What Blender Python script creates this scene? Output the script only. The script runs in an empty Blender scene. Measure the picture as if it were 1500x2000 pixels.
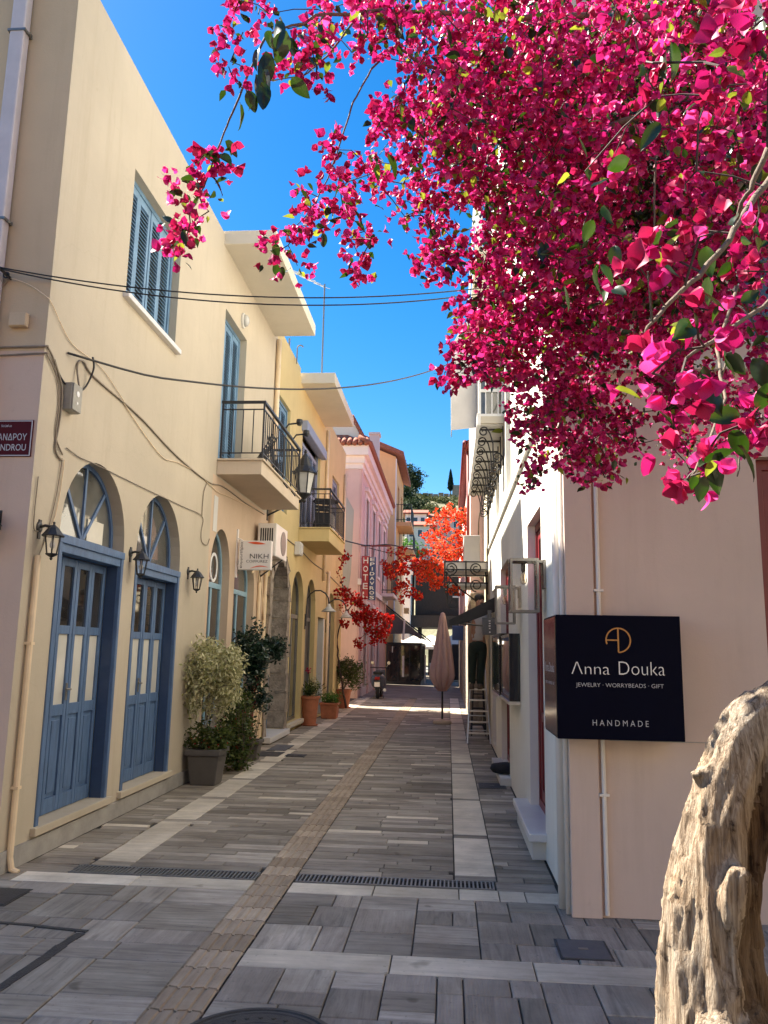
import bpy, bmesh, math, random
import numpy as np
from mathutils import Vector, Matrix, noise
from mathutils.geometry import tessellate_polygon

S = bpy.context.scene
COL = S.collection
rad = math.radians

# ------------------------------------------------------------------ camera
FPX, CX, CY, CAM_H = 1550.0, 750.0, 1000.0, 1.55
YAW, PITCH, ROLL = rad(4.75), rad(9.95), rad(1.05)
_f0 = Vector((-math.sin(YAW), math.cos(YAW), 0)); _r0 = Vector((math.cos(YAW), math.sin(YAW), 0)); _u0 = Vector((0, 0, 1))
C_F = _f0*math.cos(PITCH) + _u0*math.sin(PITCH)
_u1 = _u0*math.cos(PITCH) - _f0*math.sin(PITCH)
C_R = _r0*math.cos(ROLL) + _u1*math.sin(ROLL)
C_U = _u1*math.cos(ROLL) - _r0*math.sin(ROLL)
C_P = Vector((0, 0, CAM_H))
cam = bpy.data.cameras.new('camera'); camo = bpy.data.objects.new('camera', cam); COL.objects.link(camo)
cam.sensor_fit = 'VERTICAL'; cam.sensor_height = 36.0; cam.lens = 36.0*FPX/2000.0
cam.clip_start = 0.05; cam.clip_end = 3000
camo.matrix_world = Matrix(((C_R.x, C_U.x, -C_F.x, C_P.x), (C_R.y, C_U.y, -C_F.y, C_P.y), (C_R.z, C_U.z, -C_F.z, C_P.z), (0, 0, 0, 1)))
S.camera = camo

# ------------------------------------------------------------------ light
SUN_EL, SUN_AZ = rad(49.0), rad(64.0)      # azimuth measured from +Y towards -X (front left)
to_sun = Vector((-math.sin(SUN_AZ)*math.cos(SUN_EL), math.cos(SUN_AZ)*math.cos(SUN_EL), math.sin(SUN_EL)))
W = bpy.data.worlds.new('World'); S.world = W; W.use_nodes = True
wn = W.node_tree.nodes; wl = W.node_tree.links
sky = wn.new('ShaderNodeTexSky'); sky.sky_type = 'NISHITA'; sky.sun_disc = False
sky.sun_elevation = SUN_EL; sky.sun_rotation = -SUN_AZ
sky.altitude = 0; sky.air_density = 1.0; sky.dust_density = 0.3; sky.ozone_density = 2.5
bgn = wn['Background']; bgn.inputs['Strength'].default_value = 0.05
hs = wn.new('ShaderNodeHueSaturation'); hs.inputs['Saturation'].default_value = 1.45; wl.new(sky.outputs[0], hs.inputs['Color']); wl.new(hs.outputs[0], bgn.inputs['Color'])
sun = bpy.data.lights.new('sun', 'SUN'); sun.energy = 5.0; sun.angle = rad(0.53); sun.color = (1.0, 0.93, 0.80)
suno = bpy.data.objects.new('sun', sun); COL.objects.link(suno)
suno.rotation_euler = (-to_sun).to_track_quat('-Z', 'Y').to_euler(); suno.location = (-8, 4, 14)
vs = S.view_settings
S.display_settings.display_device = 'sRGB'
vs.view_transform = 'Standard'; vs.look = 'None'; vs.gamma = 1.0; vs.use_curve_mapping = False
vs.exposure = 2.18
S.cycles.use_denoising = True
S.cycles.max_bounces = 14; S.cycles.diffuse_bounces = 6; S.cycles.glossy_bounces = 4
S.cycles.transparent_max_bounces = 12; S.cycles.sample_clamp_indirect = 8.0
S.cycles.caustics_reflective = False; S.cycles.caustics_refractive = False

# ------------------------------------------------------------------ measuring: a sight line cut by a plane of the place
def ray(x, y): return C_F + C_R*((x-CX)/FPX) - C_U*((y-CY)/FPX)
def at(x, y, Y):
    d = ray(x, y); return C_P + d*(Y/d.y)
def atX(x, y, X):
    d = ray(x, y); return C_P + d*(X/d.x)
def gnd(x, y, z=0.0):
    d = ray(x, y); return C_P + d*((z-CAM_H)/d.z)

# ------------------------------------------------------------------ mesh helpers
ORIG = {}
class MB:
    def __init__(s): s.v = []; s.f = []; s.m = []; s.cur = 0
    def add(s, vs, fs):
        o = len(s.v); s.v.extend([tuple(v) for v in vs]); s.f.extend([tuple(i+o for i in f) for f in fs]); s.m.extend([s.cur]*len(fs)); return s
    def hexa(s, p): return s.add(p, [(0,3,2,1),(4,5,6,7),(0,1,5,4),(1,2,6,5),(2,3,7,6),(3,0,4,7)])
    def box(s, x0, x1, y0, y1, z0, z1):
        return s.hexa([(x0,y0,z0),(x1,y0,z0),(x1,y1,z0),(x0,y1,z0),(x0,y0,z1),(x1,y0,z1),(x1,y1,z1),(x0,y1,z1)])
    def pbox(s, P, u0, u1, z0, z1, d0, d1):
        return s.hexa([P(u0,z0,d0),P(u1,z0,d0),P(u1,z0,d1),P(u0,z0,d1),P(u0,z1,d0),P(u1,z1,d0),P(u1,z1,d1),P(u0,z1,d1)])
    def tube(s, path, r, n=8, r1=None, closed=False, radii=None, flat=1.0):
        path = [Vector(p) for p in path]; m = len(path)
        if m < 2: return s
        if radii is None:
            r1 = r if r1 is None else r1
            radii = [r + (r1-r)*i/(m-1) for i in range(m)]
        t = []
        for i in range(m):
            if closed: d = path[(i+1) % m]-path[i-1]
            else: d = path[min(i+1, m-1)]-path[max(i-1, 0)]
            t.append(d.normalized() if d.length > 1e-9 else Vector((0,0,1)))
        a = Vector((0,0,1)) if abs(t[0].z) < 0.9 else Vector((1,0,0))
        nrm = (a - t[0]*a.dot(t[0])).normalized()
        vs = []; fs = []
        for i in range(m):
            nrm = (nrm - t[i]*nrm.dot(t[i]))
            nrm = nrm.normalized() if nrm.length > 1e-6 else t[i].orthogonal().normalized()
            b = t[i].cross(nrm)
            for k in range(n):
                an = 2*math.pi*k/n
                vs.append(path[i] + (nrm*math.cos(an)*flat + b*math.sin(an))*radii[i])
        for i in range(m if closed else m-1):
            j = (i+1) % m
            for k in range(n):
                l = (k+1) % n
                fs.append((i*n+k, i*n+l, j*n+l, j*n+k))
        if not closed:
            fs.append(tuple(range(n-1, -1, -1))); fs.append(tuple((m-1)*n+k for k in range(n)))
        return s.add(vs, fs)
    def lathe(s, prof, n, c, axis='z', pleat=None):
        vs = []; fs = []
        for (r, z) in prof:
            for k in range(n):
                a = 2*math.pi*k/n; rr = r*(pleat(a, z) if pleat else 1)
                p = (rr*math.cos(a), rr*math.sin(a), z)
                if axis == 'y': p = (p[0], p[2], p[1])
                if axis == 'x': p = (p[2], p[0], p[1])
                vs.append((c[0]+p[0], c[1]+p[1], c[2]+p[2]))
        m = len(prof)
        for i in range(m-1):
            for k in range(n):
                l = (k+1) % n; fs.append((i*n+k, i*n+l, (i+1)*n+l, (i+1)*n+k))
        fs.append(tuple(range(n-1, -1, -1))); fs.append(tuple((m-1)*n+k for k in range(n)))
        return s.add(vs, fs)
    def prism(s, P, poly, d0, d1):
        n = len(poly); vs = [P(u, z, d0) for u, z in poly] + [P(u, z, d1) for u, z in poly]
        fs = [(i, (i+1) % n, n+(i+1) % n, n+i) for i in range(n)]
        tri = tessellate_polygon([[Vector((u, z, 0)) for u, z in poly]])
        fs += [tuple(t) for t in tri] + [tuple(n+i for i in t) for t in tri]
        return s.add(vs, fs)
    def band(s, P, a, b, d0, d1, closed=False):
        # solid strip between two outlines of equal length (frames, arch trims)
        n = len(a); vs = []
        for o in (a, b):
            for d in (d0, d1): vs += [P(u, z, d) for u, z in o]
        fs = []
        for i in range(n if closed else n-1):
            j = (i+1) % n
            fs += [(i, j, 2*n+j, 2*n+i), (n+i, 3*n+i, 3*n+j, n+j), (i, n+i, n+j, j), (2*n+i, 2*n+j, 3*n+j, 3*n+i)]
        if not closed:
            fs += [(0, 2*n, 3*n, n), (n-1, 2*n-1, 4*n-1, 3*n-1)]
        return s.add(vs, fs)
    def facade(s, P, outer, holes, depth):
        loops = [outer] + holes
        tri = tessellate_polygon([[Vector((u, z, 0)) for u, z in l] for l in loops])
        flat = [q for l in loops for q in l]
        s.add([P(u, z, 0) for u, z in flat], [tuple(t) for t in tri])
        for k, h in enumerate(holes):
            dd = depth[k] if isinstance(depth, (list, tuple)) else depth
            n = len(h); s.add([P(u, z, 0) for u, z in h] + [P(u, z, dd) for u, z in h], [(i, (i+1) % n, n+(i+1) % n, n+i) for i in range(n)])
        return s
    def mesh(s, name, org, mats, smooth=False):
        me = bpy.data.meshes.new(name); ox, oy, oz = org
        me.from_pydata([(a-ox, b-oy, c-oz) for a, b, c in s.v], [], s.f)
        for m in (mats if isinstance(mats, (list, tuple)) else [mats]): me.materials.append(m)
        if isinstance(mats, (list, tuple)) and len(mats) > 1: me.polygons.foreach_set('material_index', s.m)
        if smooth: me.polygons.foreach_set('use_smooth', [True]*len(me.polygons))
        me.update(); return me
    def build(s, name, mats, parent=None, smooth=False, bevel=0, loc=None, kind=None, label=None, angle=None):
        org = ORIG[parent.name] if parent else Vector(loc if loc is not None else (0, 0, 0))
        o = bpy.data.objects.new(name, s.mesh(name, org, mats, smooth)); COL.objects.link(o)
        if parent: o.parent = parent
        else: o.location = org
        ORIG[o.name] = org
        if bevel:
            b = o.modifiers.new('bevel', 'BEVEL'); b.width = bevel; b.segments = 2; b.limit_method = 'ANGLE'; b.angle_limit = rad(40)
        if kind: o['kind'] = kind
        if label: o['label'] = label
        return o
def thing(name, label, cat, loc, group=None, kind=None):
    o = bpy.data.objects.new(name, None); COL.objects.link(o); o.location = loc; o.empty_display_size = 0.1
    ORIG[o.name] = Vector(loc); o['label'] = label; o['category'] = cat
    if group: o['group'] = group
    if kind: o['kind'] = kind
    return o
def tag(o, label, cat, group=None):
    o['label'] = label; o['category'] = cat
    if group: o['group'] = group
    return o
def dup(root, loc, label, rotz=0.0, scale=1.0):
    def cp(o, par):
        c = o.copy(); COL.objects.link(c); ORIG[c.name] = Vector(loc)
        if par: c.parent = par
        for ch in o.children: cp(ch, c)
        return c
    r = cp(root, None); r.location = loc; r.rotation_euler = (0, 0, rotz); r.scale = (scale,)*3; r['label'] = label; return r
def part(name, mats, parent, mb, **k): return mb.build(name, mats, parent, **k)
def rect(u0, u1, z0, z1): return [(u0, z0), (u1, z0), (u1, z1), (u0, z1)]
def arch(u0, u1, z0, zs, zt, n=20, tail=True):
    c = (u0+u1)/2; a = (u1-u0)/2; h = zt-zs
    top = [(c+a*math.cos(math.pi*i/n), zs+h*math.sin(math.pi*i/n)) for i in range(n+1)]
    return ([(u0, z0), (u1, z0)] if tail else []) + top

# ------------------------------------------------------------------ text
def text_geo(t, thin=0.0):
    cu = bpy.data.curves.new('t', 'FONT'); cu.body = t; cu.size = 1; cu.offset = thin; cu.resolution_u = 3
    o = bpy.data.objects.new('t', cu); COL.objects.link(o)
    bpy.context.view_layer.update()
    dg = bpy.context.evaluated_depsgraph_get(); me = bpy.data.meshes.new_from_object(o.evaluated_get(dg))
    v = [(q.co.x, q.co.y) for q in me.vertices]; f = [tuple(p.vertices) for p in me.polygons]
    bpy.data.objects.remove(o); bpy.data.curves.remove(cu); bpy.data.meshes.remove(me)
    return v, f
def put_text(mb, t, P, uc, zc, d, width=None, height=None, thin=0.0, squash=None, rot=0, right=None):
    v, f = text_geo(t, thin)
    if not v: return
    x0 = min(a for a, b in v); x1 = max(a for a, b in v); y0 = min(b for a, b in v); y1 = max(b for a, b in v)
    sy = height/(y1-y0) if height else width/(x1-x0)
    sx = width/(x1-x0) if width else sy*(squash or 1)
    pts = []
    for a, b in v:
        u = (a-(x0+x1)/2)*sx; z = (b-(y0+y1)/2)*sy
        if right is not None: u = (a-x1)*sx
        if rot: u, z = u*math.cos(rot)-z*math.sin(rot), u*math.sin(rot)+z*math.cos(rot)
        pts.append(P((right if right is not None else uc)+u, zc+z, d))
    mb.add(pts, f)

# ------------------------------------------------------------------ materials
def base_mat(name):
    m = bpy.data.materials.new(name); m.use_nodes = True
    return m, m.node_tree.nodes, m.node_tree.links, m.node_tree.nodes['Principled BSDF']
def c4(c): return (c[0], c[1], c[2], 1)
def nodes_noise(n, l, vec, scale, detail=5, rough=0.6, dist=0.0):
    t = n.new('ShaderNodeTexNoise'); t.inputs['Scale'].default_value = scale; t.inputs['Detail'].default_value = detail
    t.inputs['Roughness'].default_value = rough; t.inputs['Distortion'].default_value = dist
    if vec: l.new(vec, t.inputs['Vector'])
    return t
def ramp(n, l, fac, stops):
    r = n.new('ShaderNodeValToRGB'); e = r.color_ramp.elements
    while len(e) < len(stops): e.new(0.5)
    for i, (p, c) in enumerate(stops): e[i].position = p; e[i].color = c4(c)
    l.new(fac, r.inputs['Fac']); return r
def mixc(n, l, fac, a, b, mode='MIX'):
    m = n.new('ShaderNodeMix'); m.data_type = 'RGBA'; m.blend_type = mode
    for s, v in ((0, fac), (6, a), (7, b)):
        if hasattr(v, 'is_linked'): l.new(v, m.inputs[s])
        elif s == 0: m.inputs[0].default_value = v
        else: m.inputs[s].default_value = c4(v)
    return m.outputs[2]
def mul(c, k): return tuple(x*k for x in c)
def pm(name, c, var=0.12, scale=6.0, rough=0.7, bump=0.1, bscale=60.0, metal=0.0, spec=0.5, stretch=(1,1,1), c2=None, bdist=0.01):
    """plain paint / stone / metal with mottled colour and a fine relief"""
    m, n, l, b = base_mat(name)
    tc = n.new('ShaderNodeTexCoord'); mp = n.new('ShaderNodeMapping'); mp.inputs['Scale'].default_value = stretch
    l.new(tc.outputs['Object'], mp.inputs['Vector'])
    t = nodes_noise(n, l, mp.outputs[0], scale, 6, 0.65)
    r = ramp(n, l, t.outputs[0], [(0.3, mul(c, 1-var)), (0.7, c2 or mul(c, 1+var*0.6))])
    l.new(r.outputs[0], b.inputs['Base Color'])
    b.inputs['Roughness'].default_value = rough; b.inputs['Metallic'].default_value = metal; b.inputs['Specular IOR Level'].default_value = spec
    if bump:
        t2 = nodes_noise(n, l, mp.outputs[0], bscale, 4, 0.7); bp = n.new('ShaderNodeBump')
        bp.inputs['Strength'].default_value = bump; bp.inputs['Distance'].default_value = bdist
        l.new(t2.outputs[0], bp.inputs['Height']); l.new(bp.outputs[0], b.inputs['Normal'])
    return m
def plaster(name, c, stain=(0.75, 0.72, 0.68), amount=0.25, crack=0.0, bump=0.15):
    """painted render: cloudy fading, rain streaks, scuffs and hairline cracks"""
    m, n, l, b = base_mat(name)
    tc = n.new('ShaderNodeTexCoord'); P = tc.outputs['Object']
    big = nodes_noise(n, l, P, 0.7, 6, 0.6); r1 = ramp(n, l, big.outputs[0], [(0.32, mul(c, 0.90)), (0.68, mul(c, 1.05))])
    mp = n.new('ShaderNodeMapping'); mp.inputs['Scale'].default_value = (3.2, 3.2, 0.28); l.new(P, mp.inputs['Vector'])
    st = nodes_noise(n, l, mp.outputs[0], 1.6, 7, 0.7); r2 = ramp(n, l, st.outputs[0], [(0.52, (0, 0, 0)), (0.80, (1, 1, 1))])
    dirt = (c[0]*stain[0], c[1]*stain[1], c[2]*stain[2])
    f = n.new('ShaderNodeMath'); f.operation = 'MULTIPLY'; f.inputs[1].default_value = amount*1.5; l.new(r2.outputs[0], f.inputs[0])
    col = mixc(n, l, f.outputs[0], r1.outputs[0], dirt)
    sp = nodes_noise(n, l, P, 9.0, 8, 0.75); r3 = ramp(n, l, sp.outputs[0], [(0.62, (0, 0, 0)), (0.74, (1, 1, 1))])
    f2 = n.new('ShaderNodeMath'); f2.operation = 'MULTIPLY'; f2.inputs[1].default_value = amount*0.8; l.new(r3.outputs[0], f2.inputs[0])
    col = mixc(n, l, f2.outputs[0], col, mul(dirt, 0.85))
    if crack:
        nz = nodes_noise(n, l, P, 2.5, 3); ad = n.new('ShaderNodeVectorMath'); ad.operation = 'MULTIPLY_ADD'; ad.inputs[1].default_value = (0.5,)*3
        l.new(nz.outputs[1], ad.inputs[0]); l.new(P, ad.inputs[2])
        vo = n.new('ShaderNodeTexVoronoi'); vo.feature = 'DISTANCE_TO_EDGE'; vo.inputs['Scale'].default_value = 0.55; l.new(ad.outputs[0], vo.inputs['Vector'])
        r4 = ramp(n, l, vo.outputs[0], [(0.0, (1, 1, 1)), (0.006, (0, 0, 0))])
        f3 = n.new('ShaderNodeMath'); f3.operation = 'MULTIPLY'; f3.inputs[1].default_value = crack; l.new(r4.outputs[0], f3.inputs[0])
        col = mixc(n, l, f3.outputs[0], col, mul(c, 0.45))
    l.new(col, b.inputs['Base Color']); b.inputs['Roughness'].default_value = 0.85; b.inputs['Specular IOR Level'].default_value = 0.25
    t2 = nodes_noise(n, l, P, 90, 5, 0.7); t3 = nodes_noise(n, l, P, 5, 3, 0.5)
    h = n.new('ShaderNodeMath'); h.operation = 'MULTIPLY_ADD'; h.inputs[1].default_value = 3.0; l.new(t3.outputs[0], h.inputs[0]); l.new(t2.outputs[0], h.inputs[2])
    bp = n.new('ShaderNodeBump'); bp.inputs['Strength'].default_value = bump; bp.inputs['Distance'].default_value = 0.012
    l.new(h.outputs[0], bp.inputs['Height']); l.new(bp.outputs[0], b.inputs['Normal'])
    return m
def leafy(name, c, c2, trans=0.4, rough=0.45, spec=0.4, tcol=None, randy=1.0):
    """thin leaf or bract: colour varies from piece to piece, light passes through"""
    m, n, l, b = base_mat(name); out = n['Material Output']
    g = n.new('ShaderNodeNewGeometry'); oi = n.new('ShaderNodeObjectInfo')
    a = n.new('ShaderNodeMath'); a.operation = 'ADD'; l.new(g.outputs['Random Per Island'], a.inputs[0]); l.new(oi.outputs['Random'], a.inputs[1])
    fr = n.new('ShaderNodeMath'); fr.operation = 'FRACT'; l.new(a.outputs[0], fr.inputs[0])
    r = ramp(n, l, fr.outputs[0], [(0.0, c), (1.0, c2)])
    tc = n.new('ShaderNodeTexCoord'); t = nodes_noise(n, l, tc.outputs['Object'], 45, 3)
    k = ramp(n, l, t.outputs[0], [(0.3, (0.72,)*3), (0.7, (1.1,)*3)])
    col = mixc(n, l, 1.0, r.outputs[0], k.outputs[0], 'MULTIPLY')
    l.new(col, b.inputs['Base Color']); b.inputs['Roughness'].default_value = rough; b.inputs['Specular IOR Level'].default_value = spec
    tr = n.new('ShaderNodeBsdfTranslucent')
    if tcol: l.new(mixc(n, l, 1.0, col, tcol, 'MULTIPLY'), tr.inputs['Color'])
    else: l.new(col, tr.inputs['Color'])
    mx = n.new('ShaderNodeMixShader'); mx.inputs[0].default_value = trans
    l.new(b.outputs[0], mx.inputs[1]); l.new(tr.outputs[0], mx.inputs[2]); l.new(mx.outputs[0], out.inputs['Surface'])
    return m
def slabmat(name, stops, axis=0, streak=1.0, comb=0.0, rough=0.74, speck=0.0):
    """paving stone: tone per slab, veins along the slab, worn patches"""
    m, n, l, b = base_mat(name)
    g = n.new('ShaderNodeNewGeometry'); oi = n.new('ShaderNodeObjectInfo')
    a = n.new('ShaderNodeMath'); a.operation = 'ADD'; l.new(g.outputs['Random Per Island'], a.inputs[0]); l.new(oi.outputs['Random'], a.inputs[1])
    fr = n.new('ShaderNodeMath'); fr.operation = 'FRACT'; l.new(a.outputs[0], fr.inputs[0])
    r = ramp(n, l, fr.outputs[0], stops)
    tc = n.new('ShaderNodeTexCoord'); cb = n.new('ShaderNodeVectorMath'); cb.operation = 'ADD'
    cx = n.new('ShaderNodeCombineXYZ'); k = n.new('ShaderNodeMath'); k.operation = 'MULTIPLY'; k.inputs[1].default_value = 37.0
    l.new(fr.outputs[0], k.inputs[0])
    for i in range(3): l.new(k.outputs[0], cx.inputs[i])
    l.new(tc.outputs['Object'], cb.inputs[0]); l.new(cx.outputs[0], cb.inputs[1])
    mp = n.new('ShaderNodeMapping'); sc = (1.2, 14, 4) if axis == 0 else (14, 1.2, 4)
    mp.inputs['Scale'].default_value = sc; l.new(cb.outputs[0], mp.inputs['Vector'])
    v = nodes_noise(n, l, mp.outputs[0], 1.5, 7, 0.65, 0.8)
    rv = ramp(n, l, v.outputs[0], [(0.30, (0.62,)*3), (0.50, (1.0,)*3), (0.62, (1.12,)*3), (0.74, (1.45,)*3)])
    col = mixc(n, l, streak, r.outputs[0], rv.outputs[0], 'MULTIPLY')
    w = nodes_noise(n, l, cb.outputs[0], 2.2, 6, 0.6); rw = ramp(n, l, w.outputs[0], [(0.35, (0.82, 0.81, 0.80)), (0.65, (1.08, 1.08, 1.07))])
    col = mixc(n, l, 1.0, col, rw.outputs[0], 'MULTIPLY')
    sp = nodes_noise(n, l, cb.outputs[0], 38, 3, 0.5); rs = ramp(n, l, sp.outputs[0], [(0.27, (0.55,)*3), (0.33, (1,)*3)])
    col = mixc(n, l, 0.6, col, rs.outputs[0], 'MULTIPLY')
    gm = nodes_noise(n, l, tc.outputs['Object'], 4.5, 2, 0.4); rg = ramp(n, l, gm.outputs[0], [(0.22, (0.5, 0.48, 0.45)), (0.27, (1,)*3)]); col = mixc(n, l, 0.8, col, rg.outputs[0], 'MULTIPLY')
    dl = nodes_noise(n, l, tc.outputs['Object'], 0.9, 7, 0.7); rd = ramp(n, l, dl.outputs[0], [(0.35, (0.74, 0.72, 0.69)), (0.6, (1.06,)*3)]); col = mixc(n, l, 1.0, col, rd.outputs[0], 'MULTIPLY')
    l.new(col, b.inputs['Base Color'])
    rr = ramp(n, l, w.outputs[0], [(0.3, (rough-0.12,)*3), (0.7, (rough+0.12,)*3)]); l.new(rr.outputs[0], b.inputs['Roughness'])
    b.inputs['Specular IOR Level'].default_value = 0.18
    h = nodes_noise(n, l, cb.outputs[0], 70, 4, 0.7); bp = n.new('ShaderNodeBump'); bp.inputs['Strength'].default_value = 0.22; bp.inputs['Distance'].default_value = 0.006
    hh = n.new('ShaderNodeMath'); hh.operation = 'MULTIPLY_ADD'; hh.inputs[1].default_value = 1.6; l.new(v.outputs[0], hh.inputs[0]); l.new(h.outputs[0], hh.inputs[2])
    hs = hh.outputs[0]
    if comb:
        wv = n.new('ShaderNodeTexWave'); wv.wave_type = 'BANDS'; wv.bands_direction = 'X' if axis else 'Y'
        wv.inputs['Scale'].default_value = 22; wv.inputs['Distortion'].default_value = 0.6; l.new(cb.outputs[0], wv.inputs['Vector'])
        h2 = n.new('ShaderNodeMath'); h2.operation = 'MULTIPLY_ADD'; h2.inputs[1].default_value = comb; l.new(wv.outputs[0], h2.inputs[0]); l.new(hs, h2.inputs[2]); hs = h2.outputs[0]
    l.new(hs, bp.inputs['Height']); l.new(bp.outputs[0], b.inputs['Normal'])
    return m
def glassmat(name, c, rough=0.04, spec=0.6, var=0.5):
    """window glass seen from a bright street: dark room behind, strong reflection"""
    m, n, l, b = base_mat(name); tc = n.new('ShaderNodeTexCoord')
    t = nodes_noise(n, l, tc.outputs['Object'], 1.7, 3); r = ramp(n, l, t.outputs[0], [(0.35, mul(c, 1-var)), (0.65, mul(c, 1+var))])
    l.new(r.outputs[0], b.inputs['Base Color']); b.inputs['Roughness'].default_value = rough; b.inputs['Specular IOR Level'].default_value = spec
    b.inputs['Coat Weight'].default_value = 0.6; b.inputs['Coat Roughness'].default_value = 0.02
    return m
def clearglass(name, tint=(1, 1, 1)):
    m, n, l, b = base_mat(name); out = n['Material Output']
    tr = n.new('ShaderNodeBsdfTransparent'); tr.inputs[0].default_value = c4(tint); gl = n.new('ShaderNodeBsdfGlossy'); gl.inputs['Roughness'].default_value = 0.03
    lw = n.new('ShaderNodeLayerWeight'); lw.inputs['Blend'].default_value = 0.25
    mx = n.new('ShaderNodeMixShader'); l.new(lw.outputs['Fresnel'], mx.inputs[0]); l.new(tr.outputs[0], mx.inputs[1]); l.new(gl.outputs[0], mx.inputs[2])
    l.new(mx.outputs[0], out.inputs['Surface']); n.remove(b); return m

M = {}
M['cream'] = plaster('cream_plaster', (0.505, 0.435, 0.33), amount=0.3, crack=0.08)
M['cream_front'] = plaster('tan_plaster', (0.58, 0.44, 0.29), amount=0.3)
M['pink_front'] = plaster('pinkish_plaster', (0.64, 0.475, 0.37), amount=0.35)
M['salon'] = plaster('peach_plaster', (0.58, 0.435, 0.31), amount=0.3, crack=0.08)
M['yellow'] = plaster('yellow_plaster', (0.60, 0.47, 0.23), amount=0.25)
M['slab'] = plaster('cream_concrete', (0.60, 0.55, 0.45), amount=0.2)
M['slab_pink'] = plaster('beige_concrete', (0.56, 0.46, 0.35), amount=0.3)
M['pinkhouse'] = plaster('pink_plaster', (0.68, 0.47, 0.43), amount=0.3)
M['pinktrim'] = plaster('pale_pink_trim', (0.82, 0.72, 0.68), amount=0.2)
M['bare'] = plaster('bare_cement_patch', (0.42, 0.40, 0.37), amount=0.5)
M['orange'] = plaster('apricot_plaster', (0.80, 0.45, 0.22), amount=0.25)
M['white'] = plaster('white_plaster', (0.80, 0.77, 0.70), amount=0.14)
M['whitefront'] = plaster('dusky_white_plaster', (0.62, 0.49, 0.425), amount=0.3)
M['beige'] = plaster('olive_beige_plaster', (0.56, 0.49, 0.36), amount=0.25)
M['palegrey'] = plaster('pale_grey_plaster', (0.62, 0.60, 0.56), amount=0.25)
M['plinth'] = pm('grey_cement_plinth', (0.36, 0.34, 0.31), 0.25, 4, 0.85, 0.3, 60)
M['blue'] = pm('blue_paint', (0.088, 0.155, 0.28), 0.30, 7, 0.55, 0.2, 40, stretch=(3, 3, 0.6))
M['navy'] = pm('deep_blue_paint', (0.032, 0.062, 0.135), 0.12, 9, 0.5, 0.08, 40)
M['paleblue'] = pm('pale_blue_paint', (0.24, 0.40, 0.50), 0.14, 9, 0.5, 0.1, 40)
M['shutter'] = pm('shutter_blue_paint', (0.145, 0.26, 0.385), 0.28, 5, 0.55, 0.1, 40)
M['shutgrey'] = pm('grey_blue_shutter', (0.24, 0.27, 0.37), 0.12, 6, 0.55, 0.08, 40)
M['glass'] = glassmat('dark_window_glass', (0.028, 0.026, 0.024))
M['glass_lit'] = glassmat('reflecting_window_glass', (0.10, 0.10, 0.09), 0.03)
M['curtain'] = glassmat('curtained_glass', (0.62, 0.60, 0.53), 0.12, 0.4, 0.12)
M['black'] = pm('black_iron', (0.018, 0.018, 0.02), 0.3, 20, 0.45, 0.15, 80)
M['blackcloth'] = pm('black_canvas', (0.014, 0.014, 0.018), 0.3, 8, 0.85, 0.2, 120)
M['metal'] = pm('brushed_aluminium', (0.62, 0.62, 0.60), 0.12, 12, 0.35, 0.05, 60, metal=0.9)
M['steel'] = pm('grey_steel', (0.22, 0.215, 0.20), 0.15, 10, 0.4, 0.08, 60, metal=0.6)
M['greybox'] = pm('weathered_grey_box', (0.34, 0.32, 0.27), 0.2, 12, 0.6, 0.12, 60)
M['cable'] = pm('black_cable_rubber', (0.02, 0.018, 0.018), 0.2, 20, 0.6, 0.05)
M['cablegrey'] = pm('dusty_cable', (0.26, 0.21, 0.155), 0.3, 20, 0.75, 0.05)
M['pipe'] = pm('painted_cream_pipe', (0.78, 0.61, 0.40), 0.14, 4, 0.55, 0.06, 40)
M['pipewhite'] = pm('white_pipe', (0.74, 0.68, 0.62), 0.1, 4, 0.5, 0.05, 40)
M['pipelilac'] = pm('pale_lilac_downpipe', (0.56, 0.50, 0.50), 0.1, 4, 0.4, 0.04, 40)
M['maroon'] = pm('maroon_enamel', (0.075, 0.005, 0.010), 0.12, 8, 0.55, 0.03, spec=0.15)
M['lettering'] = pm('white_lettering', (0.80, 0.78, 0.75), 0.05, 20, 0.5, 0.0)
M['letgrey'] = pm('grey_lettering', (0.50, 0.50, 0.52), 0.05, 20, 0.5, 0.0)
M['letdark'] = pm('black_lettering', (0.02, 0.018, 0.022), 0.05, 20, 0.5, 0.0)
M['gold'] = pm('bronze_lettering', (0.42, 0.20, 0.06), 0.1, 20, 0.4, 0.0, metal=0.3)
M['signnavy'] = pm('near_black_navy_panel', (0.0016, 0.0024, 0.0110), 0.15, 5, 0.5, 0.02, 30, spec=0.05)
M['signgloss'] = pm('glossy_black_panel', (0.010, 0.010, 0.016), 0.15, 5, 0.14, 0.02, 30, spec=0.7)
M['signwhite'] = pm('white_sign_plastic', (0.72, 0.68, 0.64), 0.06, 3, 0.35, 0.02)
M['swoosh'] = pm('orange_red_print', (0.70, 0.10, 0.03), 0.08, 8, 0.45, 0.0)
M['hotelred'] = pm('hotel_red', (0.36, 0.012, 0.03), 0.1, 8, 0.45, 0.02)
M['hotelblue'] = pm('hotel_blue', (0.035, 0.06, 0.18), 0.1, 8, 0.45, 0.02)
M['reddoor'] = pm('dark_red_paint', (0.17, 0.010, 0.016), 0.15, 6, 0.4, 0.06, 40)
M['marble'] = pm('white_marble', (0.66, 0.64, 0.62), 0.10, 3, 0.4, 0.05, 40)
M['terracotta'] = pm('terracotta', (0.42, 0.145, 0.07), 0.2, 9, 0.8, 0.2, 60)
M['tile'] = pm('clay_roof_tile', (0.30, 0.10, 0.06), 0.35, 5, 0.85, 0.25, 40)
M['eavered'] = pm('dark_red_eave', (0.22, 0.035, 0.03), 0.25, 5, 0.6, 0.1, 40)
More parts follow.
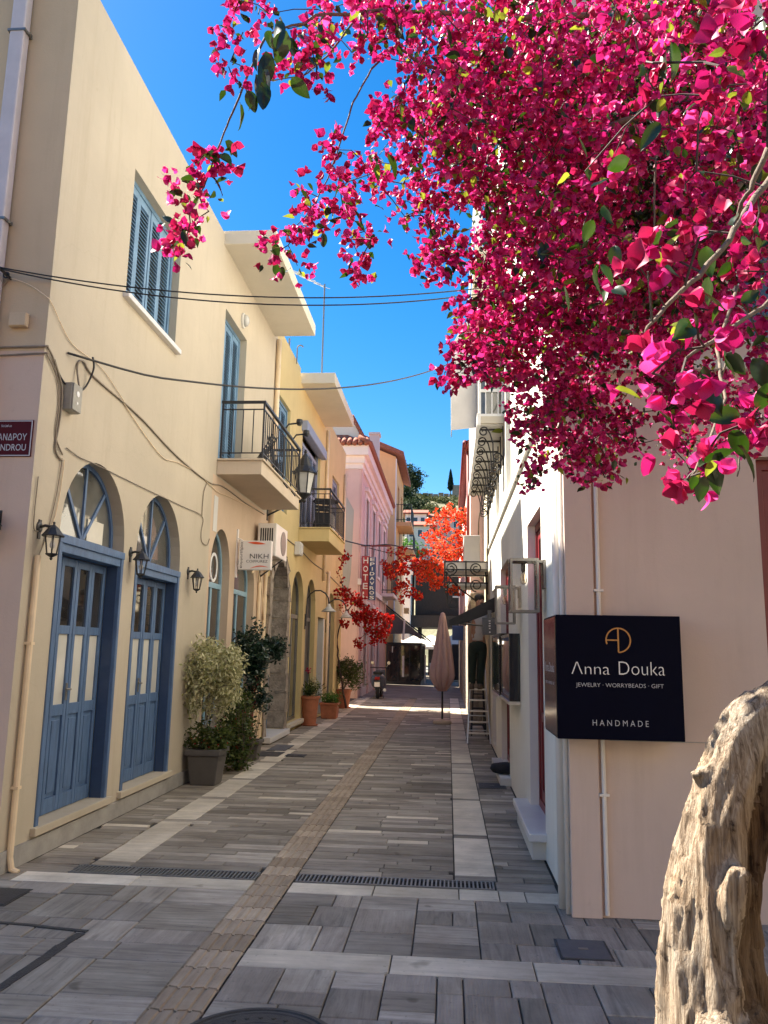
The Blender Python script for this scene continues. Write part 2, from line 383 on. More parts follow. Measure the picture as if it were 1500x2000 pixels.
M['pot'] = pm('grey_plastic_pot', (0.095, 0.085, 0.075), 0.12, 8, 0.6, 0.08, 60)
M['soil'] = pm('potting_soil', (0.05, 0.035, 0.025), 0.4, 30, 0.95, 0.6, 50)
M['bark'] = pm('brown_bark', (0.15, 0.11, 0.08), 0.35, 25, 0.9, 0.5, 90, stretch=(1, 1, 0.4))
M['twig'] = pm('twig_bark', (0.055, 0.035, 0.03), 0.3, 40, 0.8, 0.2, 90)
M['cast'] = pm('cast_iron_cover', (0.05, 0.048, 0.047), 0.3, 14, 0.55, 0.5, 90, metal=0.3)
M['coverstone'] = pm('dark_grey_cover', (0.10, 0.10, 0.105), 0.2, 12, 0.6, 0.3, 90)
M['grate'] = pm('galvanised_grate', (0.20, 0.20, 0.195), 0.25, 14, 0.5, 0.2, 90, metal=0.4)
M['drainvoid'] = pm('drain_channel', (0.012, 0.012, 0.012), 0.3, 20, 0.9, 0.2)
M['umbrella'] = pm('dusty_rose_canvas', (0.60, 0.40, 0.37), 0.10, 6, 0.85, 0.12, 140)
M['awncloth'] = pm('offwhite_awning_cloth', (0.62, 0.59, 0.55), 0.1, 4, 0.85, 0.1, 100)
M['canopy'] = pm('white_parasol_cloth', (0.78, 0.73, 0.62), 0.06, 4, 0.85, 0.05)
M['stone'] = pm('rubble_stone', (0.36, 0.30, 0.24), 0.45, 7, 0.9, 0.8, 22, bdist=0.04)
M['skin'] = pm('skin', (0.42, 0.22, 0.15), 0.08, 20, 0.55, 0.05)
M['hair'] = pm('dark_hair', (0.02, 0.015, 0.012), 0.2, 60, 0.6, 0.3, 160)
M['shirt'] = pm('pale_grey_shirt', (0.60, 0.57, 0.58), 0.1, 9, 0.85, 0.3, 25, bdist=0.02)
M['trousers'] = pm('dark_green_trousers', (0.022, 0.036, 0.030), 0.25, 9, 0.85, 0.3, 25, bdist=0.02)
M['scooter'] = pm('grey_scooter_paint', (0.12, 0.13, 0.15), 0.1, 6, 0.25, 0.0)
M['rubber'] = pm('tyre_rubber', (0.015, 0.015, 0.016), 0.2, 20, 0.8, 0.2)
M['redlens'] = pm('red_lens', (0.25, 0.008, 0.012), 0.1, 8, 0.2, 0.0)
M['lampglass'] = pm('frosted_lantern_glass', (0.50, 0.49, 0.46), 0.15, 5, 0.25, 0.03)
M['clear'] = clearglass('clear_glass')
M['bulb'] = clearglass('bulb_glass', (1.0, 0.93, 0.8))
M['darkwood'] = pm('dark_weathered_wood', (0.055, 0.045, 0.038), 0.35, 9, 0.85, 0.3, 30, stretch=(4, 4, 0.6))
M['hill'] = pm('dry_hillside', (0.17, 0.16, 0.07), 0.5, 0.09, 0.95, 0.4, 0.6, c2=(0.27, 0.24, 0.14), bdist=1.0)
M['fort'] = pm('fortress_stone', (0.30, 0.26, 0.21), 0.35, 0.6, 0.95, 0.4, 1.5, bdist=0.3)
M['mortar'] = pm('joint_sand', (0.045, 0.040, 0.036), 0.3, 30, 0.95, 0.3, 90)
M['asphalt'] = pm('open_ground', (0.20, 0.185, 0.165), 0.2, 2, 0.9, 0.2, 30)
M['canvaswhite'] = pm('white_paint', (0.76, 0.75, 0.73), 0.05, 8, 0.45, 0.02)
M['paper'] = pm('white_paper', (0.68, 0.63, 0.52), 0.08, 9, 0.7, 0.02)
M['bract'] = leafy('magenta_bracts', (0.38, 0.006, 0.105), (0.72, 0.032, 0.27), 0.28, 0.55, 0.25, tcol=(1.0, 0.75, 0.85))
M['bract2'] = leafy('rosy_bracts', (0.32, 0.006, 0.062), (0.70, 0.038, 0.17), 0.28, 0.55, 0.25, tcol=(1.0, 0.7, 0.8))
M['bract3'] = leafy('sunlit_pink_bracts', (0.80, 0.035, 0.28), (0.88, 0.11, 0.42), 0.42, 0.5, 0.3, tcol=(1.0, 0.8, 0.9))  # paler copy paints sunlit highlights into the colour of some flowers
M['orangebract'] = leafy('orange_bracts', (0.70, 0.04, 0.012), (0.86, 0.17, 0.06), 0.4, 0.55, 0.25)
M['redbract'] = leafy('dark_red_bracts', (0.38, 0.006, 0.006), (0.55, 0.022, 0.014), 0.35, 0.55, 0.25)
M['leaf'] = leafy('dark_green_leaves', (0.010, 0.024, 0.007), (0.028, 0.062, 0.010), 0.30, 0.3, 0.5, tcol=(1.6, 1.7, 0.5))
M['youngleaf'] = leafy('yellow_green_leaves', (0.16, 0.22, 0.02), (0.34, 0.38, 0.03), 0.45, 0.4, 0.4)
M['figvar'] = leafy('variegated_leaves', (0.30, 0.31, 0.11), (0.80, 0.74, 0.46), 0.3, 0.45, 0.4)
M['figdark'] = leafy('glossy_dark_leaves', (0.010, 0.026, 0.014), (0.03, 0.065, 0.03), 0.15, 0.3, 0.55)
M['shrub'] = leafy('shrub_leaves', (0.035, 0.06, 0.015), (0.12, 0.15, 0.03), 0.3, 0.5, 0.35)
M['brightleaf'] = leafy('bright_green_leaves', (0.06, 0.16, 0.02), (0.13, 0.28, 0.04), 0.35, 0.45, 0.4)
M['hilltree'] = leafy('hill_tree_foliage', (0.018, 0.035, 0.016), (0.05, 0.075, 0.03), 0.15, 0.7, 0.2)
M['hillbush'] = leafy('hill_scrub_foliage', (0.05, 0.07, 0.025), (0.15, 0.15, 0.06), 0.15, 0.8, 0.2)
M['cypress'] = leafy('cypress_foliage', (0.010, 0.022, 0.013), (0.022, 0.04, 0.02), 0.1, 0.8, 0.2)
greys = [(0.0, (0.20, 0.174, 0.14)), (0.2, (0.34, 0.30, 0.243)), (0.4, (0.255, 0.222, 0.18)), (0.6, (0.32, 0.283, 0.24)), (0.8, (0.40, 0.352, 0.288)), (1.0, (0.48, 0.425, 0.355))]
M['slabx'] = slabmat('grey_slab_long_grain', greys, 0)
M['slaby'] = slabmat('grey_slab_cross_grain', greys, 1)
M['slabc'] = slabmat('combed_grey_slab', [(0, (0.30, 0.26, 0.215)), (1, (0.40, 0.35, 0.295))], 1, 0.6, comb=2.5)
M['slabw'] = slabmat('pale_slab', [(0, (0.60, 0.53, 0.42)), (1, (0.76, 0.68, 0.555))], 0, 0.45)
M['tactile'] = slabmat('beige_guide_tile', [(0, (0.38, 0.30, 0.215)), (1, (0.54, 0.44, 0.33))], 1, 0.6)

# ================================================================== SETTING: ground and paving
XL, XR = -3.05, 0.75
def PL(u, z, d): return (XL-d, u, z)          # left street front, d goes into the wall
def PR(u, z, d): return (XR+d, u, z)          # right street front
def PF(u, z, d): return (u, 5.2+d, z)         # right house, front towards the camera
def PLF(u, z, d): return (u, 5.47+d, z)       # left house, front towards the camera

mb = MB(); mb.box(-900, 900, -300, 1200, -1.2, -0.06)
part('ground', M['asphalt'], None, mb, kind='structure')
mb = MB(); mb.box(-14, 14, -6, 75, -0.05, -0.014)
pave = mb.build('street_pavement', M['mortar'], None, kind='structure')

rp = random.Random(11)
slabs = []     # (kind, x0, x1, y0, y1, z, material)
def add_slab(x0, x1, y0, y1, mat=None, kind='paving_slab', gap=0.0035):
    if x1-x0 < 0.05 or y1-y0 < 0.03: return
    if mat is None:
        mat = 'slabx' if (x1-x0) > (y1-y0) else 'slaby'
        if rp.random() < 0.3 and y0 < 5.5: mat = 'slabc'
    slabs.append((kind, x0+gap, x1-gap, y0+gap, y1-gap, rp.uniform(-0.0022, 0.0022), mat))
def ashlar(x0, x1, y0, y1, lim=0.36):
    w, h = x1-x0, y1-y0
    if (w <= lim and h <= lim*1.25 and (max(w, h) < lim*0.75 or rp.random() < 0.75)) or (w < 0.16 and h < 0.5) or (h < 0.13):
        return add_slab(x0, x1, y0, y1)
    f = rp.choice((0.33, 0.4, 0.5, 0.6, 0.67))
    if w > h*0.9: ashlar(x0, x0+w*f, y0, y1, lim); ashlar(x0+w*f, x1, y0, y1, lim)
    else: ashlar(x0, x1, y0, y0+h*f, lim); ashlar(x0, x1, y0+h*f, y1, lim)
TX0, TX1 = -1.30, -1.045
def cols(y0, y1, xa, xb, pieces, mat, kind):
    x = xa
    for w in pieces:
        add_slab(x, min(x+w, xb), y0, y1, mat, kind); x += w
        if x >= xb: break
# square in front of the houses
for ya, yb in ((2.5, 3.2), (3.2, 4.20), (4.44, 5.43)):
    x = TX1
    while x < 3.2:
        w = rp.choice((0.26, 0.42, 0.36, 0.5, 0.62)); ashlar(x, x+w, ya, yb); x += w
    x = TX0
    while x > -4.4:
        w = rp.choice((0.36, 0.46, 0.55, 0.7)); ashlar(x-w, x, ya, yb, 0.46); x -= w
cols(4.20, 4.44, TX1, 3.2, [0.76, 0.72, 0.8, 0.9], 'slabw', 'pale_slab')
cols(4.20, 4.44, -4.3, TX0, [0.5, 0.5, 0.55, 0.6, 0.42, 0.45], 'slabx', 'paving_slab')
cols(5.43, 5.66, TX1, XR-0.02, [0.56, 0.56, 0.26, 0.17, 0.3], 'slabw', 'pale_slab')
cols(5.43, 5.66, -2.92, TX0, [0.82, 0.82], 'slabw', 'pale_slab')
cols(5.43, 5.66, -3.04, -2.92, [0.2], 'slabx', 'paving_slab')
for i, (xa, xb) in enumerate(((1.0, 1.3),)): pass
for y0, y1, xa, xb in ((5.66, 5.87, 0.325, XR-0.02), (5.66, 5.87, -3.04, -2.64)): add_slab(xa, xb, y0, y1, 'slabx')
# the street: long thin courses between pale strips
y = 5.88; k = 0; runw = 0
while y < 27.5:
    h = rp.choice((0.095, 0.12, 0.15, 0.10)); h *= 1.0 if y < 16 else 1.5
    dl = -0.020*(y-6)
    secs = [(-3.03, -2.58+dl*0.4), (-2.28+dl*0.8, TX0), (TX1, 0.045), (0.345, XR-0.015)]
    for xa, xb in secs:
        x = xa - rp.uniform(0, 0.4)
        while x < xb:
            w = rp.choice((0.34, 0.5, 0.62, 0.78, 0.95)); a, b = max(x, xa), min(x+w, xb)
            if b-a > 0.05:
                pale = rp.random() < 0.045
                add_slab(a, b, y, y+h, 'slabw' if pale else 'slabx', 'pale_slab' if pale else 'paving_slab', 0.0022)
            x += w
    y += h
for xa, xb, sl in ((-2.57, -2.28, -0.020), (0.05, 0.34, 0.0)):
    y = 5.88
    while y < 27.5:
        n = rp.choice((2, 3, 3))
        add_slab(xa+sl*(y-6)*0.8, xb+sl*(y-6)*0.8, y, y+0.12, 'slabx', 'paving_slab', 0.0022); y += 0.12
        for i in range(n):
            h = rp.choice((0.34, 0.46, 0.58)); add_slab(xa+sl*(y-6)*0.8, xb+sl*(y-6)*0.8, y, y+h, 'slabw', 'pale_slab', 0.0022); y += h
def slab_geo(mb, x0, x1, y0, y1, z, b=0.004):
    b = min(b, (y1-y0)*0.12)
    mb.add([(x0,y0,-0.03),(x1,y0,-0.03),(x1,y1,-0.03),(x0,y1,-0.03),(x0,y0,z-b),(x1,y0,z-b),(x1,y1,z-b),(x0,y1,z-b),(x0+b,y0+b,z),(x1-b,y0+b,z),(x1-b,y1-b,z),(x0+b,y1-b,z)],
           [(0,1,5,4),(1,2,6,5),(2,3,7,6),(3,0,4,7),(4,5,9,8),(5,6,10,9),(6,7,11,10),(7,4,8,11),(8,9,10,11)])
def inview(s): return s[4] > 3.2
for kind in ('paving_slab', 'pale_slab'):
    ss = [s for s in slabs if s[0] == kind]
    ss.sort(key=lambda s: (not inview(s), math.hypot((s[1]+s[2])/2, (s[3]+s[4])/2) - 6*(s[2]-s[1])*(s[4]-s[3])))
    for s in ss[:300]:
        mb = MB(); slab_geo(mb, *s[1:6]); part(kind, M[s[6]], pave, mb)
    if ss[300:]:
        mats = sorted(set(s[6] for s in ss[300:])); mb = MB()
        for s in ss[300:]: mb.cur = mats.index(s[6]); slab_geo(mb, *s[1:6])
        part('far_' + kind + 's', [M[m] for m in mats], pave, mb, kind='stuff')
# guide tiles: ridged, with wavy joints
prof = []
wt = TX1-TX0-0.006
for i in range(4):
    c = wt*(i+0.5)/4; prof += [(c-0.0255, -0.003), (c-0.020, 0.004), (c+0.020, 0.004), (c+0.0255, -0.003)]
prof = [(0, 0.0)] + prof + [(wt, 0.0)]
tl = 0.235; g = 0.0075
mb = MB(); nv = len(prof)
ends = []
for e, yy in ((0, g), (1, tl-g)):
    ends.append([(x, yy + 0.006*math.sin(x/wt*math.pi*6), z+0.001) for x, z in prof])
low = [[(x, yv, -0.03) for x, yv, z in r] for r in ends]
vv = ends[0]+ends[1]+low[0]+low[1]
ff = [(i, i+1, nv+i+1, nv+i) for i in range(nv-1)] + [(2*nv+i, 2*nv+i+1, i+1, i) for i in range(nv-1)] + [(nv+i, nv+i+1, 3*nv+i+1, 3*nv+i) for i in range(nv-1)]
ff += [(0, nv, 3*nv, 2*nv), (nv-1, 2*nv, 2*nv-1, 2*nv-1)][:1]
mb.add(vv, ff); tile_me = mb.mesh('guide_tile', (0, 0, 0), M['tactile'])
y = 2.5
while y < 27:
    o = bpy.data.objects.new('guide_tile', tile_me); COL.objects.link(o); o.parent = pave; o.location = (TX0+0.003, y, rp.uniform(-0.001, 0.001)); y += tl
# further street surface
mb = MB(); mb.box(-6, 6, 27.55, 70, -0.03, -0.002); part('far_paving', M['slabx'], pave, mb)

def drain(x0, x1, y0, y1, label):
    t = thing('drain_grate', label, 'drain grate', ((x0+x1)/2, y0, 0), 'drain gratings across the street')
    mb = MB(); mb.box(x0, x1, y0, y1, -0.045, -0.012); part('channel', M['drainvoid'], t, mb)
    mb = MB()
    for a, b in ((y0, y0+0.014), (y1-0.014, y1)): mb.box(x0, x1, a, b, -0.03, 0.003)
    x = x0; n = 0
    while x < x1+0.001:
        mb.box(x, x+0.012, y0+0.014, y1-0.014, -0.03, 0.003); x += (x1-x0-0.012)/round((x1-x0)/0.5)
    part('frame', M['grate'], t, mb)
    n = int((x1-x0)/0.0275); bar = MB(); bar.box(0, 0.011, y0+0.014-y0, y1-0.014-y0, -0.025, 0.002)
    me = bar.mesh('bar', (0, 0, 0), M['grate'])
    for i in range(1, n):
        o = bpy.data.objects.new('bar', me); COL.objects.link(o); o.parent = t; o.location = (x0+(x1-x0)*i/n-0.005-(x0+x1)/2, 0, 0)
drain(-2.63, TX0-0.01, 5.675, 5.862, 'long iron drain grating left of the ridged guide strip')
drain(TX1+0.015, 0.315, 5.675, 5.862, 'long iron drain grating right of the ridged guide strip')
# round manhole
cx, cy = -0.76, 3.40
t = thing('manhole_cover', 'round cast iron manhole cover at the bottom edge of the picture', 'manhole cover', (cx, cy, 0))
mb = MB(); mb.lathe([(0.345, -0.02), (0.345, 0.006), (0.335, 0.010), (0.318, 0.010), (0.314, 0.004)], 64, (cx, cy, 0)); part('rim', M['cast'], t, mb)
mb = MB(); mb.lathe([(0.308, -0.01), (0.308, 0.007), (0.29, 0.009), (0.285, 0.006), (0.27, 0.006), (0.266, 0.009), (0.20, 0.009), (0.195, 0.006), (0.18, 0.006), (0.176, 0.009), (0.02, 0.009)], 64, (cx, cy, 0))
for r, n in ((0.235, 26), (0.14, 15), (0.08, 8)):
    for i in range(n):
        a = 2*math.pi*i/n; x, yv = cx+r*math.cos(a), cy+r*math.sin(a); mb.lathe([(0.011, 0.008), (0.009, 0.014)], 6, (x, yv, 0))
part('lid', M['cast'], t, mb)
def cover(name, label, pts, mat, rim=0.012):
    # a square lid set flush in the paving
    ps = [gnd(*p) for p in pts]; x0 = (ps[0].x+ps[3].x)/2; x1 = (ps[1].x+ps[2].x)/2; y1 = (ps[0].y+ps[1].y)/2; y0 = (ps[2].y+ps[3].y)/2
    t = thing(name, label, 'access cover', ((x0+x1)/2, (y0+y1)/2, 0))
    mb = MB(); mb.box(x0, x1, y0, y1, -0.02, 0.0045); part('frame', M['cast'], t, mb)
    mb = MB(); mb.box(x0+rim, x1-rim, y0+rim, y1-rim, -0.02, 0.0075); part('lid', mat, t, mb, bevel=0.002)
    mb = MB(); mx, my = (x0+x1)/2, (y0+y1)/2; mb.box(mx-0.025, mx+0.025, my-0.012, my+0.012, 0.007, 0.0105); part('lifting_plate', M['steel'], t, mb)
cover('access_cover', 'square dark grey cover with small lifting plate near the pale corner wall', [(1082,1836),(1181,1838),(1200,1878),(1096,1875)], M['coverstone'])
cover('access_cover', 'rusty dark cover beside the foot of the left corner house', [(-40,1733),(62,1738),(15,1768),(-95,1768)], M['cast'])
cover('access_cover', 'small iron grate in front of the white marble doorstep', [(934,1530),(984,1530),(991,1541),(936,1541)], M['cast'], 0.006)
cover('access_cover', 'dark cover by the salon wall, nearest of three', [(508,1468),(556,1469),(545,1478),(490,1477)], M['cast'])
cover('access_cover', 'dark cover by the stone framed door, farthest of three', [(540,1455),(570,1456),(562,1467),(520,1466)], M['coverstone'])
cover('access_cover', 'narrow dark cover right of the pale strip', [(562,1473),(600,1474),(594,1478),(554,1478)], M['cast'], 0.006)
# tar filled trench in the square at the left
mb = MB(); pr = random.Random(3)
def strip(pts, w):
    for i in range(len(pts)-1):
        a = Vector(pts[i]); b = Vector(pts[i+1]); d = (b-a).normalized(); nn = Vector((-d.y, d.x, 0)); w0, w1 = w*pr.uniform(.8, 1.2), w*pr.uniform(.8, 1.2)
        mb.add([a-nn*w0, b-nn*w1, b+nn*w1, a+nn*w0, a-nn*w0-Vector((0,0,.02)), b-nn*w1-Vector((0,0,.02)), b+nn*w1-Vector((0,0,.02)), a+nn*w0-Vector((0,0,.02))], [(0,1,2,3),(4,5,1,0),(6,7,3,2),(5,6,2,1),(7,4,0,3)])
tp = lambda x, yv: tuple(gnd(x, yv, 0.0042))
strip([tp(-60,1796), tp(0,1801), tp(60,1806), tp(110,1812), tp(170,1818)], 0.014)
mb.v = [(a, b, c+0.0005) for a, b, c in mb.v]
strip([tp(158,1822), tp(120,1846), tp(88,1870), tp(50,1895), tp(10,1922), tp(-40,1952)], 0.028)
part('tar_seam', M['cast'], pave, mb)

# ================================================================== LEFT: cream corner house
def frame_band(mb, P, outline, w, d0, d1, closed=True):
    # picture-frame strip inside an outline
    cx = sum(u for u, z in outline)/len(outline); n = len(outline); ins = []
    for i in range(n):
        p0 = Vector(outline[i-1]).to_2d() if True else 0; p1 = Vector(outline[i]).to_2d(); p2 = Vector(outline[(i+1) % n]).to_2d()
        e1 = (p1-p0); e2 = (p2-p1)
        e1 = e1.normalized() if e1.length > 1e-9 else e2.normalized(); e2 = e2.normalized() if e2.length > 1e-9 else e1
        n1 = Vector((-e1.y, e1.x)); n2 = Vector((-e2.y, e2.x)); mm = n1+n2
        mm = n1 if mm.length < 1e-6 else mm.normalized(); kk = w/max(0.35, mm.dot(n1)); ins.append(tuple(p1+mm*kk))
    mb.band(P, outline, ins, d0, d1, closed)
    return ins
def glazed_door(house, P, u0, u1, zb, ztr, zs, zt, rec, leaves, label, curtains=True, jamb='navy', paper=False):
    """blue leaf door under a fanlight in an arched opening"""
    o = arch(u0, u1, zb, zs, zt)
    mb = MB(); w = 0.05
    mb.pbox(P, u0, u0+w, zb, ztr, -0.012, rec); mb.pbox(P, u1-w, u1, zb, ztr, -0.012, rec); mb.pbox(P, u0+w, u1-w, ztr-0.10, ztr-0.03, 0.0, rec)
    mb.pbox(P, u0-0.004, u1+0.004, ztr-0.03, ztr+0.035, -0.018, rec-0.004)
    dr = mb.build('door', M['blue'], house, bevel=0.004, label=label)
    jm = MB()
    jm.pbox(P, u1-w-0.012, u1-w, zb, ztr-0.1, 0.02, rec-0.002); jm.build('jamb', M[jamb], dr)
    n = leaves; a0, a1 = u0+w, u1-w-0.012; lw = (a1-a0)/n; zm = zb+(ztr-zb)*0.675; zl = zb+(ztr-zb)*0.395; zh = ztr-0.10
    st = 0.048
    for i in range(n):
        b0, b1 = a0+lw*i+0.004, a0+lw*(i+1)-0.004; dd = rec
        mb = MB()
        mb.pbox(P, b0, b0+st, zb+0.01, zh-0.005, dd, dd+0.04); mb.pbox(P, b1-st, b1, zb+0.01, zh-0.005, dd, dd+0.04)
        for za, zc in ((zb+0.012, zb+0.13), (zl-0.09, zl), (zm-0.035, zm+0.035), (zh-0.075, zh-0.007)): mb.pbox(P, b0+st, b1-st, za, zc, dd+0.002, dd+0.038)
        mb.pbox(P, b0+st, b1-st, zb+0.13, zl-0.09, dd+0.02, dd+0.034)
        mb.pbox(P, b0+st+0.025, b1-st-0.025, zb+0.165, zl-0.125, dd+0.006, dd+0.02)
        mb.build('leaf', M['blue'], dr, bevel=0.003)
        mb = MB(); mb.pbox(P, b0+st, b1-st, zm+0.035, zh-0.075, dd+0.018, dd+0.03); mb.build('pane', M['glass'], dr)
        mb = MB(); mb.pbox(P, b0+st, b1-st, zl, zm-0.035, dd+0.018, dd+0.03); mb.build('pane', M['curtain' if curtains else 'glass'], dr, label='pane backed by a pale curtain')
    mb = MB(); hu = a0+lw*(n//2); hz = zb+(ztr-zb)*0.45
    mb.tube([P(hu-0.03, hz, rec+0.002), P(hu-0.03, hz, rec-0.04), P(hu-0.12, hz+0.004, rec-0.04)], 0.009, 8); mb.pbox(P, hu-0.045, hu-0.015, hz-0.09, hz+0.05, rec-0.006, rec+0.001)
    mb.build('handle', M['steel'], dr, smooth=False)
    # fanlight
    zf = ztr+0.035; fo = arch(u0, u1, zf, max(zs, zf+0.01), zt, tail=True)
    mb = MB(); fr = 0.11
    frame_band(mb, P, fo, 0.04, fr, fr+0.05)
    cu = (u0+u1)/2
    def barp(ua, za, ub, zb_, w=0.032):
        v = Vector((ub-ua, zb_-za)).normalized(); q = Vector((-v.y, v.x))*w/2
        mb.prism(P, [(ua-q.x, za-q.y), (ub-q.x, zb_-q.y), (ub+q.x, zb_+q.y), (ua+q.x, za+q.y)], fr+0.003, fr+0.045)
    barp(cu, zf+0.03, cu, zt-0.03); hw = (u1-u0)/2
    for sgn in (-1, 1):
        ang = rad(48); barp(cu+sgn*0.02, zf+0.045, cu+sgn*hw*0.93*math.cos(ang), max(zs, zf)+ (zt-zs)*0.93*math.sin(ang)+0.0)
    f = mb.build('fanlight', M['blue'], house)
    mb = MB(); ins = [((u-cu)*0.965+cu, zf+(z-zf)*0.97+0.005) for u, z in fo]; mb.prism(P, ins, fr+0.02, fr+0.032); mb.build('pane', M['glass_lit'], f)
    if paper:
        mb = MB(); mb.pbox(P, cu+0.1, cu+0.42, zf+0.045, zf+0.24, fr+0.012, fr+0.016); mb.build('notice', M['paper'], f)
    return dr
def arched_window(house, P, u0, u1, zb, ztr, zs, zt, rec, mat, label=None):
    o = arch(u0, u1, zb, zs, zt); mb = MB(); frame_band(mb, P, o, 0.055, rec, rec+0.05)
    mb.pbox(P, u0+0.055, u1-0.055, ztr-0.035, ztr+0.035, rec-0.005, rec+0.045); c = (u0+u1)/2
    mb.pbox(P, c-0.03, c+0.03, zb+0.055, ztr-0.035, rec+0.002, rec+0.047); mb.pbox(P, u0+0.055, c-0.03, zb+0.4, zb+0.44, rec+0.004, rec+0.044); mb.pbox(P, c+0.03, u1-0.055, zb+0.4, zb+0.44, rec+0.004, rec+0.044)
    w = mb.build('window', mat, house, bevel=0.003, label=label)
    for a, b in ((u0+0.05, c-0.028), (c+0.028, u1-0.05)):
        mb = MB(); mb.pbox(P, a, b, zb+0.05, ztr-0.03, rec+0.02, rec+0.03); mb.build('pane', M['glass'], w)
    ins = arch(u0+0.05, u1-0.05, ztr+0.03, max(zs, ztr+0.035), zt-0.05); mb = MB(); mb.prism(P, ins, rec+0.02, rec+0.03); mb.build('pane', M['glass_lit'], w)
    mb = MB(); mb.pbox(P, u0-0.03, u1+0.03, zb-0.05, zb, -0.05, rec); mb.build('sill', M['slab'], w)
    return w
def shutters(house, P, u0, u1, z0, z1, n, rec, mat, name='shutter', mid=True):
    lw = (u1-u0)/n
    for i in range(n):
        a, b = u0+lw*i+0.004, u0+lw*(i+1)-0.004; mb = MB(); st = 0.05; dd = rec+(0.006 if i % 2 else 0)
        mb.pbox(P, a, a+st, z0, z1, dd, dd+0.04); mb.pbox(P, b-st, b, z0, z1, dd, dd+0.04)
        for za, zb in ((z0, z0+0.09), (z1-0.08, z1), ((z0+z1)/2-0.04, (z0+z1)/2+0.04))[:3 if mid else 2]: mb.pbox(P, a+st, b-st, za, zb, dd+0.001, dd+0.039)
        s = mb.build(name, mat, house, bevel=0.002)
        mb = MB(); k = 0
        for za, zb in (((z0+0.09, (z0+z1)/2-0.04), ((z0+z1)/2+0.04, z1-0.08)) if mid else ((z0+0.09, z1-0.08),)):
            m = int((zb-za)/0.042)
            for j in range(m):
                zz = za+(zb-za)*j/m; mb.hexa([P(a+st, zz, dd+0.002), P(b-st, zz, dd+0.002), P(b-st, zz+0.008, dd+0.002), P(a+st, zz+0.008, dd+0.002), P(a+st, zz+0.032, dd+0.034), P(b-st, zz+0.032, dd+0.034), P(b-st, zz+0.040, dd+0.034), P(a+st, zz+0.040, dd+0.034)])
        mb.build('slats', mat, s, kind='stuff')
    mb = MB(); mb.pbox(P, u0, u1, z0, z1, rec+0.05, rec+0.06); mb.build('dark_room', M['black'], house)
def railing(house, X0, X1, y0, y1, z0, zt, name='railing', gap=0.115):
    """balcony railing on three sides; X0 wall side, X1 outer side"""
    mb = MB(); r = 0.011
    loop = [(X0, y0+0.03), (X1, y0+0.03), (X1, y1-0.03), (X0, y1-0.03)]
    def run(z, h, w):
        for (xa, ya), (xb, yb) in zip(loop[:-1], loop[1:]):
            if abs(xa-xb) > abs(ya-yb): mb.box(min(xa, xb)-w, max(xa, xb)+w, ya-w, ya+w, z-h, z+h)
            else: mb.box(xa-w*0.98, xa+w*0.98, min(ya, yb)+w, max(ya, yb)-w, z-h*0.98, z+h*0.98)
    run(zt, 0.016, 0.02); run(zt-0.10, 0.007, 0.009); run(z0+0.09, 0.007, 0.009)
    rl = mb.build(name, M['black'], house)
    for (xa, ya), (xb, yb) in zip(loop[:-1], loop[1:]):
        L = math.hypot(xb-xa, yb-ya); n = max(2, int(L/gap)); me = None
        for i in range(n+1):
            if i == n and (xb, yb) != loop[-1]: continue
            x, y = xa+(xb-xa)*i/n, ya+(yb-ya)*i/n; post = i == 0 or i == n; q = 0.011 if post else 0.006
            mb = MB(); mb.box(x-q, x+q, y-q, y+q, z0 if post else z0+0.09, zt-0.016 if post else zt-0.10); mb.build('post' if post else 'baluster', M['black'], house)
    return rl

HY = 5.47
H1 = thing('cream_house', 'cream corner house with two tall blue arched doors and a blue shuttered window', 'house', (-5, 9, 0))
SIL = 0.22
hA = [arch(5.95, 7.20, SIL, 2.47, 3.12), arch(7.50, 8.78, SIL, 2.47, 3.14), rect(6.80, 8.17, 4.83, 6.13)]
mb = MB(); mb.facade(PL, rect(HY, 9.84, 0, 7.1), hA, [0.2, 0.2, 0.14]); part('wall', M['cream'], H1, mb)
hB = [arch(9.92, 10.86, 0.55, 2.50, 3.13), arch(11.12, 12.30, 0.55, 2.45, 3.0)]
mb = MB(); mb.facade(PL, rect(9.84, 13.2, 0, 3.78), hB, 0.18); part('lower_wall', M['salon'], H1, mb, label='peach coloured ground floor wall of the salon')
mb = MB(); mb.facade(PL, rect(9.84, 13.2, 3.78, 7.1), [rect(10.0, 11.15, 4.02, 6.13)], 0.16); part('wall', M['cream'], H1, mb)
mb = MB(); mb.facade(PLF, [(XL, 3.74), (-11, 3.74), (-11, 9.0), (-3.6, 9.0), (-3.6, 7.12), (XL, 7.12)], [], 0); part('front_wall', M['cream_front'], H1, mb, label='tan upper wall facing the square')
mb = MB(); mb.facade(PLF, rect(-11, XL, 0, 3.74), [], 0); part('front_wall', M['pink_front'], H1, mb, label='pinkish lower wall facing the square')
mb = MB(); mb.box(-11, XL-0.3, 5.8, 13.19, 0, 7.0); mb.box(-11, XL-0.002, HY+0.002, 13.2, 7.0, 7.1); part('roof', M['cream_front'], H1, mb)
mb = MB(); mb.box(XL-0.01, XL+0.018, HY-0.018, 9.84, 0, 0.145); mb.box(-11, XL-0.012, HY-0.018, HY+0.01, 0, 0.145); part('plinth', M['plinth'], H1, mb)
mb = MB()
for a, b in ((5.90, 7.26), (7.45, 8.84)): mb.pbox(PL, a, b, 0.165, SIL+0.005, -0.045, 0.199)
part('doorstep', M['cream'], H1, mb, bevel=0.006)
glazed_door(H1, PL, 5.95, 7.20, SIL, 2.38, 2.47, 3.12, 0.125, 4, 'near blue door with a paper notice in its fanlight', paper=True)
glazed_door(H1, PL, 7.50, 8.78, SIL, 2.36, 2.47, 3.14, 0.125, 4, 'second blue door with a bright reflection in its fanlight')
